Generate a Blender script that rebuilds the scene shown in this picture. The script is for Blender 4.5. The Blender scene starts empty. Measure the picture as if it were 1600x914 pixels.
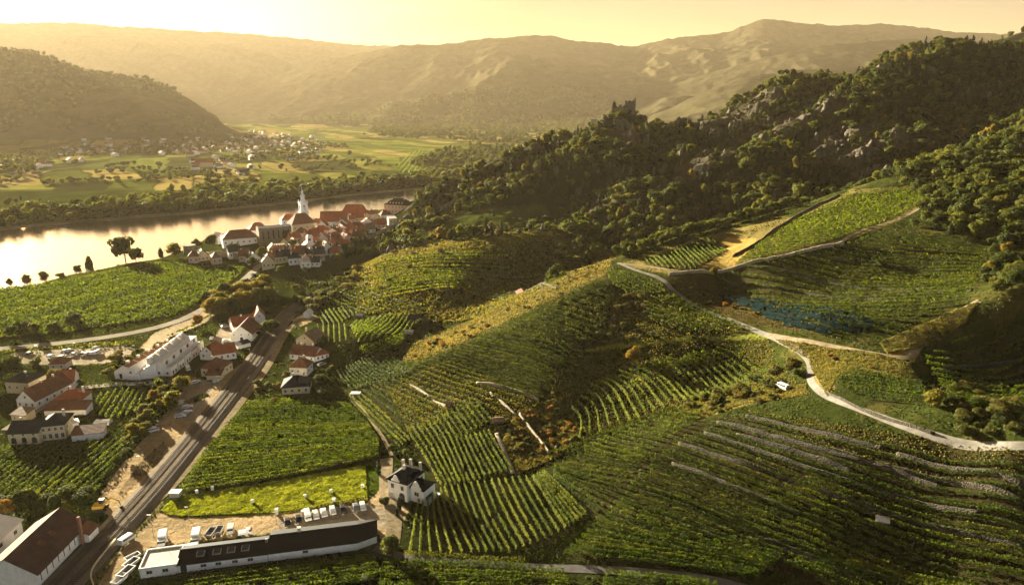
import bpy, math, random
import numpy as np

# ------------------------------------------------------------------ camera, sky, sun, exposure
S = bpy.context.scene
COL = S.collection
W0, H0, F0 = 1600.0, 914.0, 1067.0
PITCH = math.radians(15.3)
CAM_Z = 110.0
CT, ST = math.cos(PITCH), math.sin(PITCH)

cam_data = bpy.data.cameras.new("camera")
cam_data.sensor_width = 36.0
cam_data.lens = 36.0 * F0 / W0
cam_data.clip_start = 1.0
cam_data.clip_end = 60000.0
cam = bpy.data.objects.new("camera", cam_data)
COL.objects.link(cam)
cam.location = (0, 0, CAM_Z)
cam.rotation_euler = (math.pi / 2 - PITCH, 0, 0)
S.camera = cam

SUN_AZ = math.radians(-43.0)     # measured from +Y towards +X
SUN_EL = math.radians(10.5)
sun_dir = (math.sin(SUN_AZ) * math.cos(SUN_EL), math.cos(SUN_AZ) * math.cos(SUN_EL), math.sin(SUN_EL))

world = bpy.data.worlds.new("World")
S.world = world
world.use_nodes = True
wn, wl = world.node_tree.nodes, world.node_tree.links
for n in list(wn): wn.remove(n)
sky = wn.new('ShaderNodeTexSky')
sky.sky_type = 'NISHITA'
sky.sun_disc = False
sky.sun_elevation = SUN_EL
sky.sun_rotation = SUN_AZ
sky.altitude = 300
sky.air_density = 1.0
sky.dust_density = 4.0
sky.ozone_density = 1.0
tint = wn.new('ShaderNodeMix'); tint.data_type = 'RGBA'; tint.blend_type = 'MULTIPLY'
tint.inputs[0].default_value = 1.0
tint.inputs[7].default_value = (0.90, 0.70, 0.56, 1)
bg = wn.new('ShaderNodeBackground'); bg.inputs[1].default_value = 0.05
wo = wn.new('ShaderNodeOutputWorld')
wl.new(sky.outputs[0], tint.inputs[6])
# evening sky brightest low down, with light added opposite the sun to lift facades
geo = wn.new('ShaderNodeTexCoord'); sep = wn.new('ShaderNodeSeparateXYZ'); wl.new(geo.outputs['Generated'], sep.inputs[0])
def wramp(fac, stops):
    r = wn.new('ShaderNodeValToRGB'); e = r.color_ramp.elements
    while len(e) < len(stops): e.new(0.5)
    for k, (p, c) in enumerate(stops): e[k].position = p; e[k].color = (*c, 1)
    wl.new(fac, r.inputs[0]); return r.outputs[0]
def wmul(a, b):
    m = wn.new('ShaderNodeMix'); m.data_type = 'RGBA'; m.blend_type = 'MULTIPLY'; m.inputs[0].default_value = 1.0
    wl.new(a, m.inputs[6]); wl.new(b, m.inputs[7]); return m.outputs[2]
up_ = wramp(sep.outputs[2], [(0.0, (1, 1, 1)), (0.16, (1, 1, 1)), (0.42, (.30, .31, .32)), (1.0, (.12, .14, .17))])
dt = wn.new('ShaderNodeVectorMath'); dt.operation = 'DOT_PRODUCT'; dt.inputs[1].default_value = sun_dir; wl.new(geo.outputs['Generated'], dt.inputs[0])
mr = wn.new('ShaderNodeMapRange'); mr.inputs[1].default_value = -1; mr.inputs[2].default_value = 1; wl.new(dt.outputs['Value'], mr.inputs[0])
side = wramp(mr.outputs[0], [(0.0, (1.35, 1.55, 2.0)), (0.35, (.75, .85, 1.05)), (0.5, (.40, .44, .52)), (0.70, (.52, .50, .48)), (0.86, (.38, .298, .285)), (1.0, (.52, .50, .49))])
cl = wn.new('ShaderNodeTexNoise'); cl.inputs['Scale'].default_value = 2.2; cl.inputs['Detail'].default_value = 5
cm = wn.new('ShaderNodeMapping'); cm.inputs['Scale'].default_value = (1.0, 1.0, 9.0); wl.new(geo.outputs['Generated'], cm.inputs[0]); wl.new(cm.outputs[0], cl.inputs['Vector'])
cloud = wramp(cl.outputs[0], [(0.48, (1, 1, 1)), (0.62, (.93, .88, .82))])
skyc = wmul(wmul(wmul(tint.outputs[2], up_), side), cloud)
wl.new(skyc, bg.inputs[0])
wl.new(bg.outputs[0], wo.inputs[0])

sun_data = bpy.data.lights.new("sun", 'SUN')
sun_data.energy = 5.0
sun_data.angle = math.radians(0.6)
sun_data.color = (1.0, 0.90, 0.66)
sun = bpy.data.objects.new("sun", sun_data)
COL.objects.link(sun)
from mathutils import Vector, Matrix
sun.rotation_euler = Vector(sun_dir).to_track_quat('Z', 'Y').to_euler()

S.view_settings.view_transform = 'Standard'
S.view_settings.look = 'None'
S.view_settings.gamma = 1.0
S.view_settings.use_curve_mapping = False
S.view_settings.exposure = 3.0
cy = S.cycles
cy.use_denoising = True
try: cy.denoiser = 'OPENIMAGEDENOISE'
except Exception: pass
cy.use_adaptive_sampling = True
cy.adaptive_threshold = 0.02
cy.max_bounces = 5
cy.diffuse_bounces = 2
cy.glossy_bounces = 2
cy.transmission_bounces = 2
cy.volume_bounces = 0
cy.transparent_max_bounces = 6
cy.sample_clamp_indirect = 4.0
cy.caustics_reflective = False
cy.caustics_refractive = False

# ------------------------------------------------------------------ noise
rng = np.random.RandomState(7)
_LAT = rng.rand(256, 256)
def vnoise(x, y):
    xi = np.floor(x).astype(int); yi = np.floor(y).astype(int)
    fx = x - xi; fy = y - yi
    fx = fx * fx * (3 - 2 * fx); fy = fy * fy * (3 - 2 * fy)
    a = _LAT[xi & 255, yi & 255]; b = _LAT[(xi + 1) & 255, yi & 255]
    c = _LAT[xi & 255, (yi + 1) & 255]; d = _LAT[(xi + 1) & 255, (yi + 1) & 255]
    return (a * (1 - fx) + b * fx) * (1 - fy) + (c * (1 - fx) + d * fx) * fy
def fbm(x, y, octv=4, gain=0.5):
    s = 0; a = 1; t = 0
    for k in range(octv):
        s = s + a * vnoise(x * 2 ** k + 17.3 * k, y * 2 ** k + 9.1 * k); t += a; a *= gain
    return s / t
def ridged(x, y, octv=4):
    s = 0; a = 1; t = 0
    for k in range(octv):
        s = s + a * (1 - np.abs(2 * vnoise(x * 2 ** k + 31.7 * k, y * 2 ** k + 5.3 * k) - 1)); t += a; a *= 0.5
    return s / t
def sstep(x):
    x = np.clip(x, 0, 1); return x * x * (3 - 2 * x)

# ------------------------------------------------------------------ camera rays (used to survey where things stand on the ground)
def ray(px, py):
    u = (np.asarray(px, float) - W0 / 2) / F0; v = (H0 / 2 - np.asarray(py, float)) / F0
    return u, CT + v * ST, -ST + v * CT          # x, y, z
def at_y(px, py, Y):
    dx, dy, dz = ray(px, py); t = Y / dy
    return (dx * t, Y + 0 * t, CAM_Z + dz * t)
def at_z(px, py, z):
    dx, dy, dz = ray(px, py); t = (z - CAM_Z) / dz
    return (dx * t, dy * t, z + 0 * t)

# ------------------------------------------------------------------ height of the near land: control points (px, py, z) / (px, py, Y) / world
CP = []
def cz(*a):
    for px, py, z in a: CP.append(at_z(px, py, z))
def cY(*a):
    for px, py, Y in a: CP.append(at_y(px, py, Y))
def cw(*a):
    for p in a: CP.append(tuple(map(float, p)))
# flat valley floor
cz((0, 914, 0), (0, 800, 0), (0, 650, 0), (0, 550, 0), (0, 450, 0), (150, 914, 0), (200, 760, 0), (200, 600, 0), (200, 500, 0), (200, 430, 0),
   (350, 914, 0), (350, 800, 0), (350, 700, 0), (350, 600, 0), (350, 520, 0), (350, 450, 0), (380, 420, 0), (500, 900, 0), (500, 800, 0), (480, 720, 0),
   (500, 640, 0), (520, 560, 1), (450, 540, 0), (460, 490, 0), (600, 890, 0), (600, 800, 0), (600, 720, 1), (640, 770, 1), (560, 640, 1.5), (620, 914, 0), (760, 914, 1), (700, 870, .5), (850, 880, 2))
# town terrace and river bank
cz((300, 400, 1), (350, 400, 3), (430, 405, 5), (400, 370, 5), (480, 385, 8), (540, 380, 8), (560, 350, 7), (620, 330, 5), (500, 420, 3), (450, 440, 2), (520, 460, 3), (600, 355, 8))
cw((-700, 620, 0), (-600, 500, 0), (-350, 700, -1), (-250, 800, -1), (-120, 850, -1), (-50, 900, -1), (50, 930, -1), (150, 980, 0))
# slopes right of the railway (front of the tree-lined spur)
cz((640, 700, 2.5), (650, 640, 4), (620, 600, 3), (600, 560, 2), (760, 860, 2), (800, 740, 4), (900, 800, 4), (870, 705, 5), (780, 640, 8), (700, 600, 6), (640, 560, 4.5),
   (760, 560, 13), (850, 600, 13), (850, 540, 19), (880, 490, 24), (760, 520, 17), (700, 545, 11), (930, 440, 32))
# crest of the spur
cY((560, 520, 300), (620, 537, 298), (650, 528, 312), (700, 510, 326), (760, 485, 334), (800, 466, 338), (850, 440, 342), (900, 420, 348), (975, 395, 356), (1050, 370, 366), (1130, 350, 378),
   (1220, 325, 390), (1300, 300, 402), (1400, 270, 412), (1500, 240, 422), (1600, 207, 432), (1700, 175, 440))
# plateau with vineyards in front of the crest
cY((1000, 412, 330), (1080, 420, 305), (1120, 385, 338), (1240, 345, 356), (1420, 300, 372), (1180, 410, 296), (1290, 375, 310), (1400, 345, 325), (1480, 350, 310))
cz((1150, 450, 32), (1300, 450, 38), (1420, 430, 43), (1530, 400, 50), (1545, 450, 49), (1510, 490, 43), (1590, 440, 54), (1510, 572, 31), (1560, 560, 32), (1650, 555, 35), (1540, 620, 30), (1620, 625, 31), (1600, 505, 42), (1490, 600, 31), (1440, 575, 33.5), (1300, 510, 35), (1420, 560, 35), (1380, 530, 35), (1220, 525, 30), (1180, 500, 30), (1100, 470, 29),
   (1040, 440, 34), (970, 470, 28), (1000, 520, 22.5), (1080, 530, 23), (950, 560, 15.5), (1000, 600, 14), (920, 510, 22), (900, 560, 15.5), (1100, 590, 15), (1180, 570, 20), (1060, 640, 16.5), (920, 640, 9), (980, 655, 11), (900, 690, 7))
# near slope lower right
cz((1160, 632, 22), (1250, 610, 26), (1290, 600, 30), (1330, 635, 30), (1440, 660, 33), (1600, 697, 37), (1000, 700, 13), (1100, 720, 15), (1200, 760, 15), (1300, 720, 21), (1400, 760, 20), (1500, 740, 26), (1600, 780, 26),
   (950, 800, 6), (1050, 850, 6), (1200, 860, 8), (1350, 860, 10.5), (1500, 860, 14), (1600, 914, 14), (1300, 914, 7), (1100, 914, 4), (950, 900, 2.5))
# knoll between spur and castle hill, hidden side included
cz((560, 480, 4), (540, 440, 3), (600, 450, 8), (700, 450, 11), (640, 480, 5.5), (700, 490, 5), (760, 470, 6), (800, 455, 8), (830, 420, 13))
cY((560, 412, 470), (600, 398, 466), (640, 386, 464), (690, 376, 462), (740, 370, 460), (800, 366, 458), (870, 362, 456), (900, 380, 440), (920, 395, 425))
cw((-60, 505, 8), (-20, 505, 10), (30, 505, 14), (60, 500, 17))
cw((90, 440, 20), (130, 450, 30), (170, 455, 38), (220, 465, 50), (280, 480, 66), (350, 500, 84), (60, 400, 12), (10, 385, 8))
# second rocky ridge
cY((880, 366, 500), (940, 338, 512), (1000, 312, 522), (1070, 280, 540), (1150, 238, 560), (1220, 208, 580), (1290, 165, 600), (1350, 125, 625), (1400, 102, 650), (1450, 75, 680), (1520, 76, 700), (1600, 80, 720), (1750, 60, 720))
cY((1300, 240, 520), (1400, 210, 530), (1500, 200, 560), (1200, 290, 480), (1600, 150, 600), (1600, 190, 510))
# ravine behind it
cw((120, 570, 38), (170, 590, 55), (220, 620, 72), (270, 650, 95), (320, 690, 120))
# castle ridge crest
cY((590, 352, 640), (640, 322, 645), (690, 296, 650), (730, 278, 656), (770, 262, 662), (810, 244, 670), (850, 228, 680), (890, 219, 686), (925, 214, 690), (955, 203, 698), (985, 196, 702), (1010, 205, 704), (1050, 203, 712), (1090, 200, 716),
   (1115, 186, 724), (1160, 160, 735), (1220, 122, 750), (1270, 118, 755), (1300, 120, 750), (1360, 106, 740), (1400, 92, 720))
# castle hill, face towards the camera
cz((600, 385, 6), (700, 365, 12), (800, 345, 20), (860, 350, 17), (700, 330, 20), (800, 300, 38), (900, 310, 35), (900, 260, 60), (980, 250, 66), (1000, 280, 52), (1060, 240, 72), (640, 360, 9))
# behind the castle ridge
cw((-40, 760, 8), (40, 800, 10), (120, 850, 15), (200, 880, 30), (300, 900, 60), (450, 950, 110), (-80, 850, 0), (50, 950, 0), (200, 1050, 0), (400, 1150, 30), (700, 1150, 80),
   (600, 700, 150), (700, 500, 130), (500, 450, 110), (400, 350, 85), (330, 250, 62), (250, 150, 40), (200, 80, 22), (120, 60, 8), (0, 60, 0), (-150, 60, 0), (0, 110, 0))
CP = np.array(CP)

def rbf_fit(P, c=9.0, lam=1.5):
    # P columns X, Y, z ; linear-ish multiquadric plus plane
    XY = P[:, :2]; n = len(P)
    d = np.sqrt(((XY[:, None] - XY[None]) ** 2).sum(-1) + c * c)
    A = np.zeros((n + 3, n + 3)); A[:n, :n] = -d + lam * 0
    A[:n, :n] += np.eye(n) * lam
    A[:n, n:] = np.c_[np.ones(n), XY / 100]; A[n:, :n] = A[:n, n:].T
    b = np.r_[P[:, 2], 0, 0, 0]
    w = np.linalg.solve(A, b)
    return XY, w, c
_RB = rbf_fit(CP)
def rbf_eval(X, Y):
    XY, w, c = _RB; n = len(XY)
    out = np.full(X.shape, w[n]) + w[n + 1] * X / 100 + w[n + 2] * Y / 100
    for k in range(n):
        out -= w[k] * np.sqrt((X - XY[k, 0]) ** 2 + (Y - XY[k, 1]) ** 2 + c * c)
    return out

# river banks as bearings: X/Y -> Y
def bearing(px, py):
    x, y, z = at_z(px, py, 0.0); return x / y, y
NB = sorted(bearing(*p) for p in [(-900, 560), (-300, 490), (-60, 457), (0, 447), (60, 437), (130, 421), (180, 411), (250, 398), (300, 386), (330, 366), (400, 352), (450, 346), (560, 332), (620, 322), (680, 299), (740, 288), (900, 276), (1600, 250)])
FB = sorted(bearing(*p) for p in [(-900, 430), (-300, 385), (0, 358), (75, 350), (180, 342), (300, 332), (400, 322), (470, 315), (560, 303), (640, 296), (700, 291), (760, 284), (900, 270), (1600, 235)])
NBu, NBy = np.array(NB).T; FBu, FBy = np.array(FB).T

# far ranges: crest (px, py), distance of the crest, widths of front and back slopes
RANGES = dict(
    left_hill=([(-700, 10), (-400, 40), (-200, 70), (0, 78), (40, 80), (80, 90), (130, 110), (180, 118), (230, 124), (270, 143), (300, 158), (340, 185), (352, 198), (375, 208), (420, 214)], 2900, 900, 900, 0.10),
    left_range=([(-700, 60), (-300, 30), (0, 35), (60, 35), (120, 36), (180, 41), (290, 48), (400, 54), (500, 64), (560, 71), (610, 72), (700, 90), (800, 130), (900, 170)], 8600, 3200, 1500, 0.16),
    left_spur=([(60, 150), (180, 115), (270, 84), (340, 67), (410, 82), (480, 110), (540, 140), (600, 170)], 7400, 1700, 1200, 0.18),
    centre_range=([(300, 180), (340, 155), (380, 137), (450, 112), (540, 90), (620, 71), (700, 69), (760, 61), (830, 55), (860, 56), (900, 65), (930, 66), (990, 74), (1040, 61), (1130, 52), (1160, 42), (1195, 29), (1240, 34),
                   (1300, 40), (1380, 36), (1430, 42), (1500, 51), (1600, 54), (1800, 40), (2200, 60)], 6300, 2700, 1500, 0.13),
    low_spur=([(820, 194), (870, 182), (930, 168), (1000, 150), (1080, 122), (1130, 108), (1200, 88), (1290, 70), (1400, 60), (1500, 62), (1600, 70), (1800, 60), (2200, 60)], 4400, 1500, 1100, 0.12),
    near_spur=([(950, 200), (1000, 188), (1050, 168), (1110, 140), (1160, 122), (1230, 110), (1300, 108), (1400, 100), (1600, 90), (2200, 80)], 3200, 1000, 900, 0.12),
    right_knob=([(1490, 120), (1530, 84), (1560, 64), (1590, 52), (1640, 40), (1750, 25), (2200, 20)], 1350, 330, 330, 0.2))

NU, NY = 1000, 1150
UC = np.linspace(-1.12, 1.2, NU)
LY = np.linspace(math.log(52.0), math.log(13000.0), NY)
YG = np.exp(LY)
UU, YY = np.meshgrid(UC, YG)
XX = UU * YY
near = rbf_eval(XX, np.minimum(YY, 1500.0))
wn_ = sstep((1350 - YY) / 350.0)
Z = near * wn_
Z = np.where(Z > 0, np.sqrt(Z * Z + 1.0) - 1.0, 0.0) * 1.0
zr = Z.copy()
hillmask = sstep((zr - 2.0) / 8.0)
massif = sstep((YY - 430) / 60.0) * hillmask
# rocky relief on the castle hill and behind
rk = ridged(XX / 62.0 + 3, YY / 62.0, 5)
Z = Z + massif * ((rk - 0.62) * 24.0 + (fbm(XX / 16, YY / 16, 3) - .5) * 5) * np.clip(zr / 40, 0.25, 1.0)
# gentle undulation on the near slopes
Z = Z + hillmask * (1 - massif) * ((fbm(XX / 30, YY / 30, 4) - .5) * 3.0)
kx, ky, kz_ = at_y(975, 197, 698)
Z = Z + 11 * np.exp(-((XX - kx) ** 2 + (YY - ky) ** 2) / (2 * 13.0 ** 2)) + 6 * np.exp(-((XX - kx) ** 2 + (YY - ky) ** 2) / (2 * 34.0 ** 2))
Z = np.maximum(Z, 0)
# river bed
yn = np.interp(UU, NBu, NBy); yf = np.interp(UU, FBu, FBy)
slant = 1.0 / np.sqrt(1 + UU ** 2)
dn = (YY - yn) * 0.6; df = (yf - YY) * 0.6
inr = np.minimum(dn, df) + (fbm(XX / 25, YY / 25, 3) - .5) * 8
Zr = -5.0 * sstep(inr / 14.0 + 0.5)
Z = np.where(YY > 300, np.where(Z < 4, Z * (1 - sstep(inr / 14 + .8)) + Zr, Z), Z)
# the plain beyond: low swells
Z = Z + sstep((YY - 1300) / 500.0) * (fbm(XX / 500, YY / 500, 3) - .4) * 6
RIDGE_Z = {}
for k, (cr, Yc, wf, wb, na) in RANGES.items():
    us, zs = [], []
    for px, py in cr:
        x, y, z = at_y(px, py, Yc); us.append(x / y); zs.append(z)
    us = np.array(us); zs = np.array(zs)
    h = np.interp(UC, us, zs, left=(zs[0] if us[0] < -1 else -60), right=(zs[-1] if us[-1] > 1.0 else -60))
    lo, hi = us[0], us[-1]
    fade = sstep((UC - lo + .03) / .04) if lo > -1 else 1.0
    fade = fade * (sstep((hi + .04 - UC) / .05) if hi < 1.0 else 1.0)
    ker = np.hanning(13); ker /= ker.sum()
    h = np.convolve(np.pad(h, 6, mode='edge'), ker, 'valid') * fade
    t = (YY - Yc)
    # spurs run down from the crest
    sc_ = wf / 2.6
    nz = ridged(XX / sc_ + Yc, YY / (sc_ * 1.6) + 7, 5)
    prof = np.where(t < 0, 1 - np.abs(t) / wf, 1 - t / wb)
    prof = np.clip(prof, 0, 1)
    away = sstep(np.abs(t) / (0.5 * wf))
    pr = prof ** (1.25) + (nz - .62) * 2.2 * na * 2.0 * np.clip(prof * 3, 0, 1) * away
    fine = ((fbm(XX / 48, YY / 70, 4) - .5) * 20 + (ridged(XX / 230 + 9, YY / 330, 4) - .6) * 14) * np.clip(prof * 4, 0, 1) * (Yc / 6000.0)
    zz = h[None, :] * pr + fine
    zz = np.where(prof <= 0, -100, zz)
    RIDGE_Z[k] = zz
    Z = np.maximum(Z, zz)
Z = np.maximum(Z, -6)

def ground(X, Y):
    X = np.asarray(X, float); Y = np.asarray(Y, float)
    a = np.clip((X / Y - UC[0]) / (UC[1] - UC[0]), 0, NU - 1.001); b = np.clip((np.log(Y) - LY[0]) / (LY[1] - LY[0]), 0, NY - 1.001)
    i = a.astype(int); j = b.astype(int); fa = a - i; fb = b - j
    return (Z[j, i] * (1 - fa) + Z[j, i + 1] * fa) * (1 - fb) + (Z[j + 1, i] * (1 - fa) + Z[j + 1, i + 1] * fa) * fb
def hit(px, py):
    dx, dy, dz = ray(px, py)
    uc = float(dx / dy); sl = float(dz / dy)
    a = min(max((uc - UC[0]) / (UC[1] - UC[0]), 0), NU - 1.001); i = int(a); fa = a - i
    zc = Z[:, i] * (1 - fa) + Z[:, i + 1] * fa
    rz = CAM_Z + YG * sl
    below = np.nonzero(rz <= zc)[0]
    if len(below) == 0: k = NY - 1; Y = YG[-1]
    else:
        k = below[0]
        if k == 0: Y = YG[0]
        else:
            g0 = rz[k - 1] - zc[k - 1]; g1 = zc[k] - rz[k]
            Y = YG[k - 1] + (YG[k] - YG[k - 1]) * g0 / (g0 + g1 + 1e-9)
    X = uc * Y
    return X, Y, float(ground(X, Y))
def hits(pts): return np.array([hit(*p) for p in pts])

def to_px(X, Y, Zv):
    dz = np.asarray(Zv) - CAM_Z
    dep = Y * CT - dz * ST; up = Y * ST + dz * CT
    return W0 / 2 + F0 * X / dep, H0 / 2 - F0 * up / dep
PXX, PYY = to_px(XX, YY, Z)
def inpoly(px, py, poly):
    poly = np.asarray(poly, float); r = np.zeros(np.shape(px), bool)
    x1, y1 = poly[-1]
    for x2, y2 in poly:
        c = ((y1 > py) != (y2 > py))
        with np.errstate(divide='ignore', invalid='ignore'):
            xi = (x2 - x1) * (py - y1) / (y2 - y1 + 1e-12) + x1
        r ^= c & (px < xi); x1, y1 = x2, y2
    return r

# ------------------------------------------------------------------ mesh and material helpers
def mesh_from(name, verts, faces, mat=None, smooth=False):
    me = bpy.data.meshes.new(name)
    verts = np.asarray(verts, np.float32); 
    if isinstance(faces, np.ndarray):
        nf, k = faces.shape
        me.vertices.add(len(verts)); me.vertices.foreach_set('co', verts.ravel())
        me.loops.add(nf * k); me.loops.foreach_set('vertex_index', faces.astype(np.int32).ravel())
        me.polygons.add(nf); me.polygons.foreach_set('loop_start', np.arange(0, nf * k, k, dtype=np.int32))
        me.update(calc_edges=True)
    else:
        me.from_pydata([tuple(map(float, v)) for v in verts], [], [tuple(f) for f in faces]); me.update()
    if smooth:
        me.polygons.foreach_set('use_smooth', np.ones(len(me.polygons), bool))
    if mat is not None:
        if isinstance(mat, (list, tuple)):
            for m in mat: me.materials.append(m)
        else: me.materials.append(mat)
    return me
def link(name, me, parent=None, loc=None, rz=None):
    o = bpy.data.objects.new(name, me); COL.objects.link(o)
    if parent is not None: o.parent = parent
    if loc is not None: o.location = loc
    if rz is not None: o.rotation_euler = (0, 0, rz)
    return o
def tag(o, label=None, cat=None, group=None, kind=None):
    if label: o['label'] = label
    if cat: o['category'] = cat
    if group: o['group'] = group
    if kind: o['kind'] = kind
    return o
def empty(name, loc, rz=0.0, label=None, cat=None, group=None):
    o = bpy.data.objects.new(name, None); COL.objects.link(o)
    o.location = loc; o.rotation_euler = (0, 0, rz); o.empty_display_size = 0.5
    return tag(o, label, cat, group)

class NT:
    def __init__(s, name):
        s.m = bpy.data.materials.new(name); s.m.use_nodes = True
        s.t = s.m.node_tree; s.n = s.t.nodes; s.l = s.t.links
        for x in list(s.n): s.n.remove(x)
        s.out = s.n.new('ShaderNodeOutputMaterial')
    def new(s, k, **kw):
        x = s.n.new(k)
        for a, b in kw.items(): setattr(x, a, b)
        return x
    def noise(s, scale, detail=3, rough=.55, vec=None):
        x = s.n.new('ShaderNodeTexNoise'); x.inputs['Scale'].default_value = scale; x.inputs['Detail'].default_value = detail; x.inputs['Roughness'].default_value = rough
        if vec is None:
            g = s.n.new('ShaderNodeNewGeometry'); vec = g.outputs['Position']
        s.l.new(vec, x.inputs['Vector']); return x
    def ramp(s, fac, stops):
        r = s.n.new('ShaderNodeValToRGB'); e = r.color_ramp.elements
        while len(e) < len(stops): e.new(0.5)
        for k, (p, c) in enumerate(stops): e[k].position = p; e[k].color = (*c, 1)
        s.l.new(fac, r.inputs[0]); return r.outputs[0]
    def mix(s, a, b, fac, mode='MIX'):
        x = s.n.new('ShaderNodeMix'); x.data_type = 'RGBA'; x.blend_type = mode
        for sock, v in ((x.inputs[0], fac), (x.inputs[6], a), (x.inputs[7], b)):
            if isinstance(v, bpy.types.NodeSocket): s.l.new(v, sock)
            elif isinstance(v, (tuple, list)): sock.default_value = (*v[:3], 1)
            else: sock.default_value = v
        return x.outputs[2]
    def bsdf(s, color, rough=.8, spec=.2, bump=None, bump_d=.1, metal=0):
        p = s.n.new('ShaderNodeBsdfPrincipled')
        if isinstance(color, bpy.types.NodeSocket): s.l.new(color, p.inputs['Base Color'])
        else: p.inputs['Base Color'].default_value = (*color[:3], 1)
        p.inputs['Roughness'].default_value = rough
        p.inputs['Specular IOR Level'].default_value = spec
        p.inputs['Metallic'].default_value = metal
        if bump is not None:
            b = s.n.new('ShaderNodeBump'); b.inputs['Distance'].default_value = bump_d; b.inputs['Strength'].default_value = 1
            s.l.new(bump, b.inputs['Height']); s.l.new(b.outputs[0], p.inputs['Normal'])
        return p
    def done(s, sh):
        s.l.new(sh.outputs[0] if not isinstance(sh, bpy.types.NodeSocket) else sh, s.out.inputs[0]); return s.m

_MC = {}
def simple(name, col, rough=.8, spec=.2, var=.25, scale=1.0, metal=0, bump=0.0):
    """plain paint / plaster / metal with procedural weathering"""
    if name in _MC: return _MC[name]
    t = NT(name)
    tc = t.new('ShaderNodeTexCoord')
    n = t.noise(scale, 4, .6, tc.outputs['Object'])
    dark = tuple(c * (1 - var) for c in col); lite = tuple(min(1, c * (1 + var * .6)) for c in col)
    c = t.ramp(n.outputs[0], [(.3, dark), (.7, lite)])
    p = t.bsdf(c, rough, spec, n.outputs[0] if bump else None, bump or .1, metal)
    _MC[name] = t.done(p); return _MC[name]
# ------------------------------------------------------------------ the land sheet
ALB = np.zeros(XX.shape + (3,))
C_FIELD = (.050, .064, .018); C_GRASS = (.055, .072, .018); C_MEADOW = (.15, .19, .025); C_DRY = (.22, .17, .068); C_SOIL = (.055, .048, .024)
C_FOREST = (.022, .028, .011); C_ROCK = (.115, .10, .08); C_GRAVEL = (.42, .36, .29); C_DARKG = (.030, .042, .012)
def paint(mask, c, w=1.0):
    m = np.clip(np.asarray(mask, float) * w, 0, 1)[..., None]
    ALB[:] = ALB * (1 - m) + np.array(c) * m
n1 = fbm(XX / 40, YY / 40, 4); n2 = fbm(XX / 9, YY / 9, 3); n3 = fbm(XX / 300 + 5, YY / 300, 3)
ALB[:] = C_GRASS
paint(sstep((n1 - .45) * 6), C_DARKG, .6)
paint(hillmask * sstep((n2 - .5) * 8), C_DRY, .22)
paint(massif, C_FOREST)
# plain beyond the river: patchwork of strips
far = sstep((YY - 900) / 60.0) * (YY < 5200)
ang = 0.5
sx = (XX * math.cos(ang) + YY * math.sin(ang)); sy = (-XX * math.sin(ang) + YY * math.cos(ang))
warp = (fbm(XX / 260, YY / 260, 3) - .5) * 120
cell = _LAT[(np.floor((sx + warp) / 55).astype(int)) & 255, (np.floor((sy + warp) / 240).astype(int)) & 255]
paint(far, (.085, .105, .03)); paint(far * (cell > .45), (.13, .155, .035)); paint(far * (cell > .66), (.19, .19, .05)); paint(far * (cell > .84), (.26, .21, .08)); paint(far * (cell < .14), (.05, .055, .02))
paint(far * (np.abs(((sx + warp) / 55) % 1 - .5) > .465), (.035, .042, .015), .7)
hz = np.maximum.reduce([RIDGE_Z[k] for k in RANGES])
onrange = (hz >= Z - .5) & (hz > 12)
paint(onrange, (.060, .055, .034))
paint(onrange * sstep((fbm(XX / 420, YY / 420, 4) - .56) * 12), (.075, .068, .04))
paint(onrange * (YY < 3300) * sstep((fbm(XX / 90, YY / 150, 4) - .52) * 10) * (Z < 190), (.07, .064, .036))
ZONES = []
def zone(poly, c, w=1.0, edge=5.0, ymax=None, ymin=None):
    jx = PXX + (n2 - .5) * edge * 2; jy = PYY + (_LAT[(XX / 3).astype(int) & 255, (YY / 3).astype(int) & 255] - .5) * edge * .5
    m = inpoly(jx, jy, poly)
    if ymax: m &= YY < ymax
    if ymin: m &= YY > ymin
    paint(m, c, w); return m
zone([(-60, 455), (60, 442), (130, 425), (250, 404), (300, 400), (395, 415), (385, 432), (330, 470), (270, 500), (100, 528), (-60, 540)], (.075, .092, .020), 1, 3, 700, 280)
zone([(270, 420), (395, 414), (385, 432), (340, 465), (290, 450)], (.12, .125, .028), .7, 4, 700, 280)
zone([(250, 797), (272, 776), (420, 753), (560, 727), (572, 727), (575, 783), (430, 803), (285, 810), (262, 806)], C_MEADOW, 1, 2)
zone([(569, 724), (592, 717), (600, 760), (576, 777)], (.09, .14, .02), 1, 1)
zone([(628, 562), (650, 535), (700, 514), (760, 490), (830, 460), (880, 432), (930, 408), (968, 396), (950, 428), (890, 457), (840, 480), (760, 517), (700, 548), (650, 564)], (.15, .125, .045), .7, 6, 420)
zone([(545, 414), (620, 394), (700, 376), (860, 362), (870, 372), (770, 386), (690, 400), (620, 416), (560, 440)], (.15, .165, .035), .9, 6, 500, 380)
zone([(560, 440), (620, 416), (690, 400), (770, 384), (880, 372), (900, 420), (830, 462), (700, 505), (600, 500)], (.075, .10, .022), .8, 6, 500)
zone([(975, 411), (1110, 366), (1240, 338), (1330, 296), (1440, 290), (1458, 312), (1405, 345), (1300, 384), (1150, 420), (1060, 430), (1000, 421)], (.17, .145, .055), 1, 4, 440)
zone([(1085, 415), (1135, 372), (1185, 372), (1170, 395), (1140, 418)], (.33, .24, .08), .9, 4, 440)
zone([(1210, 530), (1300, 545), (1420, 568), (1445, 605), (1380, 590), (1310, 585), (1292, 620), (1270, 600), (1262, 560)], C_DRY, .75, 6)
zone([(1375, 535), (1420, 515), (1480, 490), (1530, 470), (1505, 503), (1440, 545), (1430, 565), (1385, 552)], (.27, .20, .075), .9, 5)
zone([(785, 690), (805, 645), (890, 618), (908, 680), (870, 715), (810, 742)], (.15, .085, .035), .9, 6)
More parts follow.
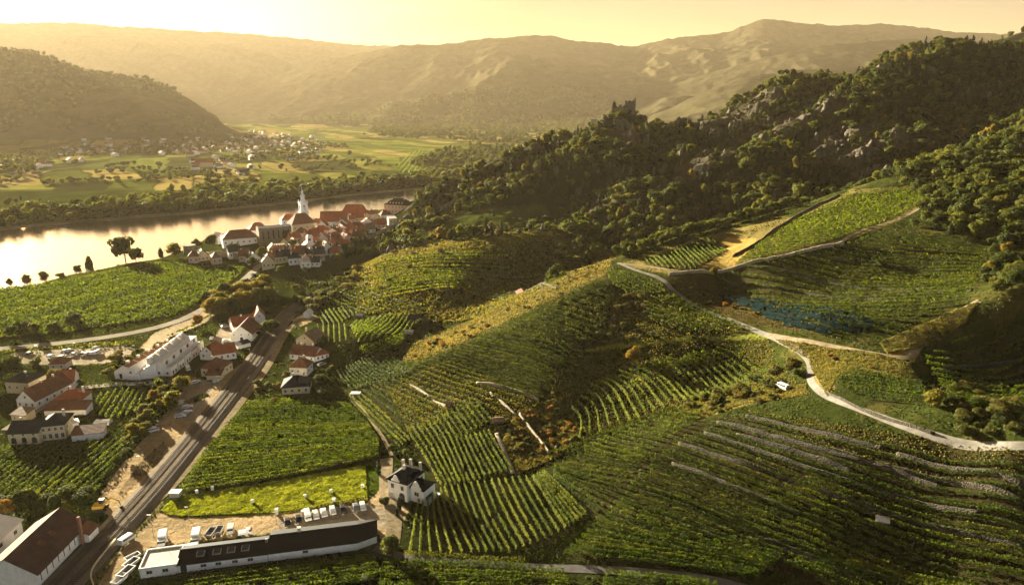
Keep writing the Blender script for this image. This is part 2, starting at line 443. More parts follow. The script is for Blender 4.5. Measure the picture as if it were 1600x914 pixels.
zone([(1050, 652), (1090, 628), (1180, 612), (1258, 600), (1262, 615), (1180, 628), (1090, 655)], C_DRY, .9, 5)
zone([(905, 550), (960, 537), (1060, 527), (1200, 522), (1205, 529), (1060, 534), (960, 545)], (.20, .22, .04), 1, 2)
zone([(1040, 440), (1100, 430), (1130, 455), (1250, 495), (1250, 520), (1160, 505), (1070, 465)], (.085, .06, .028), .8, 6)
zone([(940, 470), (1000, 455), (1020, 490), (960, 520), (925, 540), (910, 520)], (.13, .10, .035), .7, 7)
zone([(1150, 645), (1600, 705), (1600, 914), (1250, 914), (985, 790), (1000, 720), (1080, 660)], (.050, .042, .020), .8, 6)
zone([(850, 350), (900, 345), (900, 395), (880, 400)], C_DRY, .4, 6)
# rock faces on the wooded hills
for pl in ([(1255, 225), (1300, 195), (1370, 188), (1385, 220), (1375, 250), (1320, 262), (1268, 255)], [(1390, 205), (1430, 198), (1440, 215), (1400, 225)], [(1140, 225), (1180, 195), (1270, 165), (1300, 150), (1350, 155), (1300, 185), (1200, 220), (1150, 245)],
           [(1050, 262), (1120, 225), (1180, 205), (1150, 250), (1060, 290)], [(940, 205), (1000, 192), (1010, 225), (990, 240), (945, 225)], [(1100, 195), (1200, 140), (1215, 160), (1140, 215)], [(975, 320), (1060, 280), (1080, 285), (1000, 330)]):
    m = zone(pl, C_ROCK, .95, 9, 1000, 430)
    ROCKM = m if 'ROCKM' not in globals() else (ROCKM | m)
crag = massif * sstep((rk - .80) * 14) * (YY > 440) * (YY < 900)
paint(crag, C_ROCK, .9)
ROCKM = ROCKM | (crag > .5)
for pl in ([(690, 352), (740, 325), (850, 318), (862, 345), (800, 352), (720, 365)], [(600, 385), (700, 352), (700, 366), (640, 385)]):
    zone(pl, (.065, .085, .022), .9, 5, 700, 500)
GRASSM = inpoly(PXX, PYY, [(640, 372), (700, 345), (800, 312), (870, 318), (862, 347), (720, 366)]) & (YY < 700) & (YY > 500)
# yards, gravel and paved ground on the valley floor
YARD = (.34, .265, .175); PAVE = (.27, .235, .20)
zone([(248, 772), (262, 797), (285, 809), (430, 803), (575, 784), (596, 762), (602, 722), (612, 722), (612, 782), (640, 795), (622, 838), (600, 852), (592, 835), (560, 822), (430, 832), (235, 855), (192, 886), (180, 925), (130, 925), (150, 885), (212, 806), (232, 780)], YARD, 1, 1)
zone([(430, 812), (575, 786), (618, 800), (612, 826), (570, 820), (440, 834)], PAVE, 1, 1)
zone([(150, 792), (160, 768), (200, 712), (240, 668), (275, 625), (295, 588), (330, 596), (372, 572), (400, 545), (428, 520), (440, 498), (452, 500), (400, 580), (350, 640), (300, 700), (205, 800), (180, 812)], YARD, 1, 1)
zone([(185, 770), (215, 728), (255, 690), (268, 700), (225, 745), (195, 775)], (.17, .13, .09), .8, 2)
zone([(275, 640), (300, 590), (335, 600), (330, 625), (300, 665)], PAVE, 1, 1)
zone([(285, 628), (318, 614), (328, 618), (306, 630)], C_GRASS, 1, 1)
zone([(18, 550), (190, 541), (222, 546), (205, 556), (180, 566), (100, 572), (16, 566)], (.36, .32, .27), 1, 1)
zone([(215, 548), (240, 520), (300, 498), (345, 468), (352, 478), (320, 505), (262, 528), (235, 552)], (.40, .34, .26), 1, 1)
zone([(330, 535), (345, 512), (372, 508), (362, 540), (340, 545)], PAVE, 1, 1)
zone([(455, 500), (480, 488), (498, 496), (470, 510)], YARD, 1, 1)
zone([(590, 872), (560, 850), (590, 846), (620, 866), (610, 880)], (.10, .095, .09), 1, 1)
zone([(120, 930), (180, 845), (245, 780), (300, 712), (352, 652), (395, 600), (432, 540), (452, 498), (458, 500), (440, 545), (405, 605), (362, 660), (310, 722), (258, 790), (190, 860), (140, 930)], C_GRASS, .6, 1)
# banks of the river: pale gravel
bank = ((yf - YY < 3) & (yf - YY > -12)) & (YY > 300) & (Z < 6)
paint(bank, (.33, .27, .18), .9)

ALB[:] = ALB * np.where((YY < 1200)[..., None] & (ALB.max(-1) < .16)[..., None], .62, 1.0)
me_col = ALB
v = np.stack([XX, YY, Z], -1).reshape(-1, 3)
idx = np.arange(NU * NY).reshape(NY, NU)
f = np.stack([idx[:-1, :-1], idx[:-1, 1:], idx[1:, 1:], idx[1:, :-1]], -1).reshape(-1, 4)
def land_mat():
    t = NT('land')
    a = t.new('ShaderNodeAttribute', attribute_name='albedo')
    n = t.noise(.5, 6, .7); nb = t.noise(.035, 4, .6)
    m = t.ramp(n.outputs[0], [(.25, (.55, .55, .5)), (.75, (1.35, 1.3, 1.2))])
    m2 = t.ramp(nb.outputs[0], [(.3, (.8, .82, .8)), (.7, (1.2, 1.15, 1.1))])
    c = t.mix(a.outputs['Color'], m, 1.0, 'MULTIPLY'); c = t.mix(c, m2, 1.0, 'MULTIPLY'); nf = t.noise(.011, 7, .72); c = t.mix(c, t.ramp(nf.outputs[0], [(.36, (.62, .64, .62)), (.62, (1.3, 1.26, 1.2))]), 1.0, 'MULTIPLY')
    p = t.bsdf(c, 1.0, .0, n.outputs[0], .6)
    return t.done(p)
land_me = mesh_from('ground', v, f, land_mat(), smooth=True)
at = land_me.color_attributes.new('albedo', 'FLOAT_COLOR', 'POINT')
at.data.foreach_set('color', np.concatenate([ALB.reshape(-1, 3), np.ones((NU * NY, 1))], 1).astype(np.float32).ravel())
land = link('ground', land_me); tag(land, 'valley floor, slopes and distant hills', None, None, 'structure')
# skirt so that the ground reaches beyond and behind the camera
sk = mesh_from('ground', [(-20000, -2000, -7), (20000, -2000, -7), (20000, 26000, -7), (-20000, 26000, -7)], [(0, 1, 2, 3)], simple('plain_soil', (.06, .07, .02), .95, .05, scale=.01))
tag(link('plain', sk), 'wide plain reaching to the horizon', None, None, 'structure')

# river
def water_mat():
    t = NT('river_water')
    g = t.new('ShaderNodeNewGeometry'); mp = t.new('ShaderNodeMapping'); mp.inputs['Scale'].default_value = (.05, .12, .05)
    t.l.new(g.outputs['Position'], mp.inputs[0])
    n = t.noise(1.0, 5, .6, mp.outputs[0])
    p = t.bsdf((.10, .095, .06), .16, .6, n.outputs[0], .10)
    p.inputs['IOR'].default_value = 1.33
    return t.done(p)
wv = [];
ul = np.linspace(-1.1, 1.1, 60)
for u in ul:
    y0 = float(np.interp(u, NBu, NBy)) - 25; y1 = float(np.interp(u, FBu, FBy)) + 40
    wv += [(u * y0, y0, -1.8), (u * y1, y1, -1.8)]
wf_ = [(2 * i, 2 * i + 2, 2 * i + 3, 2 * i + 1) for i in range(len(ul) - 1)]
tag(link('river', mesh_from('river', wv, wf_, water_mat())), 'broad bright river', None, None, 'structure')

# haze
hz_me = bpy.data.meshes.new('haze')
x0, x1, y0, y1, z0, z1 = -14500, 16000, -3000, 13500, -9.0, 1250.0
hv = [(x0, y0, z0), (x1, y0, z0), (x1, y1, z0), (x0, y1, z0), (x0, y0, z1), (x1, y0, z1), (x1, y1, z1), (x0, y1, z1)]
hz_me.from_pydata(hv, [], [(0, 3, 2, 1), (4, 5, 6, 7), (0, 1, 5, 4), (1, 2, 6, 5), (2, 3, 7, 6), (3, 0, 4, 7)]); hz_me.update()
t = NT('haze'); pv = t.new('ShaderNodeVolumePrincipled'); pv.inputs['Color'].default_value = (.88, .71, .46, 1); pv.inputs['Density'].default_value = 0.000026; pv.inputs['Anisotropy'].default_value = 0.22
t.l.new(pv.outputs[0], t.out.inputs['Volume'])
hz_me.materials.append(t.m)
tag(link('haze', hz_me), 'golden evening haze over the valley', None, None, 'stuff')
# ------------------------------------------------------------------ roads, paths, railway
def resample(P, step):
    P = np.asarray(P, float); d = np.r_[0, np.cumsum(np.linalg.norm(np.diff(P[:, :2], axis=0), axis=1))]
    n = max(2, int(d[-1] / step) + 1); s = np.linspace(0, d[-1], n)
    return np.stack([np.interp(s, d, P[:, k]) for k in range(P.shape[1])], 1)
def smooth_line(pts, step=1.5, rounds=3):
    P = hits(pts)[:, :2]
    for _ in range(rounds):            # Chaikin
        Q = [P[0]]
        for a, b in zip(P[:-1], P[1:]): Q += [a * .75 + b * .25, a * .25 + b * .75]
        Q.append(P[-1]); P = np.array(Q)
    P = resample(P, step)
    return np.c_[P, ground(P[:, 0], P[:, 1])]
def normals2(P):
    t = np.gradient(P[:, :2], axis=0); t /= np.linalg.norm(t, axis=1)[:, None] + 1e-9
    return np.c_[-t[:, 1], t[:, 0]]
def strip(P, w, lift=.10, off=0.0, cols=5, wob=0.0):
    N = normals2(P); vs = []
    if np.isscalar(w): w = np.full(len(P), w)
    for j in range(cols):
        f = (j / (cols - 1) - .5)
        q = P[:, :2] + N * (off + f * (w * (1 + wob * (fbm(P[:, 0] / 4 + j // (cols - 1), P[:, 1] / 4, 3) - .5))))[:, None]
        vs.append(np.c_[q, ground(q[:, 0], q[:, 1]) + lift])
    V = np.stack(vs, 1).reshape(-1, 3); n = len(P)
    I = np.arange(n * cols).reshape(n, cols)
    F = np.stack([I[:-1, :-1], I[1:, :-1], I[1:, 1:], I[:-1, 1:]], -1).reshape(-1, 4)
    return V, F[:, ::-1]
def paved(name, c, dirt=.3, scale=.6):
    t = NT(name); n = t.noise(scale, 6, .7); b = t.noise(.08, 3, .6)
    c1 = t.ramp(n.outputs[0], [(.3, tuple(x * (1 - dirt) for x in c)), (.7, tuple(x * (1 + dirt * .5) for x in c))])
    c2 = t.mix(c1, t.ramp(b.outputs[0], [(.35, (.78, .78, .76)), (.65, (1.1, 1.1, 1.1))]), 1.0, 'MULTIPLY')
    return t.done(t.bsdf(c2, 1.0, .0, n.outputs[0], .04))
M_CONC = paved('concrete_road', (.20, .185, .16), .4); M_DIRT = paved('dirt_track', (.25, .20, .13), .5); M_ASPH = paved('asphalt', (.13, .12, .115)); M_LROAD = paved('pale_asphalt', (.34, .30, .25), .25)
M_BALL = paved('ballast', (.21, .175, .135), .45, 2.0)
ROADS = [
 ('road', 'winding concrete road up the vineyard slope', M_CONC, 2.1, [(1640, 696), (1600, 699), (1540, 698), (1480, 688), (1420, 670), (1360, 646), (1300, 626), (1274, 608), (1264, 590), (1268, 570), (1256, 553), (1230, 537), (1200, 524), (1160, 508), (1110, 488), (1070, 468), (1050, 453), (1040, 440), (1016, 429), (990, 422), (966, 411)]),
 ('road', 'branch road to the upper vineyard corner', M_DIRT, 2.3, [(1200, 524), (1250, 533), (1300, 541), (1360, 552), (1418, 564), (1430, 545), (1446, 520), (1490, 492), (1530, 470)]),
 ('path', 'dirt track under the pale plateau vineyard', M_DIRT, 1.7, [(966, 412), (1000, 415), (1060, 426), (1110, 424), (1150, 417), (1200, 405), (1260, 390), (1310, 381), (1332, 366), (1360, 356), (1400, 345), (1432, 330), (1450, 314)]),
 ('road', 'lane below the steep striped vineyard', M_ASPH, 2.6, [(585, 856), (620, 868), (700, 877), (800, 885), (920, 888), (1000, 894), (1080, 901), (1140, 913), (1180, 925)]),
 ('road', 'river road past the car park', M_LROAD, 6.0, [(-60, 550), (0, 545), (100, 536), (200, 522), (262, 508), (312, 488), (352, 460), (386, 434), (404, 415), (418, 402)]),
 ('road', 'village street in front of the white houses', M_LROAD, 4.0, [(10, 672), (50, 645), (105, 612), (150, 602), (240, 598), (290, 598), (335, 600)]),
 ('path', 'sandy track beside the railway', M_DIRT, 3.0, [(230, 792), (262, 768), (310, 712), (352, 660), (385, 618), (420, 572), (440, 532), (458, 504), (486, 492)]),
 ('path', 'drive to the white villa', M_DIRT, 4.0, [(604, 716), (602, 745), (604, 770), (612, 790), (618, 815), (612, 850)]),
 ('path', 'grassy lane at the foot of the fields', M_DIRT, 1.2, [(548, 618), (575, 650), (600, 685), (612, 712)]),
 ('path', 'pale track across the far bank fields', M_DIRT, 5.0, [(-40, 305), (20, 290), (40, 281), (90, 262), (200, 258), (300, 262), (420, 262), (540, 268)]),
]
ROADPTS = []
for nm, lb, m, w, pts in ROADS:
    P = smooth_line(pts); ROADPTS.append((P[:, :2], w))
    V, F = strip(P, w, .10 if P[0, 1] < 900 else .5, 0, 7, .25 if m is M_DIRT else .06)
    tag(link(nm, mesh_from(nm, V, F, m, True)), lb, None, None, 'structure')

# railway: ballast bed and two tracks
RC = smooth_line([(40, 975), (98, 914), (178, 830), (240, 763), (300, 690), (350, 628), (390, 577), (420, 533), (440, 500), (462, 478), (500, 462)], 1.2, 4)
RC[:, 2] = np.convolve(np.pad(RC[:, 2], 8, mode='edge'), np.ones(17) / 17, 'valid')
def bed(P, w, z0, z1, slope):
    N = normals2(P); prof = [(-w / 2 - slope, z0), (-w / 2, z1), (w / 2, z1), (w / 2 + slope, z0)]
    V = np.stack([np.c_[P[:, :2] + N * o, P[:, 2] + z] for o, z in prof], 1).reshape(-1, 3)
    I = np.arange(len(P) * 4).reshape(len(P), 4); F = np.stack([I[:-1, :-1], I[:-1, 1:], I[1:, 1:], I[1:, :-1]], -1).reshape(-1, 4)
    return V, F
V, F = bed(RC, 9.0, -.2, .35, .9)
tag(link('railway_bed', mesh_from('railway_bed', V, F, M_BALL, True)), 'ballast bed of the railway', None, None, 'structure')
M_RAIL = simple('rail_steel', (.07, .055, .045), .8, .1, .2); M_SLEEP = simple('sleeper', (.10, .075, .055), .9, .1)
for off, lb in ((-2.1, 'railway track nearer the village and the gravel strip'), (2.1, 'railway track nearer the winery and the sandy track')):
    N = normals2(RC); root = empty('railway_track', tuple(RC[0]), 0, lb, 'railway track', 'tracks of the double railway line')
    base = RC[0]
    for r in (-.75, .75):
        C = RC[:, :2] + N * (off + r); vs = []
        for o, z in ((-.06, .5), (-.06, .68), (.06, .68), (.06, .5)): vs.append(np.c_[C + N * o, RC[:, 2] + z] - base)
        V = np.stack(vs, 1).reshape(-1, 3); I = np.arange(len(RC) * 4).reshape(-1, 4)
        F = np.stack([I[:-1, :-1], I[:-1, 1:], I[1:, 1:], I[1:, :-1]], -1).reshape(-1, 4)
        link('rail', mesh_from('rail', V, F, M_RAIL), root)
    P = resample(RC, .75); P = P[P[:, 1] < 330]; N2 = normals2(P); T2 = np.c_[N2[:, 1], -N2[:, 0]]
    C = P[:, :2] + N2 * off; vs = []
    for a, b in ((-1.25, -.13), (1.25, -.13), (1.25, .13), (-1.25, .13)): vs.append(np.c_[C + N2 * a + T2 * b, P[:, 2] + .49] - base)
    V = np.stack(vs, 1).reshape(-1, 3); F = np.arange(len(P) * 4).reshape(-1, 4)
    s = link('sleepers', mesh_from('sleepers', V, F, M_SLEEP), root); s['kind'] = 'stuff'

# stone walls: pixel polylines, height, thickness
def stone_mat(name, c):
    t = NT(name); g = t.new('ShaderNodeTexCoord'); vv = t.new('ShaderNodeTexVoronoi'); vv.inputs['Scale'].default_value = 2.6
    t.l.new(g.outputs['Object'], vv.inputs[0]); n = t.noise(.8, 5, .7)
    a = t.ramp(vv.outputs['Distance'], [(.0, tuple(x * 1.2 for x in c)), (.8, tuple(x * .45 for x in c))])
    b = t.mix(a, t.ramp(n.outputs[0], [(.3, (.55, .52, .45)), (.7, (1.2, 1.15, 1.1))]), 1.0, 'MULTIPLY')
    return t.done(t.bsdf(b, .95, .1, vv.outputs['Distance'], .25))
M_STONE = stone_mat('dry_stone', (.10, .09, .074)); M_PALESTONE = stone_mat('pale_stone', (.52, .46, .36))
def wall(name, label, pts, h, th, mat, cat='stone wall', group=None, gaps=0.0, lift=0.0, bury=.5):
    P = smooth_line(pts, 1.0, 2); N = normals2(P)
    hh = h * (1 + (fbm(P[:, 0] / 3, P[:, 1] / 3, 3) - .5) * (.5 + gaps))
    base = P[0].copy(); vs = []
    zs = [ground(*(P[:, :2] + N * o).T) for o in (-th / 2, th / 2)]
    top = np.maximum(zs[0], zs[1]) * .6 + np.minimum(zs[0], zs[1]) * .4 + hh
    for o, k in ((-th / 2, 0), (-th / 2, 1), (th / 2, 1), (th / 2, 0)):
        q = P[:, :2] + N * o
        vs.append(np.c_[q, np.minimum(zs[0], zs[1]) - bury if k == 0 else top] - base)
    V = np.stack(vs, 1).reshape(-1, 3); I = np.arange(len(P) * 4).reshape(-1, 4)
    F = np.stack([I[:-1, :-1], I[:-1, 1:], I[1:, 1:], I[1:, :-1]], -1).reshape(-1, 4)
    n = len(P); F = np.concatenate([F, [[0, 3, 2, 1], [4 * n - 4, 4 * n - 3, 4 * n - 2, 4 * n - 1]]])
    o = link(name, mesh_from(name, V, F, mat), None, tuple(base)); return tag(o, label, cat, group)
# ------------------------------------------------------------------ foliage materials
def leaf_mat(name, stops, transl=.42, scale=.15, bright=1.0):
    t = NT(name); stops = [(p_, tuple(x * bright for x in c_)) for p_, c_ in stops]
    oi = t.new('ShaderNodeObjectInfo'); n = t.noise(scale, 3, .6); n2_ = t.noise(scale * 9, 2, .6)
    a = t.new('ShaderNodeMath', operation='MULTIPLY_ADD'); a.inputs[1].default_value = .55; t.l.new(oi.outputs['Random'], a.inputs[0])
    b = t.new('ShaderNodeMath', operation='MULTIPLY'); b.inputs[1].default_value = .55; t.l.new(n.outputs[0], b.inputs[0]); t.l.new(b.outputs[0], a.inputs[2])
    c = t.ramp(a.outputs[0], stops)
    c = t.mix(c, t.ramp(n2_.outputs[0], [(.3, (.7, .72, .7)), (.7, (1.3, 1.25, 1.15))]), 1.0, 'MULTIPLY')
    d = t.bsdf(c, .75, .12)
    tr = t.new('ShaderNodeBsdfTranslucent'); c2 = t.mix(c, (1.6, 1.35, .6), 1.0, 'MULTIPLY'); t.l.new(c2, tr.inputs[0])
    m = t.new('ShaderNodeMixShader'); m.inputs[0].default_value = transl
    t.l.new(d.outputs[0], m.inputs[1]); t.l.new(tr.outputs[0], m.inputs[2])
    return t.done(m)
M_LEAF = leaf_mat('leaves_forest', [(.15, (.030, .046, .012)), (.45, (.058, .082, .016)), (.7, (.105, .130, .022)), (.92, (.17, .165, .028))], .45, .15, .66)
M_LEAFY = leaf_mat('leaves_yellowing', [(.2, (.09, .11, .018)), (.6, (.17, .155, .022)), (.9, (.24, .17, .03))], .45, .15, .75)
M_LEAFR = leaf_mat('leaves_rusty', [(.2, (.14, .10, .03)), (.8, (.24, .13, .035))], .4)
M_PINE = leaf_mat('needles', [(.2, (.026, .036, .014)), (.8, (.045, .055, .018))], .15, .15, .7)
M_CYP = leaf_mat('cypress_leaves', [(.2, (.022, .032, .012)), (.8, (.035, .045, .015))], .1)
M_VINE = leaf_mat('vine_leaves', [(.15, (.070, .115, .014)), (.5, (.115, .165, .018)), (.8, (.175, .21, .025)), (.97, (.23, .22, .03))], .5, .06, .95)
M_VINEG_SHADE = leaf_mat('vine_leaves_green_shaded', [(.15, (.036, .066, .010)), (.5, (.060, .098, .012)), (.8, (.095, .135, .016)), (.97, (.15, .16, .022))], .45, .06)  # greener vines; the darker colour also paints shade into the right slope
M_BUSH = leaf_mat('shrub_leaves', [(.15, (.05, .065, .016)), (.5, (.10, .11, .025)), (.85, (.19, .15, .04))], .4, .15, .7)
M_TALLG = leaf_mat('tall_grass', [(.15, (.15, .21, .02)), (.8, (.26, .31, .045))], .4, .1)
M_BARK = simple('bark', (.085, .062, .042), .95, .1, .4, 3.0)

def quads(C, Nrm, size, r, aspect=1.0):
    """leaf clump faces: centres, normals, sizes"""
    n = len(C); Nrm = Nrm / (np.linalg.norm(Nrm, axis=1)[:, None] + 1e-9)
    a = r.normal(size=(n, 3)); T = np.cross(Nrm, a); T /= np.linalg.norm(T, axis=1)[:, None] + 1e-9
    B = np.cross(Nrm, T); s = np.asarray(size).reshape(-1, 1) * .5
    T = T * s; B = B * s * aspect
    k = .35 + .5 * r.rand(n, 1)
    V = np.stack([C - T - B * k, C + T * k - B, C + T + B * k, C - T * k + B], 1)
    return V.reshape(-1, 3), np.arange(n * 4).reshape(-1, 4)
def crown(seed, nleaf, leaf, h=1.0, w=.8, base=.22, kind='round', core=True, lobes=9):
    """crown of a tree one unit tall"""
    r = np.random.RandomState(seed)
    L = []
    if kind == 'round':
        for k in range(lobes):
            a = r.rand() * 6.283; q = r.rand() ** .6
            zz = base + .16 + (1 - base - .30) * r.rand()
            rad = w * .5 * (1 - .55 * abs((zz - base) / (1 - base) - .45) * 1.4)
            L.append((math.cos(a) * rad * q * .75, math.sin(a) * rad * q * .75, zz, w * (.17 + .13 * r.rand()), .13 + .08 * r.rand()))
        L.append((0, 0, .62, w * .30, .27))
    elif kind == 'column':
        for k in range(lobes):
            zz = base + .1 + (1 - base - .16) * k / (lobes - 1); rad = w * .5 * (1 - ((zz - .45) / .62) ** 2) + .02
            L.append(((r.rand() - .5) * .06, (r.rand() - .5) * .06, zz, rad, .13))
    elif kind == 'pine':
        for k in range(lobes):
            zz = base + (1 - base - .06) * k / (lobes - 1); rad = w * .5 * (1 - (zz - base) / (1 - base) * .8); a = r.rand() * 6.28
            L.append((math.cos(a) * rad * .35, math.sin(a) * rad * .35, zz, rad * .8, .055))
    elif kind == 'bush':
        for k in range(lobes):
            a = r.rand() * 6.283; q = r.rand() ** .5 * .36
            L.append((math.cos(a) * q * w, math.sin(a) * q * w, .25 + .35 * r.rand(), w * (.15 + .16 * r.rand()), .2 + .16 * r.rand()))
    L = np.array(L); vol = L[:, 3] ** 2 * L[:, 4] + 1e-6; pick = r.choice(len(L), nleaf, p=vol / vol.sum())
    d = r.normal(size=(nleaf, 3)); d /= np.linalg.norm(d, axis=1)[:, None]
    rr = (.72 + .36 * r.rand(nleaf, 1)) * np.c_[L[pick, 3], L[pick, 3], L[pick, 4]]
    C = L[pick, :3] + d * rr; C[:, 2] = np.maximum(C[:, 2], base * .8)
    V, F = quads(C, d + r.normal(size=(nleaf, 3)) * .55 + [0, 0, .25], leaf * (.7 + .6 * r.rand(nleaf)), r)
    if core:
        vs = [V]; fs = []; off = len(V); 
        for l in L:
            R, U = 4, 7; g = [(math.sin(math.pi * (i + .5) / R) * math.cos(6.283 * j / U), math.sin(math.pi * (i + .5) / R) * math.sin(6.283 * j / U), math.cos(math.pi * (i + .5) / R)) for i in range(R) for j in range(U)]
            g = np.array(g) * [l[3] * .68, l[3] * .68, l[4] * .68] * (.8 + .3 * r.rand(R * U, 1)) + l[:3]
            vs.append(g)
            for i in range(R - 1):
                for j in range(U): fs.append((off + i * U + j, off + (i + 1) * U + j, off + (i + 1) * U + (j + 1) % U, off + i * U + (j + 1) % U))
            off += len(g)
        V = np.concatenate(vs); F = np.concatenate([F, np.array(fs)])
    return V * [1, 1, h], F
def trunk_geo(seed, top=.62, rad=.03, limbs=5, base=.25, spread=.22):
    r = np.random.RandomState(seed); vs, fs = [], []
    def limb(p0, p1, r0, r1, seg=4, U=6):
        o = len(vs); p0 = np.array(p0, float); p1 = np.array(p1, float); bend = r.normal(size=3) * .02
        ax = p1 - p0; ax /= np.linalg.norm(ax); s = np.cross(ax, [.3, .9, .1]); s /= np.linalg.norm(s); t_ = np.cross(ax, s)
        for i in range(seg):
            f = i / (seg - 1); c = p0 * (1 - f) + p1 * f + bend * math.sin(f * 3.14); q = r0 * (1 - f) + r1 * f
            for j in range(U): vs.append(c + (s * math.cos(6.283 * j / U) + t_ * math.sin(6.283 * j / U)) * q)
        for i in range(seg - 1):
            for j in range(U): fs.append((o + i * U + j, o + i * U + (j + 1) % U, o + (i + 1) * U + (j + 1) % U, o + (i + 1) * U + j))
    limb((0, 0, -.06), (0.01, 0, top), rad, rad * .35, 5)
    for k in range(limbs):
        a = k * 2.4 + r.rand(); z0 = base + (top - base) * (k / max(1, limbs)) * .8
        limb((0, 0, z0), (math.cos(a) * spread, math.sin(a) * spread, z0 + .18 + .1 * r.rand()), rad * .5, rad * .12, 3, 5)
    return np.array(vs), np.array(fs)

TREE_ME = {}
def tree_meshes(key, seed, nleaf, leaf, mat, **kw):
    V, F = crown(seed, nleaf, leaf, **kw); c = mesh_from('crown', V, F, mat)
    tv, tf = trunk_geo(seed, .62 if kw.get('kind') != 'bush' else .3, .026 if kw.get('kind') != 'bush' else .02)
    TREE_ME[key] = (c, mesh_from('trunk', tv, tf, M_BARK))
for i in range(4): tree_meshes('near%d' % i, 10 + i, 2600, .055, M_LEAF, w=.8 + .08 * i, lobes=12 + i)
for i in range(3): tree_meshes('mid%d' % i, 20 + i, 750, .10, M_LEAF, w=.8 + .1 * i, lobes=9 + i)
for i in range(3): tree_meshes('yell%d' % i, 30 + i, 1900, .062, M_LEAFY, w=.9 + .1 * i, lobes=12 + i, base=.12)
for i in range(2): tree_meshes('rust%d' % i, 40 + i, 1500, .065, M_LEAFR, w=.85, lobes=10)
for i in range(2): tree_meshes('cyp%d' % i, 50 + i, 900, .06, M_CYP, w=.30, kind='column', base=.03, lobes=7)
for i in range(2): tree_meshes('poplar%d' % i, 55 + i, 900, .075, M_LEAF, w=.42, kind='column', base=.1, lobes=8)
for i in range(2): tree_meshes('pine%d' % i, 60 + i, 1300, .085, M_PINE, w=.62, kind='pine', base=.3, lobes=9)
for i in range(3): tree_meshes('bush%d' % i, 70 + i, 900, .11, M_BUSH, w=1.5, kind='bush', base=0.0, lobes=7)
tree_meshes('bushr', 77, 800, .11, M_LEAFR, w=1.5, kind='bush', base=0.0, lobes=7)
tree_meshes('bushd', 78, 900, .10, M_LEAF, w=1.3, kind='bush', base=0.0, lobes=7)
def tree(name, key, X, Y, h, label, group=None, cat='tree', rz=None, wide=1.0, parts=True):
    z = float(ground(X, Y)); r = random.Random(int(X * 7 + Y * 13))
    rz = r.random() * 6.28 if rz is None else rz
    cme, tme = TREE_ME[key]
    if parts:
        e = empty(name, (X, Y, z - .1), rz, label, cat, group)
        c = link('crown' if cat == 'tree' else 'foliage', cme, e); t_ = link('trunk' if cat == 'tree' else 'stem', tme, e)
        c.scale = (h * wide, h * wide, h); t_.scale = (h, h, h)
        return e
    o = link(name, cme, None, (X, Y, z - .1), rz); o.scale = (h * wide, h * wide, h); return tag(o, label, cat, group)

# ------------------------------------------------------------------ visibility of the land from the photograph's side (only used to leave out what nothing shows)
slope_ = (Z - CAM_Z) / YY
RUNMAX = np.maximum.accumulate(slope_, axis=0)
def seen(X, Y, h):
    a = np.clip((X / Y - UC[0]) / (UC[1] - UC[0]), 0, NU - 1).astype(int)
    b = np.clip((np.log(Y) - LY[0]) / (LY[1] - LY[0]), 1, NY - 1).astype(int)
    return (Z[b, a] + h - CAM_Z) / Y >= RUNMAX[b - 1, a]
# ground() uses the same index mapping
def grid_at(A, X, Y):
    a = np.clip((X / Y - UC[0]) / (UC[1] - UC[0]), 0, NU - 1).astype(int); b = np.clip((np.log(Y) - LY[0]) / (LY[1] - LY[0]), 0, NY - 1).astype(int)
    return A[b, a]
def jitter_grid(x0, x1, y0, y1, s, seed):
    r = np.random.RandomState(seed); gx, gy = np.meshgrid(np.arange(x0, x1, s), np.arange(y0, y1, s))
    return (gx + (r.rand(*gx.shape) - .5) * s * 1.1).ravel(), (gy + (r.rand(*gx.shape) - .5) * s * 1.1).ravel(), r
FP = []      # forest points x, y, height, variant
def add_forest(X, Y, h, var): FP.append(np.c_[X, Y, h, var])
# wooded castle hill and rocky ridge
X, Y, r = jitter_grid(-260, 900, 425, 1250, 5.6, 3)
px, py = to_px(X, Y, ground(X, Y))
ok = (grid_at(hillmask, X, Y) > .35) & (grid_at(massif, X, Y) > .3) & seen(X, Y, 13) & (px > -60) & (px < 1700)
rock = grid_at(ROCKM.astype(float), X, Y) > .5; gr = grid_at(GRASSM.astype(float), X, Y) > .5
ok &= ~(rock & (r.rand(len(X)) < .50)) & ~(gr & (r.rand(len(X)) < .93))
ok &= ~(inpoly(px, py, [(540, 420), (600, 395), (700, 376), (870, 360), (900, 372), (930, 400), (860, 440), (600, 440)]) & (Y < 478))
ok &= ~inpoly(px, py, [(280, 440), (280, 360), (440, 330), (600, 300), (650, 318), (645, 352), (600, 372), (560, 388), (520, 420)])
hh = (3.6 + 6.2 * r.rand(len(X)) ** 1.6) * (1 - .35 * rock) * (1 + .25 * (fbm(X / 40, Y / 40, 2) > .55))
var = np.where(r.rand(len(X)) < .07, 3, np.where(fbm(X / 35 + 3, Y / 35, 3) > .60, 4, r.randint(0, 3, len(X))))
add_forest(X[ok], Y[ok], hh[ok], var[ok])
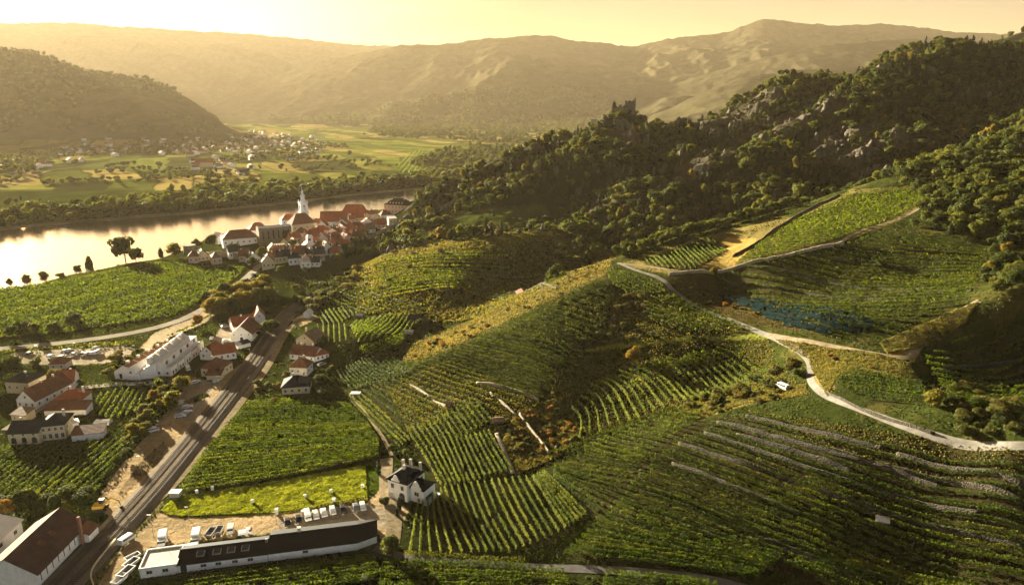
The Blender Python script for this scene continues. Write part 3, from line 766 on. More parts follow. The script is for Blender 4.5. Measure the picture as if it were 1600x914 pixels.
# far bank belt, islands of wood on the plain
def belt(poly, s, h0, h1, seed, keep=1.0, clump=0.0, base_z=0.0):
    P = np.array([at_z(a, b, base_z)[:2] for a, b in poly]); r0, r1 = P.min(0), P.max(0)
    X, Y, r = jitter_grid(r0[0], r1[0], r0[1], r1[1], s, seed)
    m = inpoly(X, Y, P) & (r.rand(len(X)) < keep)
    m &= Y < 4300
    if clump: m &= fbm(X / 110 + seed, Y / 110, 3) > clump
    X, Y = X[m], Y[m]; add_forest(X, Y, h0 + (h1 - h0) * r.rand(len(X)), r.randint(0, 3, len(X)))
belt([(-60, 362), (0, 357), (75, 349), (180, 341), (300, 331), (400, 321), (470, 314), (560, 302), (640, 295), (700, 290), (700, 281), (600, 285), (470, 292), (390, 297), (320, 304), (180, 324), (60, 338), (-60, 350)], 8.5, 8, 17, 5)
belt([(300, 305), (395, 295), (400, 288), (320, 292)], 9, 8, 15, 6)
belt([(640, 292), (720, 286), (850, 262), (900, 240), (880, 232), (780, 262), (700, 268), (660, 280)], 10, 10, 18, 7)
belt([(420, 196), (900, 210), (960, 200), (940, 190), (440, 186)], 26, 14, 24, 8, .9, .40)
belt([(560, 214), (900, 236), (920, 212), (600, 200)], 19, 12, 22, 9, .9, .53)
belt([(640, 262), (820, 262), (860, 240), (700, 234), (660, 250)], 13, 11, 20, 10, .9, .50)
belt([(0, 262), (420, 240), (560, 250), (640, 262), (560, 280), (300, 300), (0, 330)], 15, 6, 12, 11, .5, .60)
belt([(0, 242), (380, 214), (540, 225), (560, 245), (380, 255), (0, 262)], 17, 7, 13, 12, .6, .52)
belt([(-40, 250), (0, 245), (60, 268), (0, 300), (-40, 300)], 14, 8, 14, 13, .6, .5)
# left hill, crest and slopes
X, Y, r = jitter_grid(-3600, -700, 2000, 3500, 21, 14)
zz = grid_at(RIDGE_Z['left_hill'], X, Y); m = (zz > 25) & seen(X, Y, 20) & ((zz > 150) | (fbm(X / 160, Y / 160, 3) > .50))
add_forest(X[m], Y[m], (11 + 10 * r.rand(len(X)))[m], r.randint(0, 3, len(X))[m])
X, Y, r = jitter_grid(600, 2200, 1000, 1600, 11, 15)
zz = grid_at(RIDGE_Z['right_knob'], X, Y); m = (zz > 25) & seen(X, Y, 14) & (r.rand(len(X)) < .7)
add_forest(X[m], Y[m], (7 + 6 * r.rand(len(X)))[m], r.randint(0, 3, len(X))[m])
# line of woods along the foot of the castle hill and the dark ravine
def px_scatter(poly, s, seed, ymin=0, ymax=1e9, keep=1.0):
    P = hits(poly)[:, :2]; r0, r1 = P.min(0), P.max(0)
    X, Y, r = jitter_grid(r0[0], r1[0], r0[1], r1[1], s, seed); m = inpoly(X, Y, P) & (r.rand(len(X)) < keep) & (Y > ymin) & (Y < ymax)
    return X[m], Y[m], r
for poly, s, h0, h1, sd, var_ in (([(595, 392), (690, 372), (860, 356), (868, 350), (800, 354), (700, 366), (600, 384)], 4.2, 4, 7, 16, 0), ([(500, 398), (540, 376), (600, 378), (610, 392), (560, 402), (520, 412)], 5.5, 4, 7, 17, 0),
                                  ([(850, 400), (900, 380), (990, 360), (1100, 325), (1060, 366), (960, 396), (900, 418), (860, 438)], 5.2, 3, 7, 18, 0)):
    X, Y, r = px_scatter(poly, s, sd); add_forest(X, Y, h0 + (h1 - h0) * r.rand(len(X)), r.randint(0, 3, len(X)))

# forest trees in front: individuals -----------------------------------------------------------------
NEAR = []    # (X, Y, h, key, place)
def spur_line(pts, s, h0, h1, seed, place, keys, off=0.0, rows=1, ymin=200):
    P = smooth_line(pts, s, 2); N = normals2(P); r = random.Random(seed)
    for q in range(rows):
        for i in range(len(P)):
            o = off + q * s * .9 + (r.random() - .5) * s * .7
            X_, Y_ = P[i, 0] + N[i, 0] * o + (r.random() - .5) * s * .5, P[i, 1] + N[i, 1] * o + (r.random() - .5) * s * .5
            NEAR.append((X_, Y_, h0 + (h1 - h0) * r.random(), r.choice(keys), place))
MID = ['mid0', 'mid1', 'mid2']
spur_line([(972, 404), (1010, 394), (1060, 376), (1110, 362), (1160, 348), (1220, 330), (1290, 306), (1380, 280)], 4.6, 4.5, 7.5, 1, 'on the crest above the pale plateau vineyard', MID + ['near0'], 1.0, 3)
spur_line([(890, 424), (920, 415), (960, 402)], 3.6, 2.2, 4.0, 2, 'on the low end of the spur', ['bush0', 'bush1', 'bush2'], 0.5, 3)
def wood(poly, s, h0, h1, seed, place, keys, keep=1.0):
    X, Y, r = px_scatter(poly, s, seed, 60, 520, keep); q = random.Random(seed)
    for x, y in zip(X, Y): NEAR.append((x, y, h0 + (h1 - h0) * q.random(), q.choice(keys), place))
wood([(1390, 285), (1420, 262), (1500, 235), (1640, 195), (1640, 400), (1560, 392), (1480, 372), (1420, 360), (1440, 330), (1470, 315)], 5.3, 5, 8.5, 31, 'in the wood on the right slope', MID + ['near1', 'pine0'])
wood([(1545, 405), (1600, 392), (1650, 400), (1650, 500), (1590, 505), (1545, 490), (1530, 470)], 4.8, 4, 6.5, 32, 'in the lit clump at the right edge', ['near0', 'near2', 'yell0'])
wood([(1480, 610), (1520, 600), (1600, 620), (1650, 650), (1640, 690), (1540, 685), (1470, 670)], 4.0, 1.4, 3.0, 33, 'in the dark hollow beside the road', ['bushd', 'near3', 'bush0'])
wood([(205, 700), (195, 670), (222, 640), (238, 612), (275, 596), (272, 632), (236, 670), (208, 710), (188, 735), (178, 738)], 4.6, 3.5, 5.5, 34, 'between the left vineyard and the gravel strip', ['yell0', 'yell1', 'near2'])
wood([(320, 480), (345, 470), (400, 455), (420, 450), (425, 470), (395, 485), (350, 495), (325, 495)], 6.0, 8.5, 12, 35, 'in the golden grove by the river road', ['yell1', 'yell2', 'near0'])
wood([(0, 790), (150, 775), (160, 795), (120, 805), (40, 812), (0, 815)], 5.0, 4.0, 6.5, 36, 'in the row between the left vineyard and the brown hall', ['near0', 'near3', 'yell0'])
wood([(455, 455), (560, 420), (540, 470), (480, 490), (440, 470)], 6.0, 2.5, 5.0, 37, 'on the bushy slope below the old town', ['bush0', 'near3', 'bushd'], .75)
wood([(145, 590), (180, 560), (215, 552), (262, 535), (250, 550), (200, 572), (185, 590), (160, 600)], 5.0, 3.0, 5.0, 38, 'in the gardens behind the car park', ['near1', 'bush1', 'yell0'], .8)
wood([(40, 565), (75, 568), (75, 585), (120, 585), (150, 590), (145, 600), (120, 605), (60, 580)], 5, 3, 5, 39, 'in the gardens behind the car park', ['near1', 'near3', 'bush1'], .8)
wood([(990, 560), (1060, 545), (1000, 590), (960, 600), (890, 600), (900, 570)], 6, 1.5, 3.2, 40, 'in the shady gully of terraces', ['bush0', 'bushd'], .5)
wood([(1100, 610), (1170, 600), (1250, 560), (1255, 585), (1230, 600), (1150, 625), (1070, 640)], 4.5, 1.5, 3.4, 41, 'above the striped dark slope', ['bush0', 'bush2', 'bushd'], .7)
wood([(870, 470), (940, 452), (1050, 472), (1180, 520), (1150, 543), (1000, 528), (900, 580), (860, 560)], 5.5, .9, 2.4, 56, 'on the scrubby face between spur and concrete road', ['bushd', 'bush0', 'bushd'], .6)
wood([(930, 480), (1000, 455), (1020, 470), (980, 510), (930, 535), (905, 545)], 5, 1.2, 3.0, 42, 'around the rocks left of the concrete road', ['bush0', 'bush2'], .6)
wood([(1060, 440), (1110, 432), (1160, 470), (1200, 500), (1170, 500), (1090, 470)], 5, .8, 2.0, 43, 'on the brown bank beside the concrete road', ['bush0', 'bushr', 'bush2'], .7)
wood([(790, 690), (810, 648), (890, 622), (905, 680), (865, 712), (812, 738)], 2.6, .8, 2.0, 44, 'on the rusty scrub slope', ['bushr', 'bush0', 'bushd', 'bushr'], .8)
wood([(640, 560), (700, 520), (760, 500), (780, 512), (700, 548), (650, 562)], 4.0, .8, 2.2, 45, 'on the dry grass spur', ['bush2', 'bush0', 'bushr'], .5)
wood([(780, 490), (880, 440), (960, 398), (955, 415), (890, 455), (830, 485)], 3.6, .6, 1.7, 46, 'on the dry grass spur', ['bush2', 'bush0', 'bushr'], .45)
wood([(1050, 655), (1085, 632), (1180, 615), (1250, 605), (1240, 618), (1090, 655)], 2.6, .7, 1.8, 47, 'along the strip above the dark slope', ['bush2', 'bush0', 'bushd'], .7)
wood([(860, 710), (920, 685), (1000, 665), (1050, 645), (1050, 655), (960, 685), (870, 722)], 2.6, .6, 1.5, 48, 'along the ditch below the gully', ['bushd', 'bush0'], .6)
wood([(400, 492), (470, 478), (520, 470), (500, 490), (440, 500)], 6, 2, 4, 49, 'near the railway cutting', ['bush1', 'bushd'], .4)
wood([(1270, 550), (1380, 575), (1440, 600), (1400, 590), (1300, 582)], 4, .6, 1.6, 50, 'on the dry bank inside the road fork', ['bush2', 'bushr'], .5)
wood([(560, 385), (880, 372), (900, 400), (840, 440), (700, 470), (560, 460)], 13, 1.2, 3.0, 51, 'on the grassy knoll', ['bush0', 'bush2', 'bushd'], .6)
wood([(0, 520), (130, 500), (150, 512), (30, 528), (0, 535)], 8, 4, 7, 52, 'at the lower edge of the riverside field', ['near1', 'bushd', 'mid0'], .6)
wood([(400, 600), (440, 560), (455, 590), (438, 640), (380, 625)], 5, 1, 2.6, 53, 'in the gardens right of the railway', ['bush0', 'bush1', 'yell0'], .55)
wood([(490, 580), (520, 570), (530, 610), (500, 630), (488, 600)], 5, 2, 4.5, 54, 'in the gardens right of the railway', ['near3', 'bushd', 'yell0'], .8)
wood([(900, 893), (930, 895), (940, 914), (905, 914)], 3.5, 2, 3.2, 55, 'beside the lane at the bottom', ['near0', 'yell0'], .9)
def scored(t):
    dist = math.hypot(t[0], t[1]); p = to_px(t[0], t[1], float(ground(t[0], t[1])))
    inside = -40 < p[0] < 1640 and -20 < p[1] < 960 and bool(seen(np.array([t[0]]), np.array([t[1]]), t[2] * .8)[0])
    return (t[2] / dist) if inside else -1
def nice(key, h):
    if key.startswith('bushr'): return 'rusty brown'
    if key.startswith('bushd'): return 'dark green'
    if key.startswith('bush'): return 'olive'
    if key.startswith('yell'): return 'yellowing'
    if key.startswith('pine'): return 'dark pine'
    return 'green'
nb = [t for t in NEAR if t[3].startswith('bush')]; nt_ = [t for t in NEAR if not t[3].startswith('bush')]
for lst, nm, cat, cap in ((nt_, 'tree', 'tree', 265), (nb, 'shrub', 'shrub', 290)):
    lst.sort(key=lambda t: -scored(t))
    for i, t in enumerate(lst):
        s = scored(t)
        if s < 0: continue
        if i < cap:
            pl = t[4]; col = nice(t[3], t[2])
            lb = '%s %s %s' % (col, nm, pl)
            tree(nm, t[3], t[0], t[1], t[2], lb, '%s %ss %s' % (col, nm, pl), cat, parts=(s > .022))
        else:
            add_forest(np.array([t[0]]), np.array([t[1]]), np.array([t[2]]), np.array([5 if nm == 'shrub' else (0, 1, 2)[i % 3]]))

# the forest: one object that scatters low-cost trees
variants = []
for i in range(3):
    V, F = crown(90 + i, 360, .125, w=.95 + .12 * i, lobes=6 + i); variants.append(mesh_from('forest_tree', V, F, M_LEAF))
V, F = crown(94, 360, .125, w=.9, lobes=7); variants.append(mesh_from('forest_tree', V, F, M_LEAFY))
V, F = crown(95, 360, .12, w=.55, kind='pine', base=.2, lobes=6); variants.append(mesh_from('forest_tree', V, F, M_PINE))
V, F = crown(96, 200, .19, w=1.5, kind='bush', base=0, lobes=6); variants.append(mesh_from('forest_tree', V, F, M_BUSH))
vcol = bpy.data.collections.new('forest_variants')      # never linked to the scene
for i, me in enumerate(variants):
    o = bpy.data.objects.new('v%d' % i, me); vcol.objects.link(o)
FPA = np.concatenate(FP)
if len(FPA):
    gz = ground(FPA[:, 0], FPA[:, 1])
    me = bpy.data.meshes.new('forest'); me.vertices.add(len(FPA))
    me.vertices.foreach_set('co', np.c_[FPA[:, 0], FPA[:, 1], gz - .15].astype(np.float32).ravel())
    rs_ = np.random.RandomState(17); n_ = len(FPA); wx = .60 + .50 * rs_.rand(n_)
    a1 = me.attributes.new('size', 'FLOAT_VECTOR', 'POINT'); a1.data.foreach_set('vector', (FPA[:, 2:3] * np.c_[wx, wx * (.8 + .4 * rs_.rand(n_)), .66 + .58 * rs_.rand(n_) ** 1.5]).astype(np.float32).ravel())
    a2 = me.attributes.new('var', 'INT', 'POINT'); a2.data.foreach_set('value', FPA[:, 3].astype(np.int32))
    r = np.random.RandomState(5); a3 = me.attributes.new('rot', 'FLOAT', 'POINT'); a3.data.foreach_set('value', (r.rand(len(FPA)) * 6.283).astype(np.float32))
    fo = link('forest', me); tag(fo, 'dense woods on the castle hill and along the river', None, None, 'stuff')
    ng = bpy.data.node_groups.new('scatter', 'GeometryNodeTree')
    ng.interface.new_socket('Geometry', in_out='INPUT', socket_type='NodeSocketGeometry'); ng.interface.new_socket('Geometry', in_out='OUTPUT', socket_type='NodeSocketGeometry')
    gi = ng.nodes.new('NodeGroupInput'); go = ng.nodes.new('NodeGroupOutput'); ip = ng.nodes.new('GeometryNodeInstanceOnPoints'); ci = ng.nodes.new('GeometryNodeCollectionInfo')
    ci.inputs['Collection'].default_value = vcol; ci.inputs['Separate Children'].default_value = True; ci.inputs['Reset Children'].default_value = True
    ip.inputs['Pick Instance'].default_value = True
    def na(nm, ty):
        x = ng.nodes.new('GeometryNodeInputNamedAttribute'); x.data_type = ty; x.inputs[0].default_value = nm; return [s for s in x.outputs if s.enabled][0]
    ng.links.new(gi.outputs[0], ip.inputs['Points']); ng.links.new(ci.outputs[0], ip.inputs['Instance'])
    ng.links.new(na('var', 'INT'), ip.inputs['Instance Index']); ng.links.new(na('size', 'FLOAT_VECTOR'), ip.inputs['Scale'])
    cx = ng.nodes.new('ShaderNodeCombineXYZ'); ng.links.new(na('rot', 'FLOAT'), cx.inputs[2]); ng.links.new(cx.outputs[0], ip.inputs['Rotation'])
    ng.links.new(ip.outputs[0], go.inputs[0])
    md = fo.modifiers.new('scatter', 'NODES'); md.node_group = ng
print('forest points', len(FPA), 'near trees', len(nt_), 'near bushes', len(nb))
# ------------------------------------------------------------------ vineyards
ROWS = []   # dict(P world polyline xy, h, w, field)
def loft(field, guides, counts, h=1.7, w=.75, gap=.0, step=None, skip=0.0, seed=0):
    """rows between successive guide lines given in the photograph's pixels"""
    G = [smooth_line(g, 1.0, 2)[:, :2] for g in guides]
    M = 60
    def rs(P):
        d = np.r_[0, np.cumsum(np.linalg.norm(np.diff(P, axis=0), axis=1))]; s = np.linspace(0, d[-1], M)
        return np.stack([np.interp(s, d, P[:, k]) for k in (0, 1)], 1)
    G = [rs(g) for g in G]; r = random.Random(seed)
    for k in range(len(G) - 1):
        n = counts[k] if isinstance(counts, (list, tuple)) else counts
        for i in range(n + (1 if k == len(G) - 2 else 0)):
            f = i / n
            if r.random() < skip: continue
            P = G[k] * (1 - f) + G[k + 1] * f
            P = P[int(r.random() * gap * M):M - int(r.random() * gap * M)]
            ROWS.append(dict(P=P, h=h * (.92 + .16 * r.random()), w=w, field=field))
def comb(field, poly, d0, d1, spacing, h=1.7, w=.75, curve=0.0, seed=0):
    """parallel rows inside a field outline"""
    R = hits(poly)[:, :2]
    # refine outline so that it follows the ground
    pl = []
    for (a, b) in zip(poly, poly[1:] + poly[:1]):
        for f in (0, .25, .5, .75): pl.append((a[0] * (1 - f) + b[0] * f, a[1] * (1 - f) + b[1] * f))
    R = hits(pl)[:, :2]
    A, B = hits([d0, d1])[:, :2]; t = (B - A) / np.linalg.norm(B - A); n = np.array([-t[1], t[0]])
    q = (R @ n); r = random.Random(seed)
    o = q.min() + spacing * .5
    tt = R @ t; t0, t1 = tt.min() - 2, tt.max() + 2; S_ = np.arange(t0, t1, 1.0)
    while o < q.max():
        L = t[None] * S_[:, None] + n[None] * (o + curve * ((S_ - (t0 + t1) / 2) / (t1 - t0) * 2)[:, None] ** 2 * (t1 - t0) * .1)
        ins = inpoly(L[:, 0], L[:, 1], R)
        i = 0
        while i < len(ins):
            if ins[i]:
                j = i
                while j + 1 < len(ins) and ins[j + 1]: j += 1
                if j - i > 3: ROWS.append(dict(P=L[i:j + 1], h=h * (.92 + .16 * r.random()), w=w, field=field))
                i = j + 1
            else: i += 1
        o += spacing * (.97 + .06 * r.random())

loft('steep striped vineyard below the rusty scrub', [[(655, 785), (648, 820), (640, 868)], [(695, 766), (712, 815), (738, 866)], [(746, 757), (765, 810), (796, 866)], [(832, 748), (855, 785), (884, 830)], [(850, 742), (880, 770), (916, 808)]], [6, 5, 8, 5], 1.9, .8)
loft('middle striped vineyard beside the stone steps', [[(658, 706), (690, 762)], [(705, 690), (733, 757)], [(763, 677), (800, 738)]], [6, 8], 1.9, .8)
loft('upper striped vineyard above the white villa', [[(636, 672), (656, 704)], [(690, 650), (715, 690)], [(741, 627), (768, 660)]], [7, 7], 1.8, .8)
loft('broad vineyard right of the railway', [[(388, 630), (460, 626), (545, 633)], [(352, 668), (450, 662), (575, 665)], [(315, 712), (450, 700), (592, 690)], [(276, 771), (420, 750), (592, 714)]], [11, 10, 10], 1.5, .7)
comb('vineyard in the lower left corner', [(-30, 702), (150, 690), (195, 686), (190, 715), (150, 775), (60, 786), (-30, 790)], (60, 775), (150, 700), 2.3, 1.7)
comb('small vineyard behind the village houses', [(152, 618), (232, 600), (246, 606), (216, 645), (172, 660), (142, 652)], (190, 655), (215, 612), 2.3, 1.6)
loft('vineyard right of the grassy ditch', [[(864, 748), (935, 802)], [(866, 732), (980, 752)], [(925, 700), (1018, 716)]], [6, 5], 1.7, .5)
loft('dark vineyard triangle above the lane', [[(969, 787), (1100, 832), (1220, 876)], [(925, 825), (1060, 855), (1200, 890)], [(882, 866), (1030, 882), (1185, 906)]], [6, 5], 1.7, .5)
loft('upper dark terraces of the right slope', [[(1160, 648), (1300, 680), (1450, 717), (1640, 760)], [(1085, 668), (1250, 725), (1400, 765), (1640, 826)]], [4], 1.5, .7, .06, seed=1)
loft('middle dark terraces of the right slope', [[(1083, 672), (1250, 729), (1400, 769), (1640, 832)], [(1030, 704), (1200, 769), (1400, 830), (1640, 890)]], [5], 1.7, .5, .04, seed=2)
loft('lowest terraces of the right slope', [[(1028, 708), (1200, 773), (1400, 834), (1640, 896)], [(990, 754), (1150, 818), (1330, 888), (1450, 935)]], [6], 1.8, .5, .05, seed=3)
loft('corner vineyard at the lower right', [[(1340, 885), (1450, 905), (1640, 955)], [(1225, 880), (1300, 915), (1350, 940)]], [7], 1.8, .8, seed=4)
loft('dark vineyard along the bottom edge', [[(600, 879), (750, 885), (880, 896)], [(590, 925), (750, 930), (900, 935)]], [7], 1.7, .8, seed=5)
loft('short rows below the lane', [[(945, 898), (1040, 903), (1120, 915)], [(940, 925), (1040, 930), (1120, 935)]], [4], 1.7, .8, seed=6)
loft('vineyard in the shade below the long black roof', [[(250, 914), (400, 894), (585, 872)], [(300, 955), (430, 935), (600, 905)]], [7], 1.7, .8, seed=7)
loft('long slope vineyard below the dry spur', [[(900, 455), (925, 458), (958, 470)], [(840, 492), (880, 500), (945, 522)], [(750, 530), (820, 542), (890, 572)], [(650, 568), (760, 600), (850, 632)], [(568, 612), (605, 640), (645, 670)]], [6, 8, 12, 11], 1.6, .7, .08, seed=8)
comb('lit corner of rows above the ditch', [(905, 702), (932, 688), (1055, 646), (1105, 642), (1085, 666), (1030, 700), (1003, 722), (985, 722)], (930, 700), (1015, 725), 2.3, 1.5, .7)
loft('narrow dark band of rows in the lower right', [[(985, 757), (1150, 822), (1330, 893)], [(972, 783), (1100, 828), (1225, 874)]], [3], 1.6, .7, seed=21)
comb('golden patch beside the railway cutting', [(497, 488), (535, 483), (562, 490), (530, 507), (502, 508)], (505, 487), (518, 506), 2.3)
comb('golden square behind the pale gable house', [(493, 511), (541, 508), (541, 535), (496, 540)], (510, 512), (510, 536), 2.6)
comb('golden slope of diagonal rows', [(545, 507), (600, 494), (640, 490), (652, 518), (600, 530), (560, 541)], (545, 537), (580, 505), 2.4)
comb('lower golden slope', [(556, 545), (640, 521), (628, 540), (572, 562)], (560, 556), (640, 530), 2.0)
loft('curved rows above the broad vineyard', [[(527, 582), (535, 595), (552, 612)], [(560, 566), (575, 582), (600, 598)], [(600, 553), (625, 568), (645, 582)]], [7, 8], 1.6, .7, seed=9)
comb('upper pale plateau vineyard', [(1145, 416), (1180, 386), (1240, 346), (1330, 304), (1420, 294), (1452, 312), (1400, 340), (1335, 366), (1300, 378), (1220, 398)], (1200, 366), (1330, 358), 3.3, 1.3, .55)
comb('pale fan of rows beside the bend', [(998, 409), (1110, 371), (1136, 392), (1086, 423), (1032, 420)], (1058, 388), (1085, 416), 2.2, 1.2, .5)
comb('dark plateau vineyard', [(1110, 432), (1220, 402), (1320, 385), (1372, 362), (1480, 386), (1545, 402), (1530, 440), (1500, 485), (1400, 512), (1380, 526), (1250, 492), (1130, 455)], (1200, 425), (1450, 452), 4.2, 1.7, .9, .5)
comb('dark hollow vineyard at the right edge', [(1440, 562), (1500, 530), (1640, 512), (1640, 610), (1530, 652), (1470, 612)], (1450, 562), (1600, 545), 3.8, 1.5, .8, .6)
comb('island of rows inside the road bend', [(1298, 595), (1340, 578), (1440, 600), (1452, 620), (1420, 642), (1325, 618)], (1300, 590), (1440, 612), 2.3, 1.5)
loft('lit terraces in the gully', [[(1115, 545), (1160, 558), (1215, 588)], [(1050, 560), (1100, 580), (1140, 618)], [(985, 572), (1030, 592), (1065, 632)], [(925, 596), (960, 606), (985, 660)], [(893, 640), (910, 655), (905, 690)]], [6, 7, 6, 5], 1.6, .8, .1, seed=10)
comb('rows between the bend and the rocks', [(945, 425), (990, 428), (1035, 448), (1040, 460), (1000, 462), (960, 455)], (955, 428), (1030, 455), 2.3, 1.5)
comb('slope under the concrete road', [(1005, 465), (1050, 462), (1130, 497), (1185, 520), (1080, 522), (1010, 500)], (1010, 470), (1150, 515), 2.4, 1.5)
loft('terraces on the grassy knoll', [[(565, 420), (620, 405), (700, 398), (790, 396)], [(560, 438), (640, 424), (720, 424), (830, 425)], [(580, 470), (660, 455), (740, 455), (810, 462)]], [5, 8], 1.3, .8, .15, .15, seed=11)
comb('slope between the knoll and the railway', [(500, 470), (560, 445), (640, 470), (690, 495), (640, 488), (560, 492)], (560, 450), (640, 486), 3.0, 1.4)
loft('sunny grass terraces above the railway', [[(540, 620), (570, 650), (625, 700)], [(560, 616), (590, 640), (640, 690)]], [3], 1.4, .7, seed=12)
comb('wide riverside vineyard', [(-50, 458), (60, 446), (130, 432), (250, 410), (385, 418), (375, 432), (320, 470), (270, 495), (100, 522), (-50, 534)], (60, 500), (300, 440), 3.4, 1.5, .9)
comb('far striped vineyard on the plain', [(615, 262), (640, 238), (665, 235), (668, 268), (630, 272)], (628, 262), (650, 236), 9.0, 2.4, 2.0)

def row_geo(P, h, w, seed):
    r = np.random.RandomState(seed); X, Y = P[:, 0], P[:, 1]
    d = np.r_[0, np.cumsum(np.hypot(np.diff(X), np.diff(Y)))]; L = d[-1]
    dist = float(np.hypot(X.mean(), Y.mean()))
    size = .29 if dist < 190 else .36 if dist < 260 else .55 if dist < 360 else .85 if dist < 620 else 2.2
    per = min(34, 2.3 * (1.7 / size ** 2) * .75)
    n = max(6, int(L * per))
    s = r.rand(n) * L
    dens = fbm(s * .45 + seed, s * 0 + seed * 1.7, 3)           # gaps and bushier vines
    vine = np.abs(((s / 1.15) % 1) - .5)
    keep = (dens > .26) & (r.rand(n) < 1.15 - vine * 1.0); s = s[keep]; dens = dens[keep]; n = len(s)
    if n < 3: return None
    cx = np.interp(s, d, X); cyy = np.interp(s, d, Y)
    tx = np.gradient(X); ty = np.gradient(Y); nn = np.hypot(tx, ty) + 1e-9
    nx = np.interp(s, d, -ty / nn); ny = np.interp(s, d, tx / nn)
    zz = r.rand(n) ** .75; hh = h * (.72 + .55 * dens)
    off = (r.rand(n) - .5) * w * (.85 - .35 * zz)
    z = ground(cx, cyy) + .35 + zz * (hh - .35)
    C = np.stack([cx + nx * off, cyy + ny * off, z], 1)
    Nn = np.stack([nx * np.sign(off), ny * np.sign(off), .3 + zz * .9], 1) + r.normal(size=(n, 3)) * .6
    return quads(C, Nn, size * (.7 + .6 * r.rand(n)), r)
def trellis(P):
    Q = resample(P, 2.5); N = normals2(Q); z = ground(Q[:, 0], Q[:, 1]); m = len(Q)
    V = np.stack([np.c_[Q + N * a, z + b] for a, b in ((-.03, .85), (.03, .85), (.03, .95), (-.03, .95))], 1).reshape(-1, 3); I = np.arange(m * 4).reshape(m, 4)
    return V, np.stack([I[:-1], np.roll(I, -1, 1)[:-1], np.roll(I, -1, 1)[1:], I[1:]], -1).reshape(-1, 4)
# tilled ground under the vines, coloured darker to deepen shade between rows
vm = np.zeros(Z.shape, bool)
for R_ in ROWS:
    P = R_['P']
    if P[:, 1].mean() > 700: continue
    d = np.r_[0, np.cumsum(np.hypot(*np.diff(P, axis=0).T))]; s = np.arange(0, d[-1], .6); q = np.stack([np.interp(s, d, P[:, 0]), np.interp(s, d, P[:, 1])], 1)
    for ox in (-.9, 0, .9):
        for oy in (-.9, 0, .9):
            X, Y = q[:, 0] + ox, q[:, 1] + oy
            vm[np.clip(np.round((np.log(Y) - LY[0]) / (LY[1] - LY[0])), 0, NY - 1).astype(int), np.clip(np.round((X / Y - UC[0]) / (UC[1] - UC[0])), 0, NU - 1).astype(int)] = True
soil_shade_mix = (.75 + .5 * (n2 - .5))[..., None] * vm[..., None]
ALB[:] = ALB * (1 - soil_shade_mix) + np.array((.030, .028, .013)) * soil_shade_mix
land_me.color_attributes['albedo'].data.foreach_set('color', np.concatenate([ALB.reshape(-1, 3), np.ones((NU * NY, 1))], 1).astype(np.float32).ravel())
tot = 0
for i, R_ in enumerate(ROWS):
    P = R_['P']; L = float(np.hypot(*np.diff(P, axis=0).T).sum()); R_['L'] = L; tot += L
    zc = ground(P[:, 0], P[:, 1]); px, py = to_px(P[:, 0], P[:, 1], zc + 1); R_['px'] = (px, py)
    vis = (px > 0) & (px < 1600) & (py > 0) & (py < 914) & seen(P[:, 0], P[:, 1], 1.5)
    dist = np.hypot(P[:, 0], P[:, 1]).mean()
    R_['vis'] = vis.mean(); R_['score'] = vis.mean() * np.hypot(np.ptp(px), np.ptp(py)) * R_['h'] / dist
R2 = [R_ for R_ in ROWS if R_['vis'] > 0 or R_['L'] < 1e9]
R2.sort(key=lambda q: -q['score'])
GREEN_SHADE_F = ('riverside', 'broad vineyard', 'lower left', 'dark', 'terraces of the right', 'corner vineyard', 'shade', 'hollow', 'long slope', 'narrow dark', 'grassy ditch', 'short rows', 'island', 'bottom edge')  # greener fields, plus shaded slopes given the darker leaf colour
def vmat(fld): return M_VINEG_SHADE if any(k in fld for k in GREEN_SHADE_F) else M_VINE
byf = {}; rest_v, rest_f, rest_m, off = [], [], [], 0
for i, R_ in enumerate(R2):
    g = row_geo(R_['P'], R_['h'], R_['w'], i)
    if g is None: continue
    V, F = g
    if i < 300 and R_['score'] > 0:
        tv, tf = trellis(R_['P']); nl = len(F); F = np.concatenate([F, tf + len(V)]); V = np.concatenate([V, tv])
        c = R_['P'][len(R_['P']) // 2]; b = np.array([c[0], c[1], float(ground(c[0], c[1]))])
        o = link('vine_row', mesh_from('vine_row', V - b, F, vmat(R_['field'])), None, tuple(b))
        tag(o, 'row of green vines in the ' + R_['field'], 'vine row', 'vine rows of the ' + R_['field'])
        byf.setdefault(R_['field'], []).append((o, float(np.mean(R_['px'][0])), float(np.mean(R_['px'][1]))))
    else:
        rest_v.append(V); rest_f.append(F + off); off += len(V); rest_m.append(np.full(len(F), 1 if vmat(R_['field']) is M_VINEG_SHADE else 0, np.int32))
me_ = mesh_from('vine_rows', np.concatenate(rest_v), np.concatenate(rest_f), [M_VINE, M_VINEG_SHADE]); me_.polygons.foreach_set('material_index', np.concatenate(rest_m)); o = link('vine_rows', me_); tag(o, 'all the smaller rows of vines on the slopes and the plain', None, None, 'stuff')
print('rows', len(ROWS), 'length', int(tot), 'faces rest', off // 4)

# tall grass on the bright meadow beside the parking, and rough grass on the banks
def tufts(poly, n, size, h, mat, nm, label, seed):
    r = np.random.RandomState(seed); P = hits(poly)[:, :2]; a, b = P.min(0), P.max(0)
    x = a[0] + (b[0] - a[0]) * r.rand(n * 3); y = a[1] + (b[1] - a[1]) * r.rand(n * 3); m = inpoly(x, y, P); x, y = x[m][:n], y[m][:n]
    k = fbm(x / 2.0 + seed, y / 2.0, 4); hh = h * (.4 + 1.2 * k)
    C = np.stack([x, y, ground(x, y) + hh * .5], 1); Nn = np.stack([r.normal(size=len(x)), r.normal(size=len(x)), .5 * np.ones(len(x))], 1)
    return quads(C, Nn, size * (.6 + .8 * k), r, 1.0)
V, F = tufts([(252, 797), (274, 777), (420, 755), (560, 729), (571, 729), (574, 782), (430, 801), (285, 807), (262, 804)], 42000, .36, .42, M_TALLG, '', '', 1)
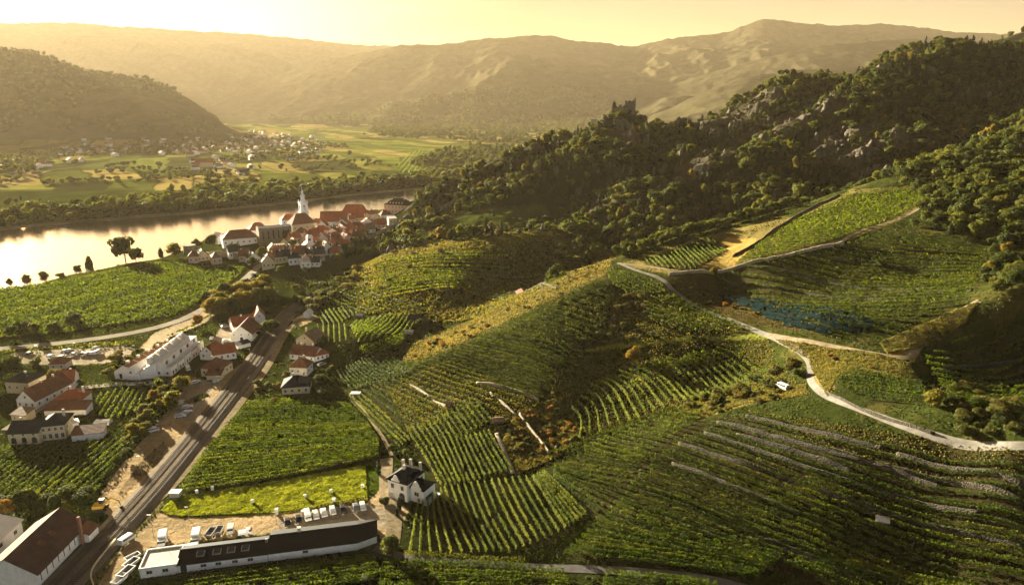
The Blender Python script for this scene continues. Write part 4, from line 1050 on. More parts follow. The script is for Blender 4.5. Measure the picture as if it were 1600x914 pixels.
tag(link('grass', mesh_from('grass', V, F, M_TALLG)), 'tall bright grass on the meadow above the parking', None, None, 'stuff')
GV, GF, off = [], [], 0
for pl, n, s, h in (([(628, 562), (650, 535), (700, 514), (760, 490), (830, 460), (880, 432), (930, 408), (968, 396), (950, 428), (890, 457), (840, 480), (760, 517), (700, 548), (650, 564)], 10000, .5, .45),
              ([(785, 690), (805, 645), (890, 618), (908, 680), (870, 715), (810, 742)], 6000, .6, .7), ([(1210, 530), (1300, 545), (1420, 568), (1445, 605), (1310, 585), (1292, 620), (1262, 560)], 7000, .45, .4),
              ([(1050, 652), (1090, 628), (1180, 612), (1258, 600), (1262, 615), (1180, 628), (1090, 655)], 4000, .45, .5), ([(1375, 535), (1420, 515), (1480, 490), (1530, 470), (1505, 503), (1440, 545), (1385, 552)], 5000, .5, .5),
              ([(545, 414), (620, 394), (700, 376), (860, 362), (900, 420), (830, 462), (700, 505), (560, 490)], 14000, 1.1, .6), ([(880, 480), (1000, 455), (1200, 530), (1250, 600), (1060, 640), (900, 600)], 7000, .45, .5),
              ([(870, 560), (1200, 530), (1250, 600), (1000, 650), (900, 690), (860, 620)], 6000, .45, .5), ([(1160, 640), (1600, 702), (1600, 760), (1250, 690)], 3000, .35, .35), ([(600, 600), (700, 560), (860, 640), (760, 680), (650, 700)], 8000, .5, .4)):
    V, F = tufts(pl, n, s, h, None, '', '', n % 97); GV.append(V); GF.append(F + off); off += len(V)
tag(link('grass', mesh_from('grass', GV[0], GF[0], leaf_mat('straw_grass', [(.15, (.06, .075, .02)), (.5, (.14, .125, .04)), (.85, (.26, .21, .08))], .35, .08))), 'straw coloured dry grass along the crest of the spur', None, None, 'stuff')
GV = GV[1:]; GF = [f_ - 0 for f_ in GF[1:]]; o0 = GF[0].min(); GF = [f_ - o0 for f_ in GF]
tag(link('grass', mesh_from('grass', np.concatenate(GV), np.concatenate(GF), leaf_mat('dry_grass', [(.15, (.045, .068, .014)), (.5, (.09, .10, .025)), (.85, (.18, .155, .05))], .35, .08))), 'rough dry grass on the banks and spurs', None, None, 'stuff')

# short rough grass everywhere else on the near ground
r = np.random.RandomState(12)
cand = np.nonzero(((YY > 115) & (YY < 470) & (np.abs(UU) < .93) & ~vm & (ALB.max(-1) < .26)).ravel())[0]
cand = cand[r.rand(len(cand)) < np.minimum(1, 70000 / len(cand))]
cx, cy2 = XX.ravel()[cand] + (r.rand(len(cand)) - .5), YY.ravel()[cand] + (r.rand(len(cand)) - .5)
k = fbm(cx / 7, cy2 / 7, 4); m = (k > .42) & ~grid_at(vm.astype(float), cx, cy2).astype(bool)
for (R_, w_) in ROADPTS:
    for q in R_[::2]: m &= (cx - q[0]) ** 2 + (cy2 - q[1]) ** 2 > (w_ * .5 + .9) ** 2
for q in RC[::3, :2]: m &= (cx - q[0]) ** 2 + (cy2 - q[1]) ** 2 > 36
cx, cy2, k = cx[m], cy2[m], k[m]; sz = .25 + .0011 * cy2 + .5 * np.maximum(0, k - .5)
C = np.stack([cx, cy2, ground(cx, cy2) + sz * .3], 1)
V, F = quads(C, np.stack([r.normal(size=len(cx)), r.normal(size=len(cx)), .6 * np.ones(len(cx))], 1), sz, r)
tag(link('grass', mesh_from('grass', V, F, leaf_mat('short_grass', [(.15, (.035, .055, .012)), (.5, (.07, .09, .018)), (.85, (.13, .13, .03))], .3, .08, .7))), 'short uneven grass and weeds between the fields', None, None, 'stuff')
# ------------------------------------------------------------------ building kit
class MB:
    def __init__(s): s.v = []; s.f = []
    def box(s, x0, x1, y0, y1, z0, z1):
        o = len(s.v); s.v += [(x0, y0, z0), (x1, y0, z0), (x1, y1, z0), (x0, y1, z0), (x0, y0, z1), (x1, y0, z1), (x1, y1, z1), (x0, y1, z1)]
        s.f += [tuple(o + i for i in q) for q in ((0, 3, 2, 1), (4, 5, 6, 7), (0, 1, 5, 4), (1, 2, 6, 5), (2, 3, 7, 6), (3, 0, 4, 7))]; return s
    def poly(s, pts, faces):
        o = len(s.v); s.v += [tuple(p) for p in pts]; s.f += [tuple(o + i for i in q) for q in faces]; return s
    def prism(s, prof, y0, y1, axis='y'):
        """profile of (a, z) swept along an axis"""
        n = len(prof); o = len(s.v)
        for t in (y0, y1): s.v += [((a, t, z) if axis == 'y' else (t, a, z)) for a, z in prof]
        s.f += [tuple(o + i for i in range(n)), tuple(o + n + i for i in reversed(range(n)))]
        s.f += [(o + i, o + n + i, o + n + (i + 1) % n, o + (i + 1) % n) for i in range(n)]; return s
    def cyl(s, x, y, z0, z1, r0, r1=None, U=12, cap=True):
        r1 = r0 if r1 is None else r1; o = len(s.v)
        for z, r in ((z0, r0), (z1, r1)): s.v += [(x + r * math.cos(6.2832 * j / U), y + r * math.sin(6.2832 * j / U), z) for j in range(U)]
        s.f += [(o + j, o + (j + 1) % U, o + U + (j + 1) % U, o + U + j) for j in range(U)]
        if cap: s.f += [tuple(o + U + j for j in range(U)), tuple(o + j for j in reversed(range(U)))]
        return s
    def tube(s, p0, p1, r, U=6):
        p0, p1 = Vector(p0), Vector(p1); a = (p1 - p0).normalized(); u = a.cross(Vector((.31, .2, .93))).normalized(); w = a.cross(u); o = len(s.v)
        for p in (p0, p1): s.v += [tuple(p + (u * math.cos(6.2832 * j / U) + w * math.sin(6.2832 * j / U)) * r) for j in range(U)]
        s.f += [(o + j, o + (j + 1) % U, o + U + (j + 1) % U, o + U + j) for j in range(U)] + [tuple(o + U + j for j in range(U)), tuple(o + j for j in reversed(range(U)))]; return s
    def make(s, name, mat, parent=None, loc=None):
        me = mesh_from(name, s.v, s.f, mat); me.validate(); 
        import bmesh
        b = bmesh.new(); b.from_mesh(me); bmesh.ops.recalc_face_normals(b, faces=b.faces); b.to_mesh(me); b.free()
        return link(name, me, parent, loc)

def tile_mat(name, c, scale=2.2):
    t = NT(name); tc = t.new('ShaderNodeTexCoord'); wv = t.new('ShaderNodeTexWave'); wv.inputs['Scale'].default_value = scale; wv.inputs['Distortion'].default_value = 1.5; wv.bands_direction = 'Z'
    t.l.new(tc.outputs['Object'], wv.inputs[0]); n = t.noise(.35, 6, .7, tc.outputs['Object']); n2_ = t.noise(5, 3, .6, tc.outputs['Object'])
    a = t.ramp(n.outputs[0], [(.3, tuple(x * .6 for x in c)), (.55, c), (.75, tuple(min(1, x * 1.25) for x in c))])
    b = t.mix(a, t.ramp(wv.outputs[0], [(0, (.75, .75, .75)), (1, (1.1, 1.1, 1.1))]), .6, 'MULTIPLY'); b = t.mix(b, t.ramp(n2_.outputs[0], [(.3, (.75, .72, .7)), (.7, (1.15, 1.15, 1.1))]), 1.0, 'MULTIPLY')
    return t.done(t.bsdf(b, .85, .15, wv.outputs[0], .04))
R_RED = tile_mat('roof_red', (.40, .135, .065)); R_BROWN = tile_mat('roof_brown', (.22, .105, .065)); R_DARKB = tile_mat('roof_dark_brown', (.115, .066, .050)); R_BLACK = simple('roof_black', (.012, .013, .016), .75, .1, .25, .5)
R_SLATE = tile_mat('roof_slate', (.045, .045, .05)); R_WHITE = simple('roof_white', (.66, .62, .56), .6, .3, .12, .6); R_ORANGE = tile_mat('roof_orange', (.36, .17, .085)); R_TAN = tile_mat('roof_tan', (.30, .21, .13))
W_WHITE = simple('plaster_white', (.84, .81, .76), .9, .1, .12, .8, bump=.02); W_CREAM = simple('plaster_cream', (.62, .52, .34), .9, .1, .15, .8); W_GREY = simple('plaster_grey', (.45, .42, .38), .9, .1, .2, .8)
W_STONE = stone_mat('old_stone', (.36, .31, .23)); W_PINK = simple('plaster_pink', (.60, .44, .32), .9, .1, .15, .8); W_BLUE = simple('tower_blue_white', (.60, .64, .72), .85, .15, .12, .8)
GLASS = simple('window_dark', (.03, .035, .045), .12, .6, .3, .3); FRAME = simple('window_frame', (.55, .50, .42), .6, .3, .1); WOOD = simple('brown_wood', (.16, .09, .05), .8, .15, .4, 1.5)
CHIM = simple('chimney_plaster', (.60, .53, .45), .9, .1, .2, 2); CHIMR = simple('chimney_brick', (.32, .17, .11), .9, .1, .3, 3); METAL = simple('grey_metal', (.30, .30, .29), .4, .5, .2, 1, metal=.6); DARK = simple('black_rubber', (.02, .02, .02), .7, .2, .2)

_WIN = {}
def win_meshes(w, h, arch=False):
    k = (round(w, 2), round(h, 2), arch)
    if k not in _WIN:
        m = MB()     # frame ring proud of the wall (wall plane y = 0, outside is -y)
        t = .10
        for q in ((-w / 2 - t, w / 2 + t, -h / 2 - t, -h / 2), (-w / 2 - t, w / 2 + t, h / 2, h / 2 + t), (-w / 2 - t, -w / 2, -h / 2, h / 2), (w / 2, w / 2 + t, -h / 2, h / 2)): m.box(q[0], q[1], -.06, .0, q[2], q[3])
        m.box(-.03, .03, -.05, .0, -h / 2, h / 2)
        p = MB()
        if arch:
            pts = [(-w / 2, -h / 2), (w / 2, -h / 2)] + [(w / 2 * math.cos(a), h / 2 - w / 2 + w / 2 * math.sin(a)) for a in [i * math.pi / 8 for i in range(9)]]
            p.prism([(a, z) for a, z in pts], -.04, .02)
        else: p.box(-w / 2, w / 2, -.03, .02, -h / 2, h / 2)
        _WIN[k] = (mesh_from('window', p.v, p.f, GLASS), mesh_from('window_frame', m.v, m.f, FRAME))
    return _WIN[k]
def put_window(parent, x, y, z, ang, w=.9, h=1.2, frame=True, arch=False, name='window'):
    g, fr = win_meshes(w, h, arch)
    o = link(name, g, parent, (x, y, z), ang)
    if frame and not arch: link('window_frame', fr, o)
    return o
def roof_geo(m, L, D, h, rh, kind, ov=.4, th=.18, ridge='x'):
    """roof over 0..L x 0..D with eaves at h"""
    x0, x1, y0, y1 = -ov, L + ov, -ov, D + ov
    if kind == 'gable':
        dz = rh * ov / ((D if ridge == 'x' else L) / 2)
        if ridge == 'x': prof = [(y0, h - dz), (D / 2, h + rh), (y1, h - dz), (y1, h - dz + th), (D / 2, h + rh + th), (y0, h - dz + th)]; m.prism([prof[0], prof[1], prof[2], prof[3], prof[4], prof[5]], x0, x1, 'x')
        else: m.prism([(x0, h - dz), (L / 2, h + rh), (x1, h - dz), (x1, h - dz + th), (L / 2, h + rh + th), (x0, h - dz + th)], y0, y1, 'y')
    elif kind in ('hip', 'halfhip', 'pyr'):
        k = .5 if kind != 'halfhip' else .25
        if ridge == 'x': e = min(D * k, L / 2 - .01); a, b = (e, D / 2), (L - e, D / 2)
        else: e = min(L * k, D / 2 - .01); a, b = (L / 2, e), (L / 2, D - e)
        P = [(x0, y0, h), (x1, y0, h), (x1, y1, h), (x0, y1, h), (x0, y0, h + th), (x1, y0, h + th), (x1, y1, h + th), (x0, y1, h + th), (a[0], a[1], h + rh + th), (b[0], b[1], h + rh + th)]
        F = [(3, 2, 1, 0), (0, 1, 5, 4), (1, 2, 6, 5), (2, 3, 7, 6), (3, 0, 4, 7)]
        F += [(4, 5, 9, 8), (5, 6, 9), (6, 7, 8, 9), (7, 4, 8)] if ridge == 'x' else [(4, 5, 8), (5, 6, 9, 8), (6, 7, 9), (7, 4, 8, 9)]
        m.poly(P, F)
    elif kind == 'shed':       # rises from the front to the back
        m.prism([(y0, h - .1), (y1, h + rh), (y1, h + rh + th), (y0, h - .1 + th)], x0, x1, 'x')
    elif kind == 'flat':
        m.box(-.15, L + .15, -.15, D + .15, h + .0, h + .3)
    return m
def house_at(name, label, cat, org, ang, L, D, h, rh, roof, wall_m, kind='gable', ridge='x', wins=(), doors=(), chim=(), group=None, ov=.4, dorm=0, bury=1.6, parent=None):
    """org: world xyz of the front-left corner, local x along the front, y to the back"""
    root = parent or empty(name, org, ang, label, cat, group)
    m = MB()
    if kind == 'gable' and ridge == 'x': m.prism([(0, -bury), (D, -bury), (D, h), (D / 2, h + rh), (0, h)], 0, L, 'x')
    elif kind == 'gable': m.prism([(0, -bury), (L, -bury), (L, h), (L / 2, h + rh), (0, h)], 0, D, 'y')
    elif kind == 'shed': m.prism([(0, -bury), (D, -bury), (D, h + rh), (0, h - .1)], 0, L, 'x')
    else: m.box(0, L, 0, D, -bury, h)
    m.make('wall', wall_m, root)
    r = roof_geo(MB(), L, D, h + .02, rh, kind, ov, .18, ridge).make('roof', roof, root)
    for (cx, cy_, ch) in chim:
        fx, fy = cx / L, cy_ / D
        zt = h + rh * .75
        link('chimney', chim_mesh(ch), r, (cx, cy_, h + rh * .35))
    for side, n, z, w, hh, *e in wins:
        ar = bool(e and e[0]); 
        span = L if side in 'fb' else D
        for i in range(n):
            q = span * (i + .5) / n if n > 1 else span * .5
            if side == 'f': put_window(root, q, -.01, z, 0, w, hh, not ar and w > .5, ar)
            elif side == 'r': put_window(root, L + .01, q, z, math.pi / 2, w, hh, not ar and w > .5, ar)
            elif side == 'l': put_window(root, -.01, q, z, -math.pi / 2, w, hh, not ar and w > .5, ar)
    for side, q, w, hh in doors:
        if side == 'f': put_window(root, q, -.01, hh / 2, 0, w, hh, False, False, 'door')
        elif side == 'r': put_window(root, L + .01, q, hh / 2, math.pi / 2, w, hh, False, False, 'door')
        elif side == 'l': put_window(root, -.01, q, hh / 2, -math.pi / 2, w, hh, False, False, 'door')
    return root
_CH = {}
def chim_mesh(h):
    if h not in _CH:
        m = MB().box(-.35, .35, -.3, .3, 0, h).box(-.42, .42, -.37, .37, h - .22, h - .08); _CH[h] = mesh_from('chimney', m.v, m.f, CHIM)
    return _CH[h]
def AB(a, b):
    """front-left and front-right base corners in photo pixels -> origin, angle, length"""
    A = np.array(hit(*a)); B = np.array(hit(*b)); d = B[:2] - A[:2]
    return (A[0], A[1], min(A[2], B[2])), math.atan2(d[1], d[0]), float(np.hypot(*d))
def house(name, label, a, b, D, h, rh, roof, wall_m, **kw):
    org, ang, L = AB(a, b); cat = kw.pop('cat', 'house')
    return house_at(name, label, cat, org, ang, L, D, h, rh, roof, wall_m, **kw)

# ------------------------------------------------------------------ winery with the long black roof
org, ang, L = AB((279, 895), (559, 859))
w = empty('winery_building', org, ang, 'very long low white winery hall under a black roof at the bottom of the photo', 'winery')
L1 = L * .49; Dw = 7.2
MB().prism([(0, -1.5), (Dw, -1.5), (Dw, 2.25), (Dw * .62, 3.3), (0, 2.3)], 0, L1, 'x').make('wall', W_WHITE, w)
MB().prism([(.0, -1.5), (Dw + 1.6, -1.5), (Dw + 1.6, 2.5), (Dw * .7, 4.0), (0, 2.5)], L1 + .01, L, 'x').make('wall', W_WHITE, w)
rf = MB().prism([(-.4, 2.2), (Dw * .62, 3.35), (Dw + .4, 2.2), (Dw + .4, 2.4), (Dw * .62, 3.57), (-.4, 2.42)], -.3, L1, 'x').make('roof', R_BLACK, w)
m = MB(); k = 5.2; dy = Dw + 1.6
m.poly([(L1, -.5, 2.6), (L + .2, -.5, 2.6), (L1, Dw * .7, 4.22), (L + .2, Dw * .7, 4.22), (L1, dy + .5, 2.6), (L + .2, dy + .5, 2.6), (L + k, Dw * .25, 2.4), (L + k, dy, 2.4), (L1, -.5, 2.35), (L + .2, -.5, 2.35), (L + k, Dw * .25, 2.2), (L + k, dy, 2.2), (L1, dy + .5, 2.35)],
       [(0, 1, 3, 2), (2, 3, 5, 4), (1, 6, 3), (6, 7, 3), (7, 5, 3), (8, 9, 1, 0), (9, 10, 6, 1), (10, 11, 7, 6), (0, 2, 4, 12, 8)])
r2 = m.make('roof', R_BLACK, w)
MB().poly([(L, .2, -1.5), (L + k - .3, Dw * .3, -1.5), (L + k - .3, dy - .3, -1.5), (L, dy - .3, -1.5), (L, .2, 2.4), (L + k - .3, Dw * .3, 2.25), (L + k - .3, dy - .3, 2.25), (L, dy - .3, 2.4)], [(0, 3, 2, 1), (4, 5, 6, 7), (0, 1, 5, 4), (1, 2, 6, 5), (2, 3, 7, 6), (3, 0, 4, 7)]).make('wall', W_WHITE, w)
for x in (.12, .30, .46, .62): 
    q = MB().prism([(0, 0), (1.7, .4), (1.7, .75), (0, .4)], 0, 1.9, 'x'); o = q.make('skylight', METAL, rf, (L1 * x + 1.5, 1.4, 2.72)); MB().prism([(.12, .43), (1.6, .74), (1.6, .80), (.12, .49)], .15, 1.75, 'x').make('skylight_glass', GLASS, o)
MB().box(-.4, .4, -.4, .4, 0, 1.6).box(-.5, .5, -.5, .5, 1.6, 1.75).make('chimney', CHIM, r2, (L * .66, 5.2, 3.6))
MB().box(-.3, .3, -.3, .3, 0, 1.1).make('chimney', METAL, rf, (L1 * .97, 3.6, 3.1))
for x in (.09, .17, .26, .345): put_window(w, L * x + 2.0, -.01, 1.3, 0, 1.2, .7)
put_window(w, L * .70, -.01, 1.5, 0, 1.2, .7); put_window(w, L * .03, -.01, 1.1, 0, 1.4, 2.1, False, False, 'door')
MB().box(0, .12, -.1, .1, 0, 2.2).make('gutter', METAL, w, (L1 - .1, -.1, 0))
# flat roofed loading wing
org2, ang2, LF = AB((220, 904), (278, 896))
fw = empty('loading_wing', org2, ang2, 'flat pale roofed white wing at the left end of the black roof', 'winery wing')
MB().box(0, LF, 0, 7.5, -1.5, 2.5).make('wall', W_WHITE, fw)
rr = MB().box(-.1, LF + .1, -.1, 7.6, 2.52, 2.65).make('roof', simple('flat_roof', (.50, .45, .38), .8, .2, .15, .4), fw)
MB().box(-.15, LF + .15, -.15, .15, 2.66, 2.95).box(-.15, LF + .15, 7.35, 7.65, 2.66, 2.95).box(-.15, .15, .16, 7.34, 2.66, 2.95).box(LF - .15, LF + .15, .16, 7.34, 2.66, 2.95).make('parapet', W_WHITE, rr)
for x in (.25, .68): put_window(fw, LF * x, -.01, 1.5, 0, 1.2, .8)
MB().box(0, LF + 3, 7.8, 8.9, 2.0, 2.2).box(.2, .5, 8.2, 8.5, -1, 2.0).box(LF + 2, LF + 2.3, 8.2, 8.5, -1, 2.0).make('canopy', R_WHITE, fw)

# ------------------------------------------------------------------ white villa with black hip roof
v = house('white_villa', 'white villa with black hip roof, arched door and curved gable among the vineyards', (607, 776), (637, 785), 8.6, 5.8, 2.6, R_BLACK, W_WHITE, cat='villa', kind='hip', ridge='x', ov=.35, wins=(('r', 3, 4.3, .8, 1.2), ('f', 2, 4.2, .9, 1.3)), bury=2)
Lv = AB((607, 776), (637, 785))[2]
for cx, cy_, ch in ((.8, 6.6, 3.2), (2.4, 8.1, 3.0), (Lv * .5, 3.6, 3.6), (Lv - .6, 7.6, 3.2)): link('chimney', chim_mesh(ch), v, (cx, cy_, 5.9))
put_window(v, Lv * .72, -.02, 1.35, 0, 1.9, 2.7, False, True, 'door')
wing = MB().box(Lv + .01, Lv + 4.8, 1.2, 7.0, -2, 4.3); wing.make('wall', W_WHITE, v)
MB().poly([(Lv, 1.0, 4.35), (Lv + 5.1, 1.0, 4.35), (Lv + 5.1, 7.2, 4.35), (Lv, 7.2, 4.35), (Lv, 4.1, 6.2), (Lv + 3, 4.1, 6.2)], [(0, 3, 2, 1), (0, 1, 5, 4), (1, 2, 5), (2, 3, 4, 5), (3, 0, 4)]).make('roof', R_BLACK, v)
g = [(-1.7, 0), (1.7, 0), (1.7, .9), (1.2, 1.2), (1.0, 1.9), (.5, 2.6), (0, 2.9), (-.5, 2.6), (-1.0, 1.9), (-1.2, 1.2), (-1.7, .9)]
MB().prism([(Lv + 2.4 + a, 4.2 + z) for a, z in g], .85, 1.15).make('gable', W_WHITE, v)
MB().prism([(3.0 + a * .8, 5.7 + z * .8) for a, z in g], -.32, -.05).make('gable', W_WHITE, v)
put_window(v, Lv + 2.4, 1.18, 2.9, 0, 1.4, 1.1); put_window(v, Lv + 4.82, 4.0, 1.6, math.pi / 2, 3.6, .9)
MB().box(Lv + 4.85, Lv + 6.4, .8, 7.6, -2, .9).make('terrace', W_WHITE, v)

# ------------------------------------------------------------------ brown roofed hall and white hall, lower left
hb = house('press_hall', 'long white hall under a big brown tiled roof beside the railway, lower left corner', (62, 916), (138, 836), 13.0, 3.9, 4.0, R_DARKB, W_WHITE, cat='hall', kind='gable', ridge='x', ov=.7, wins=(('f', 9, 2.6, .25, 3.2),))
Lb = AB((62, 916), (138, 836))[2]
for q in (.35, .55): MB().prism([(0, 0), (1.4, .5), (1.4, .9), (0, .2)], 0, 1.3, 'x').make('dormer', R_BROWN, hb, (Lb * q, 2.6, 6.15))
MB().box(-.35, .35, -.35, .35, -1, 8.2).make('chimney', CHIMR, hb, (Lb * .80, -1.0, 0))
MB().box(Lb * .82, Lb + .5, -2.6, -.05, -1, 2.6).make('porch', W_WHITE, hb); MB().prism([(-3.0, 2.62), (0, 3.9), (0, 4.1), (-3.0, 2.8)], Lb * .80, Lb + .9, 'x').make('porch_roof', R_BROWN, hb)
o_, a_, l_ = AB((62, 916), (138, 836))
bx = o_[0] - math.sin(a_) * 17.5; by = o_[1] + math.cos(a_) * 17.5
house_at('white_hall', 'low hall with a wide white metal roof behind the brown tiled hall', 'hall', (bx - 6 * math.cos(a_), by - 6 * math.sin(a_), 0), a_, 27, 12, 4.2, 1.6, R_WHITE, W_WHITE, kind='gable', ridge='x', ov=.5, wins=(('f', 5, 2.4, 1, 1),))
house_at('white_hall', 'second white metal roof, lowest in the left corner', 'hall', (bx - 13 * math.cos(a_) - 14 * math.sin(a_) * -1 * -1, by - 13 * math.sin(a_) + 14 * math.cos(a_), 0), a_, 22, 10, 4.0, 1.4, R_WHITE, W_WHITE, kind='gable', ridge='x', ov=.5)

# ------------------------------------------------------------------ houses on the left
h1 = house('farmhouse', 'pale house with a dark hip roof carrying solar panels, far left', (11, 614), (47, 616), 9, 4.8, 2.6, R_SLATE, W_CREAM, kind='hip', wins=(('f', 3, 2.6, .7, 1.0),), chim=((6, 4, 2.4),))
Lh = AB((11, 614), (47, 616))[2]; MB().poly([(Lh * .28, .9, 5.62), (Lh * .78, .9, 5.62), (Lh * .78, 3.3, 6.95), (Lh * .28, 3.3, 6.95), (Lh * .28, .9, 5.5), (Lh * .78, .9, 5.5), (Lh * .78, 3.3, 6.8), (Lh * .28, 3.3, 6.8)], [(0, 1, 2, 3), (7, 6, 5, 4), (0, 4, 5, 1), (1, 5, 6, 2), (2, 6, 7, 3), (3, 7, 4, 0)]).make('solar_panel', simple('solar_cells', (.10, .13, .20), .15, .7, .2, 1), h1)
house('farmhouse', 'long brown tiled farmhouse with a white gable end facing the camera', (28, 638), (57, 640), 18, 3.6, 4.0, R_BROWN, W_WHITE, kind='gable', ridge='y', wins=(('f', 3, 1.8, .7, 1.0), ('f', 1, 4.8, .7, .9), ('r', 5, 1.8, .7, 1.0)), chim=((4, 8, 3.4), (4, 14, 3.4)))
house('farmhouse', 'white gabled house with reddish roof and dark arched gateway behind the brown farmhouse', (92, 611), (117, 608), 9, 3.6, 3.2, R_RED, W_WHITE, kind='gable', ridge='x', wins=(('f', 1, 1.3, 2.6, 2.4, True),), chim=((4, 5, 2.6),))
house('farmhouse', 'white house with a bright red roof beside the walled yard', (86, 638), (131, 636), 7, 3.2, 2.6, R_RED, W_WHITE, kind='hip', wins=(('f', 4, 1.7, .7, .9),), chim=((9, 4, 2.8), (4, 5, 2.6)))
house('barn', 'low brown lean-to roof in front of the bright red roof', (70, 650), (135, 648), 5.0, 2.2, 1.3, R_BROWN, W_WHITE, cat='barn', kind='shed', wins=())
house('inn', 'cream house with three arched openings and a black roof above the left vineyard', (15, 695), (63, 693), 8.5, 4.2, 2.6, R_SLATE, W_CREAM, kind='gable', ridge='x', wins=(('f', 3, 1.5, 1.6, 2.2, True), ('f', 3, 4.4 - .9, .6, .7)), chim=((2, 5, 2.6),))
house('inn', 'taller cream house with slate roof and two rows of windows beside the arched house', (66, 689), (104, 685), 9, 5.2, 2.6, R_SLATE, W_CREAM, kind='hip', wins=(('f', 4, 4.0, .7, 1.0), ('f', 4, 1.5, .9, 1.6), ('r', 2, 3.6, .7, 1.0)), chim=((6, 5, 2.8),))
house('shed', 'long low shed with brown roof at the top of the left vineyard', (113, 690), (161, 685), 5, 2.3, 1.0, R_BROWN, W_WHITE, cat='shed', kind='shed', wins=())
house('cottage', 'small brown hip roof hut between the car park and the gardens', (78, 578), (103, 577), 6, 2.6, 2.2, R_BROWN, W_GREY, kind='hip', wins=(('f', 2, 1.4, .7, .9),))
house('cottage', 'tiny pale cottage below the brown farmhouse', (19, 658), (40, 660), 4.5, 2.6, 1.0, R_TAN, W_CREAM, kind='shed', wins=(('f', 2, 1.4, .6, .7),))
house('awning', 'small square white awning roof beside the taller slate house', (112, 672), (124, 669), 3.2, 2.3, .5, R_WHITE, W_WHITE, cat='awning', kind='hip', wins=(), bury=.3)
MB().box(0, 5.5, 0, 2.6, 0, .9).poly([(0, 0, .92), (5.5, 0, .92), (5.2, 1.3, 1.5), (.3, 1.3, 1.5), (0, 2.6, .92), (5.5, 2.6, .92)], [(0, 1, 2, 3), (3, 2, 5, 4), (0, 3, 4), (1, 5, 2)]).make('covered_trailer', R_WHITE, None, hit(146, 664))
tag([o for o in COL.objects if o.name.startswith('covered_trailer')][0], 'white tarpaulin covered trailer at the corner of the small vineyard', 'trailer')

# ------------------------------------------------------------------ terraced white housing by the car park
root = None
orgA, angA, LA = AB((180, 592), (216, 592))
ra = empty('terraced_house', orgA, angA, 'white terraced houses with stepped red roofs between the car park and the white block', 'terraced houses')
ax = hit(262, 548); dvec = np.array([ax[0] - orgA[0], ax[1] - orgA[1]]); dl = np.hypot(*dvec); th_ = math.atan2(dvec[1], dvec[0]) - angA
for i in range(5):
    f = i / 5; ox, oy = math.cos(th_) * dl * f, math.sin(th_) * dl * f; D_ = dl / 5 * .93
    wd = LA * (1 - .08 * i)
    sub = empty('house_unit', (ox, oy, .0), th_ - math.pi / 2); sub.parent = ra
    MB().prism([(0, -1.5), (wd, -1.5), (wd, 4.6), (wd * .45, 6.1), (0, 3.2)], 0, D_, 'y').make('wall', W_WHITE, sub)
    MB().prism([(-.3, 3.08), (wd * .45, 6.15), (wd * .72, 5.45), (wd * .72, 5.65), (wd * .45, 6.38), (-.3, 3.3)], .25, D_ - .3, 'y').make('roof', R_ORANGE, sub)
    MB().box(wd * .40, wd * .52, D_ * .4, D_ * .6, 5.8, 7.2).make('chimney', CHIM, sub)
    MB().box(wd * .75, wd + 1.5, .2, D_ - .2, -1.5, 3.0 + (i % 2) * .5).make('annex', W_WHITE, sub)
    put_window(sub, wd * .3, -.02, 1.4, 0, 1.2, 2.2, False, False, 'door'); put_window(sub, wd * .8, -.02, 3.4, 0, .8, .9)
org3, ang3, L3 = AB((218, 593), (246, 590))
wb = empty('wedge_house', org3, ang3, 'white wedge shaped house wall between the red terraces and the white block', 'house')
MB().prism([(0, -1.5), (L3, -1.5), (L3, 6.4), (L3 * .55, 5.4), (0, 2.6)], 0, 6.5, 'y').make('wall', W_WHITE, wb); MB().prism([(-.2, 2.62), (L3 * .55, 5.45), (L3 + .2, 6.5), (L3 + .2, 6.65), (L3 * .55, 5.6), (-.2, 2.78)], -.15, 6.65, 'y').make('roof', R_WHITE, wb)
org4, ang4, L4 = AB((268, 588), (320, 546))     # long side seen from the right
blk = empty('apartment_block', org4, ang4, 'big white stepped apartment block with roof terraces above the station yard', 'apartment block')
nst = 5
for i in range(nst):
    x0, x1 = L4 * i / nst + .02, L4 * (i + 1) / nst; hh = 6.2 + .15 * i
    MB().box(x0, x1 - .04, 3.0, 9.5, -1.5, hh).box(x0 + .3, x1 - .5, .0, 2.98, -1.5, hh - 2.6 - .4 * (i % 2)).make('wall', W_WHITE, blk)
    MB().prism([(6.2, hh + .02), (9.6, hh + .02), (9.6, hh + 1.9), (8.8, hh + 1.9)], x0 + .3, x1 - .8, 'x').make('roof', R_WHITE, blk)
    MB().box(x0 + .3, x1 - .5, .0, .12, hh - 2.5 - .4 * (i % 2), hh - 1.7 - .4 * (i % 2)).make('balcony', W_GREY, blk)
    for z in (1.2, ): put_window(blk, x0 + (x1 - x0) * .3, -.02, z, 0, .9, 1.3); put_window(blk, x0 + (x1 - x0) * .65, -.02, z, 0, .9, 1.3)
    put_window(blk, x0 + (x1 - x0) * .5, 2.98, hh - 1.2, 0, 1.8, 1.5)
    link('chimney', chim_mesh(2.2), blk, (x0 + 1, 7.6, hh))
for y_, z in ((1.5, 1.4), (5.0, 1.6), (7.8, 4.2)): put_window(blk, -.02, y_, z, -math.pi / 2, .8, 1.0)

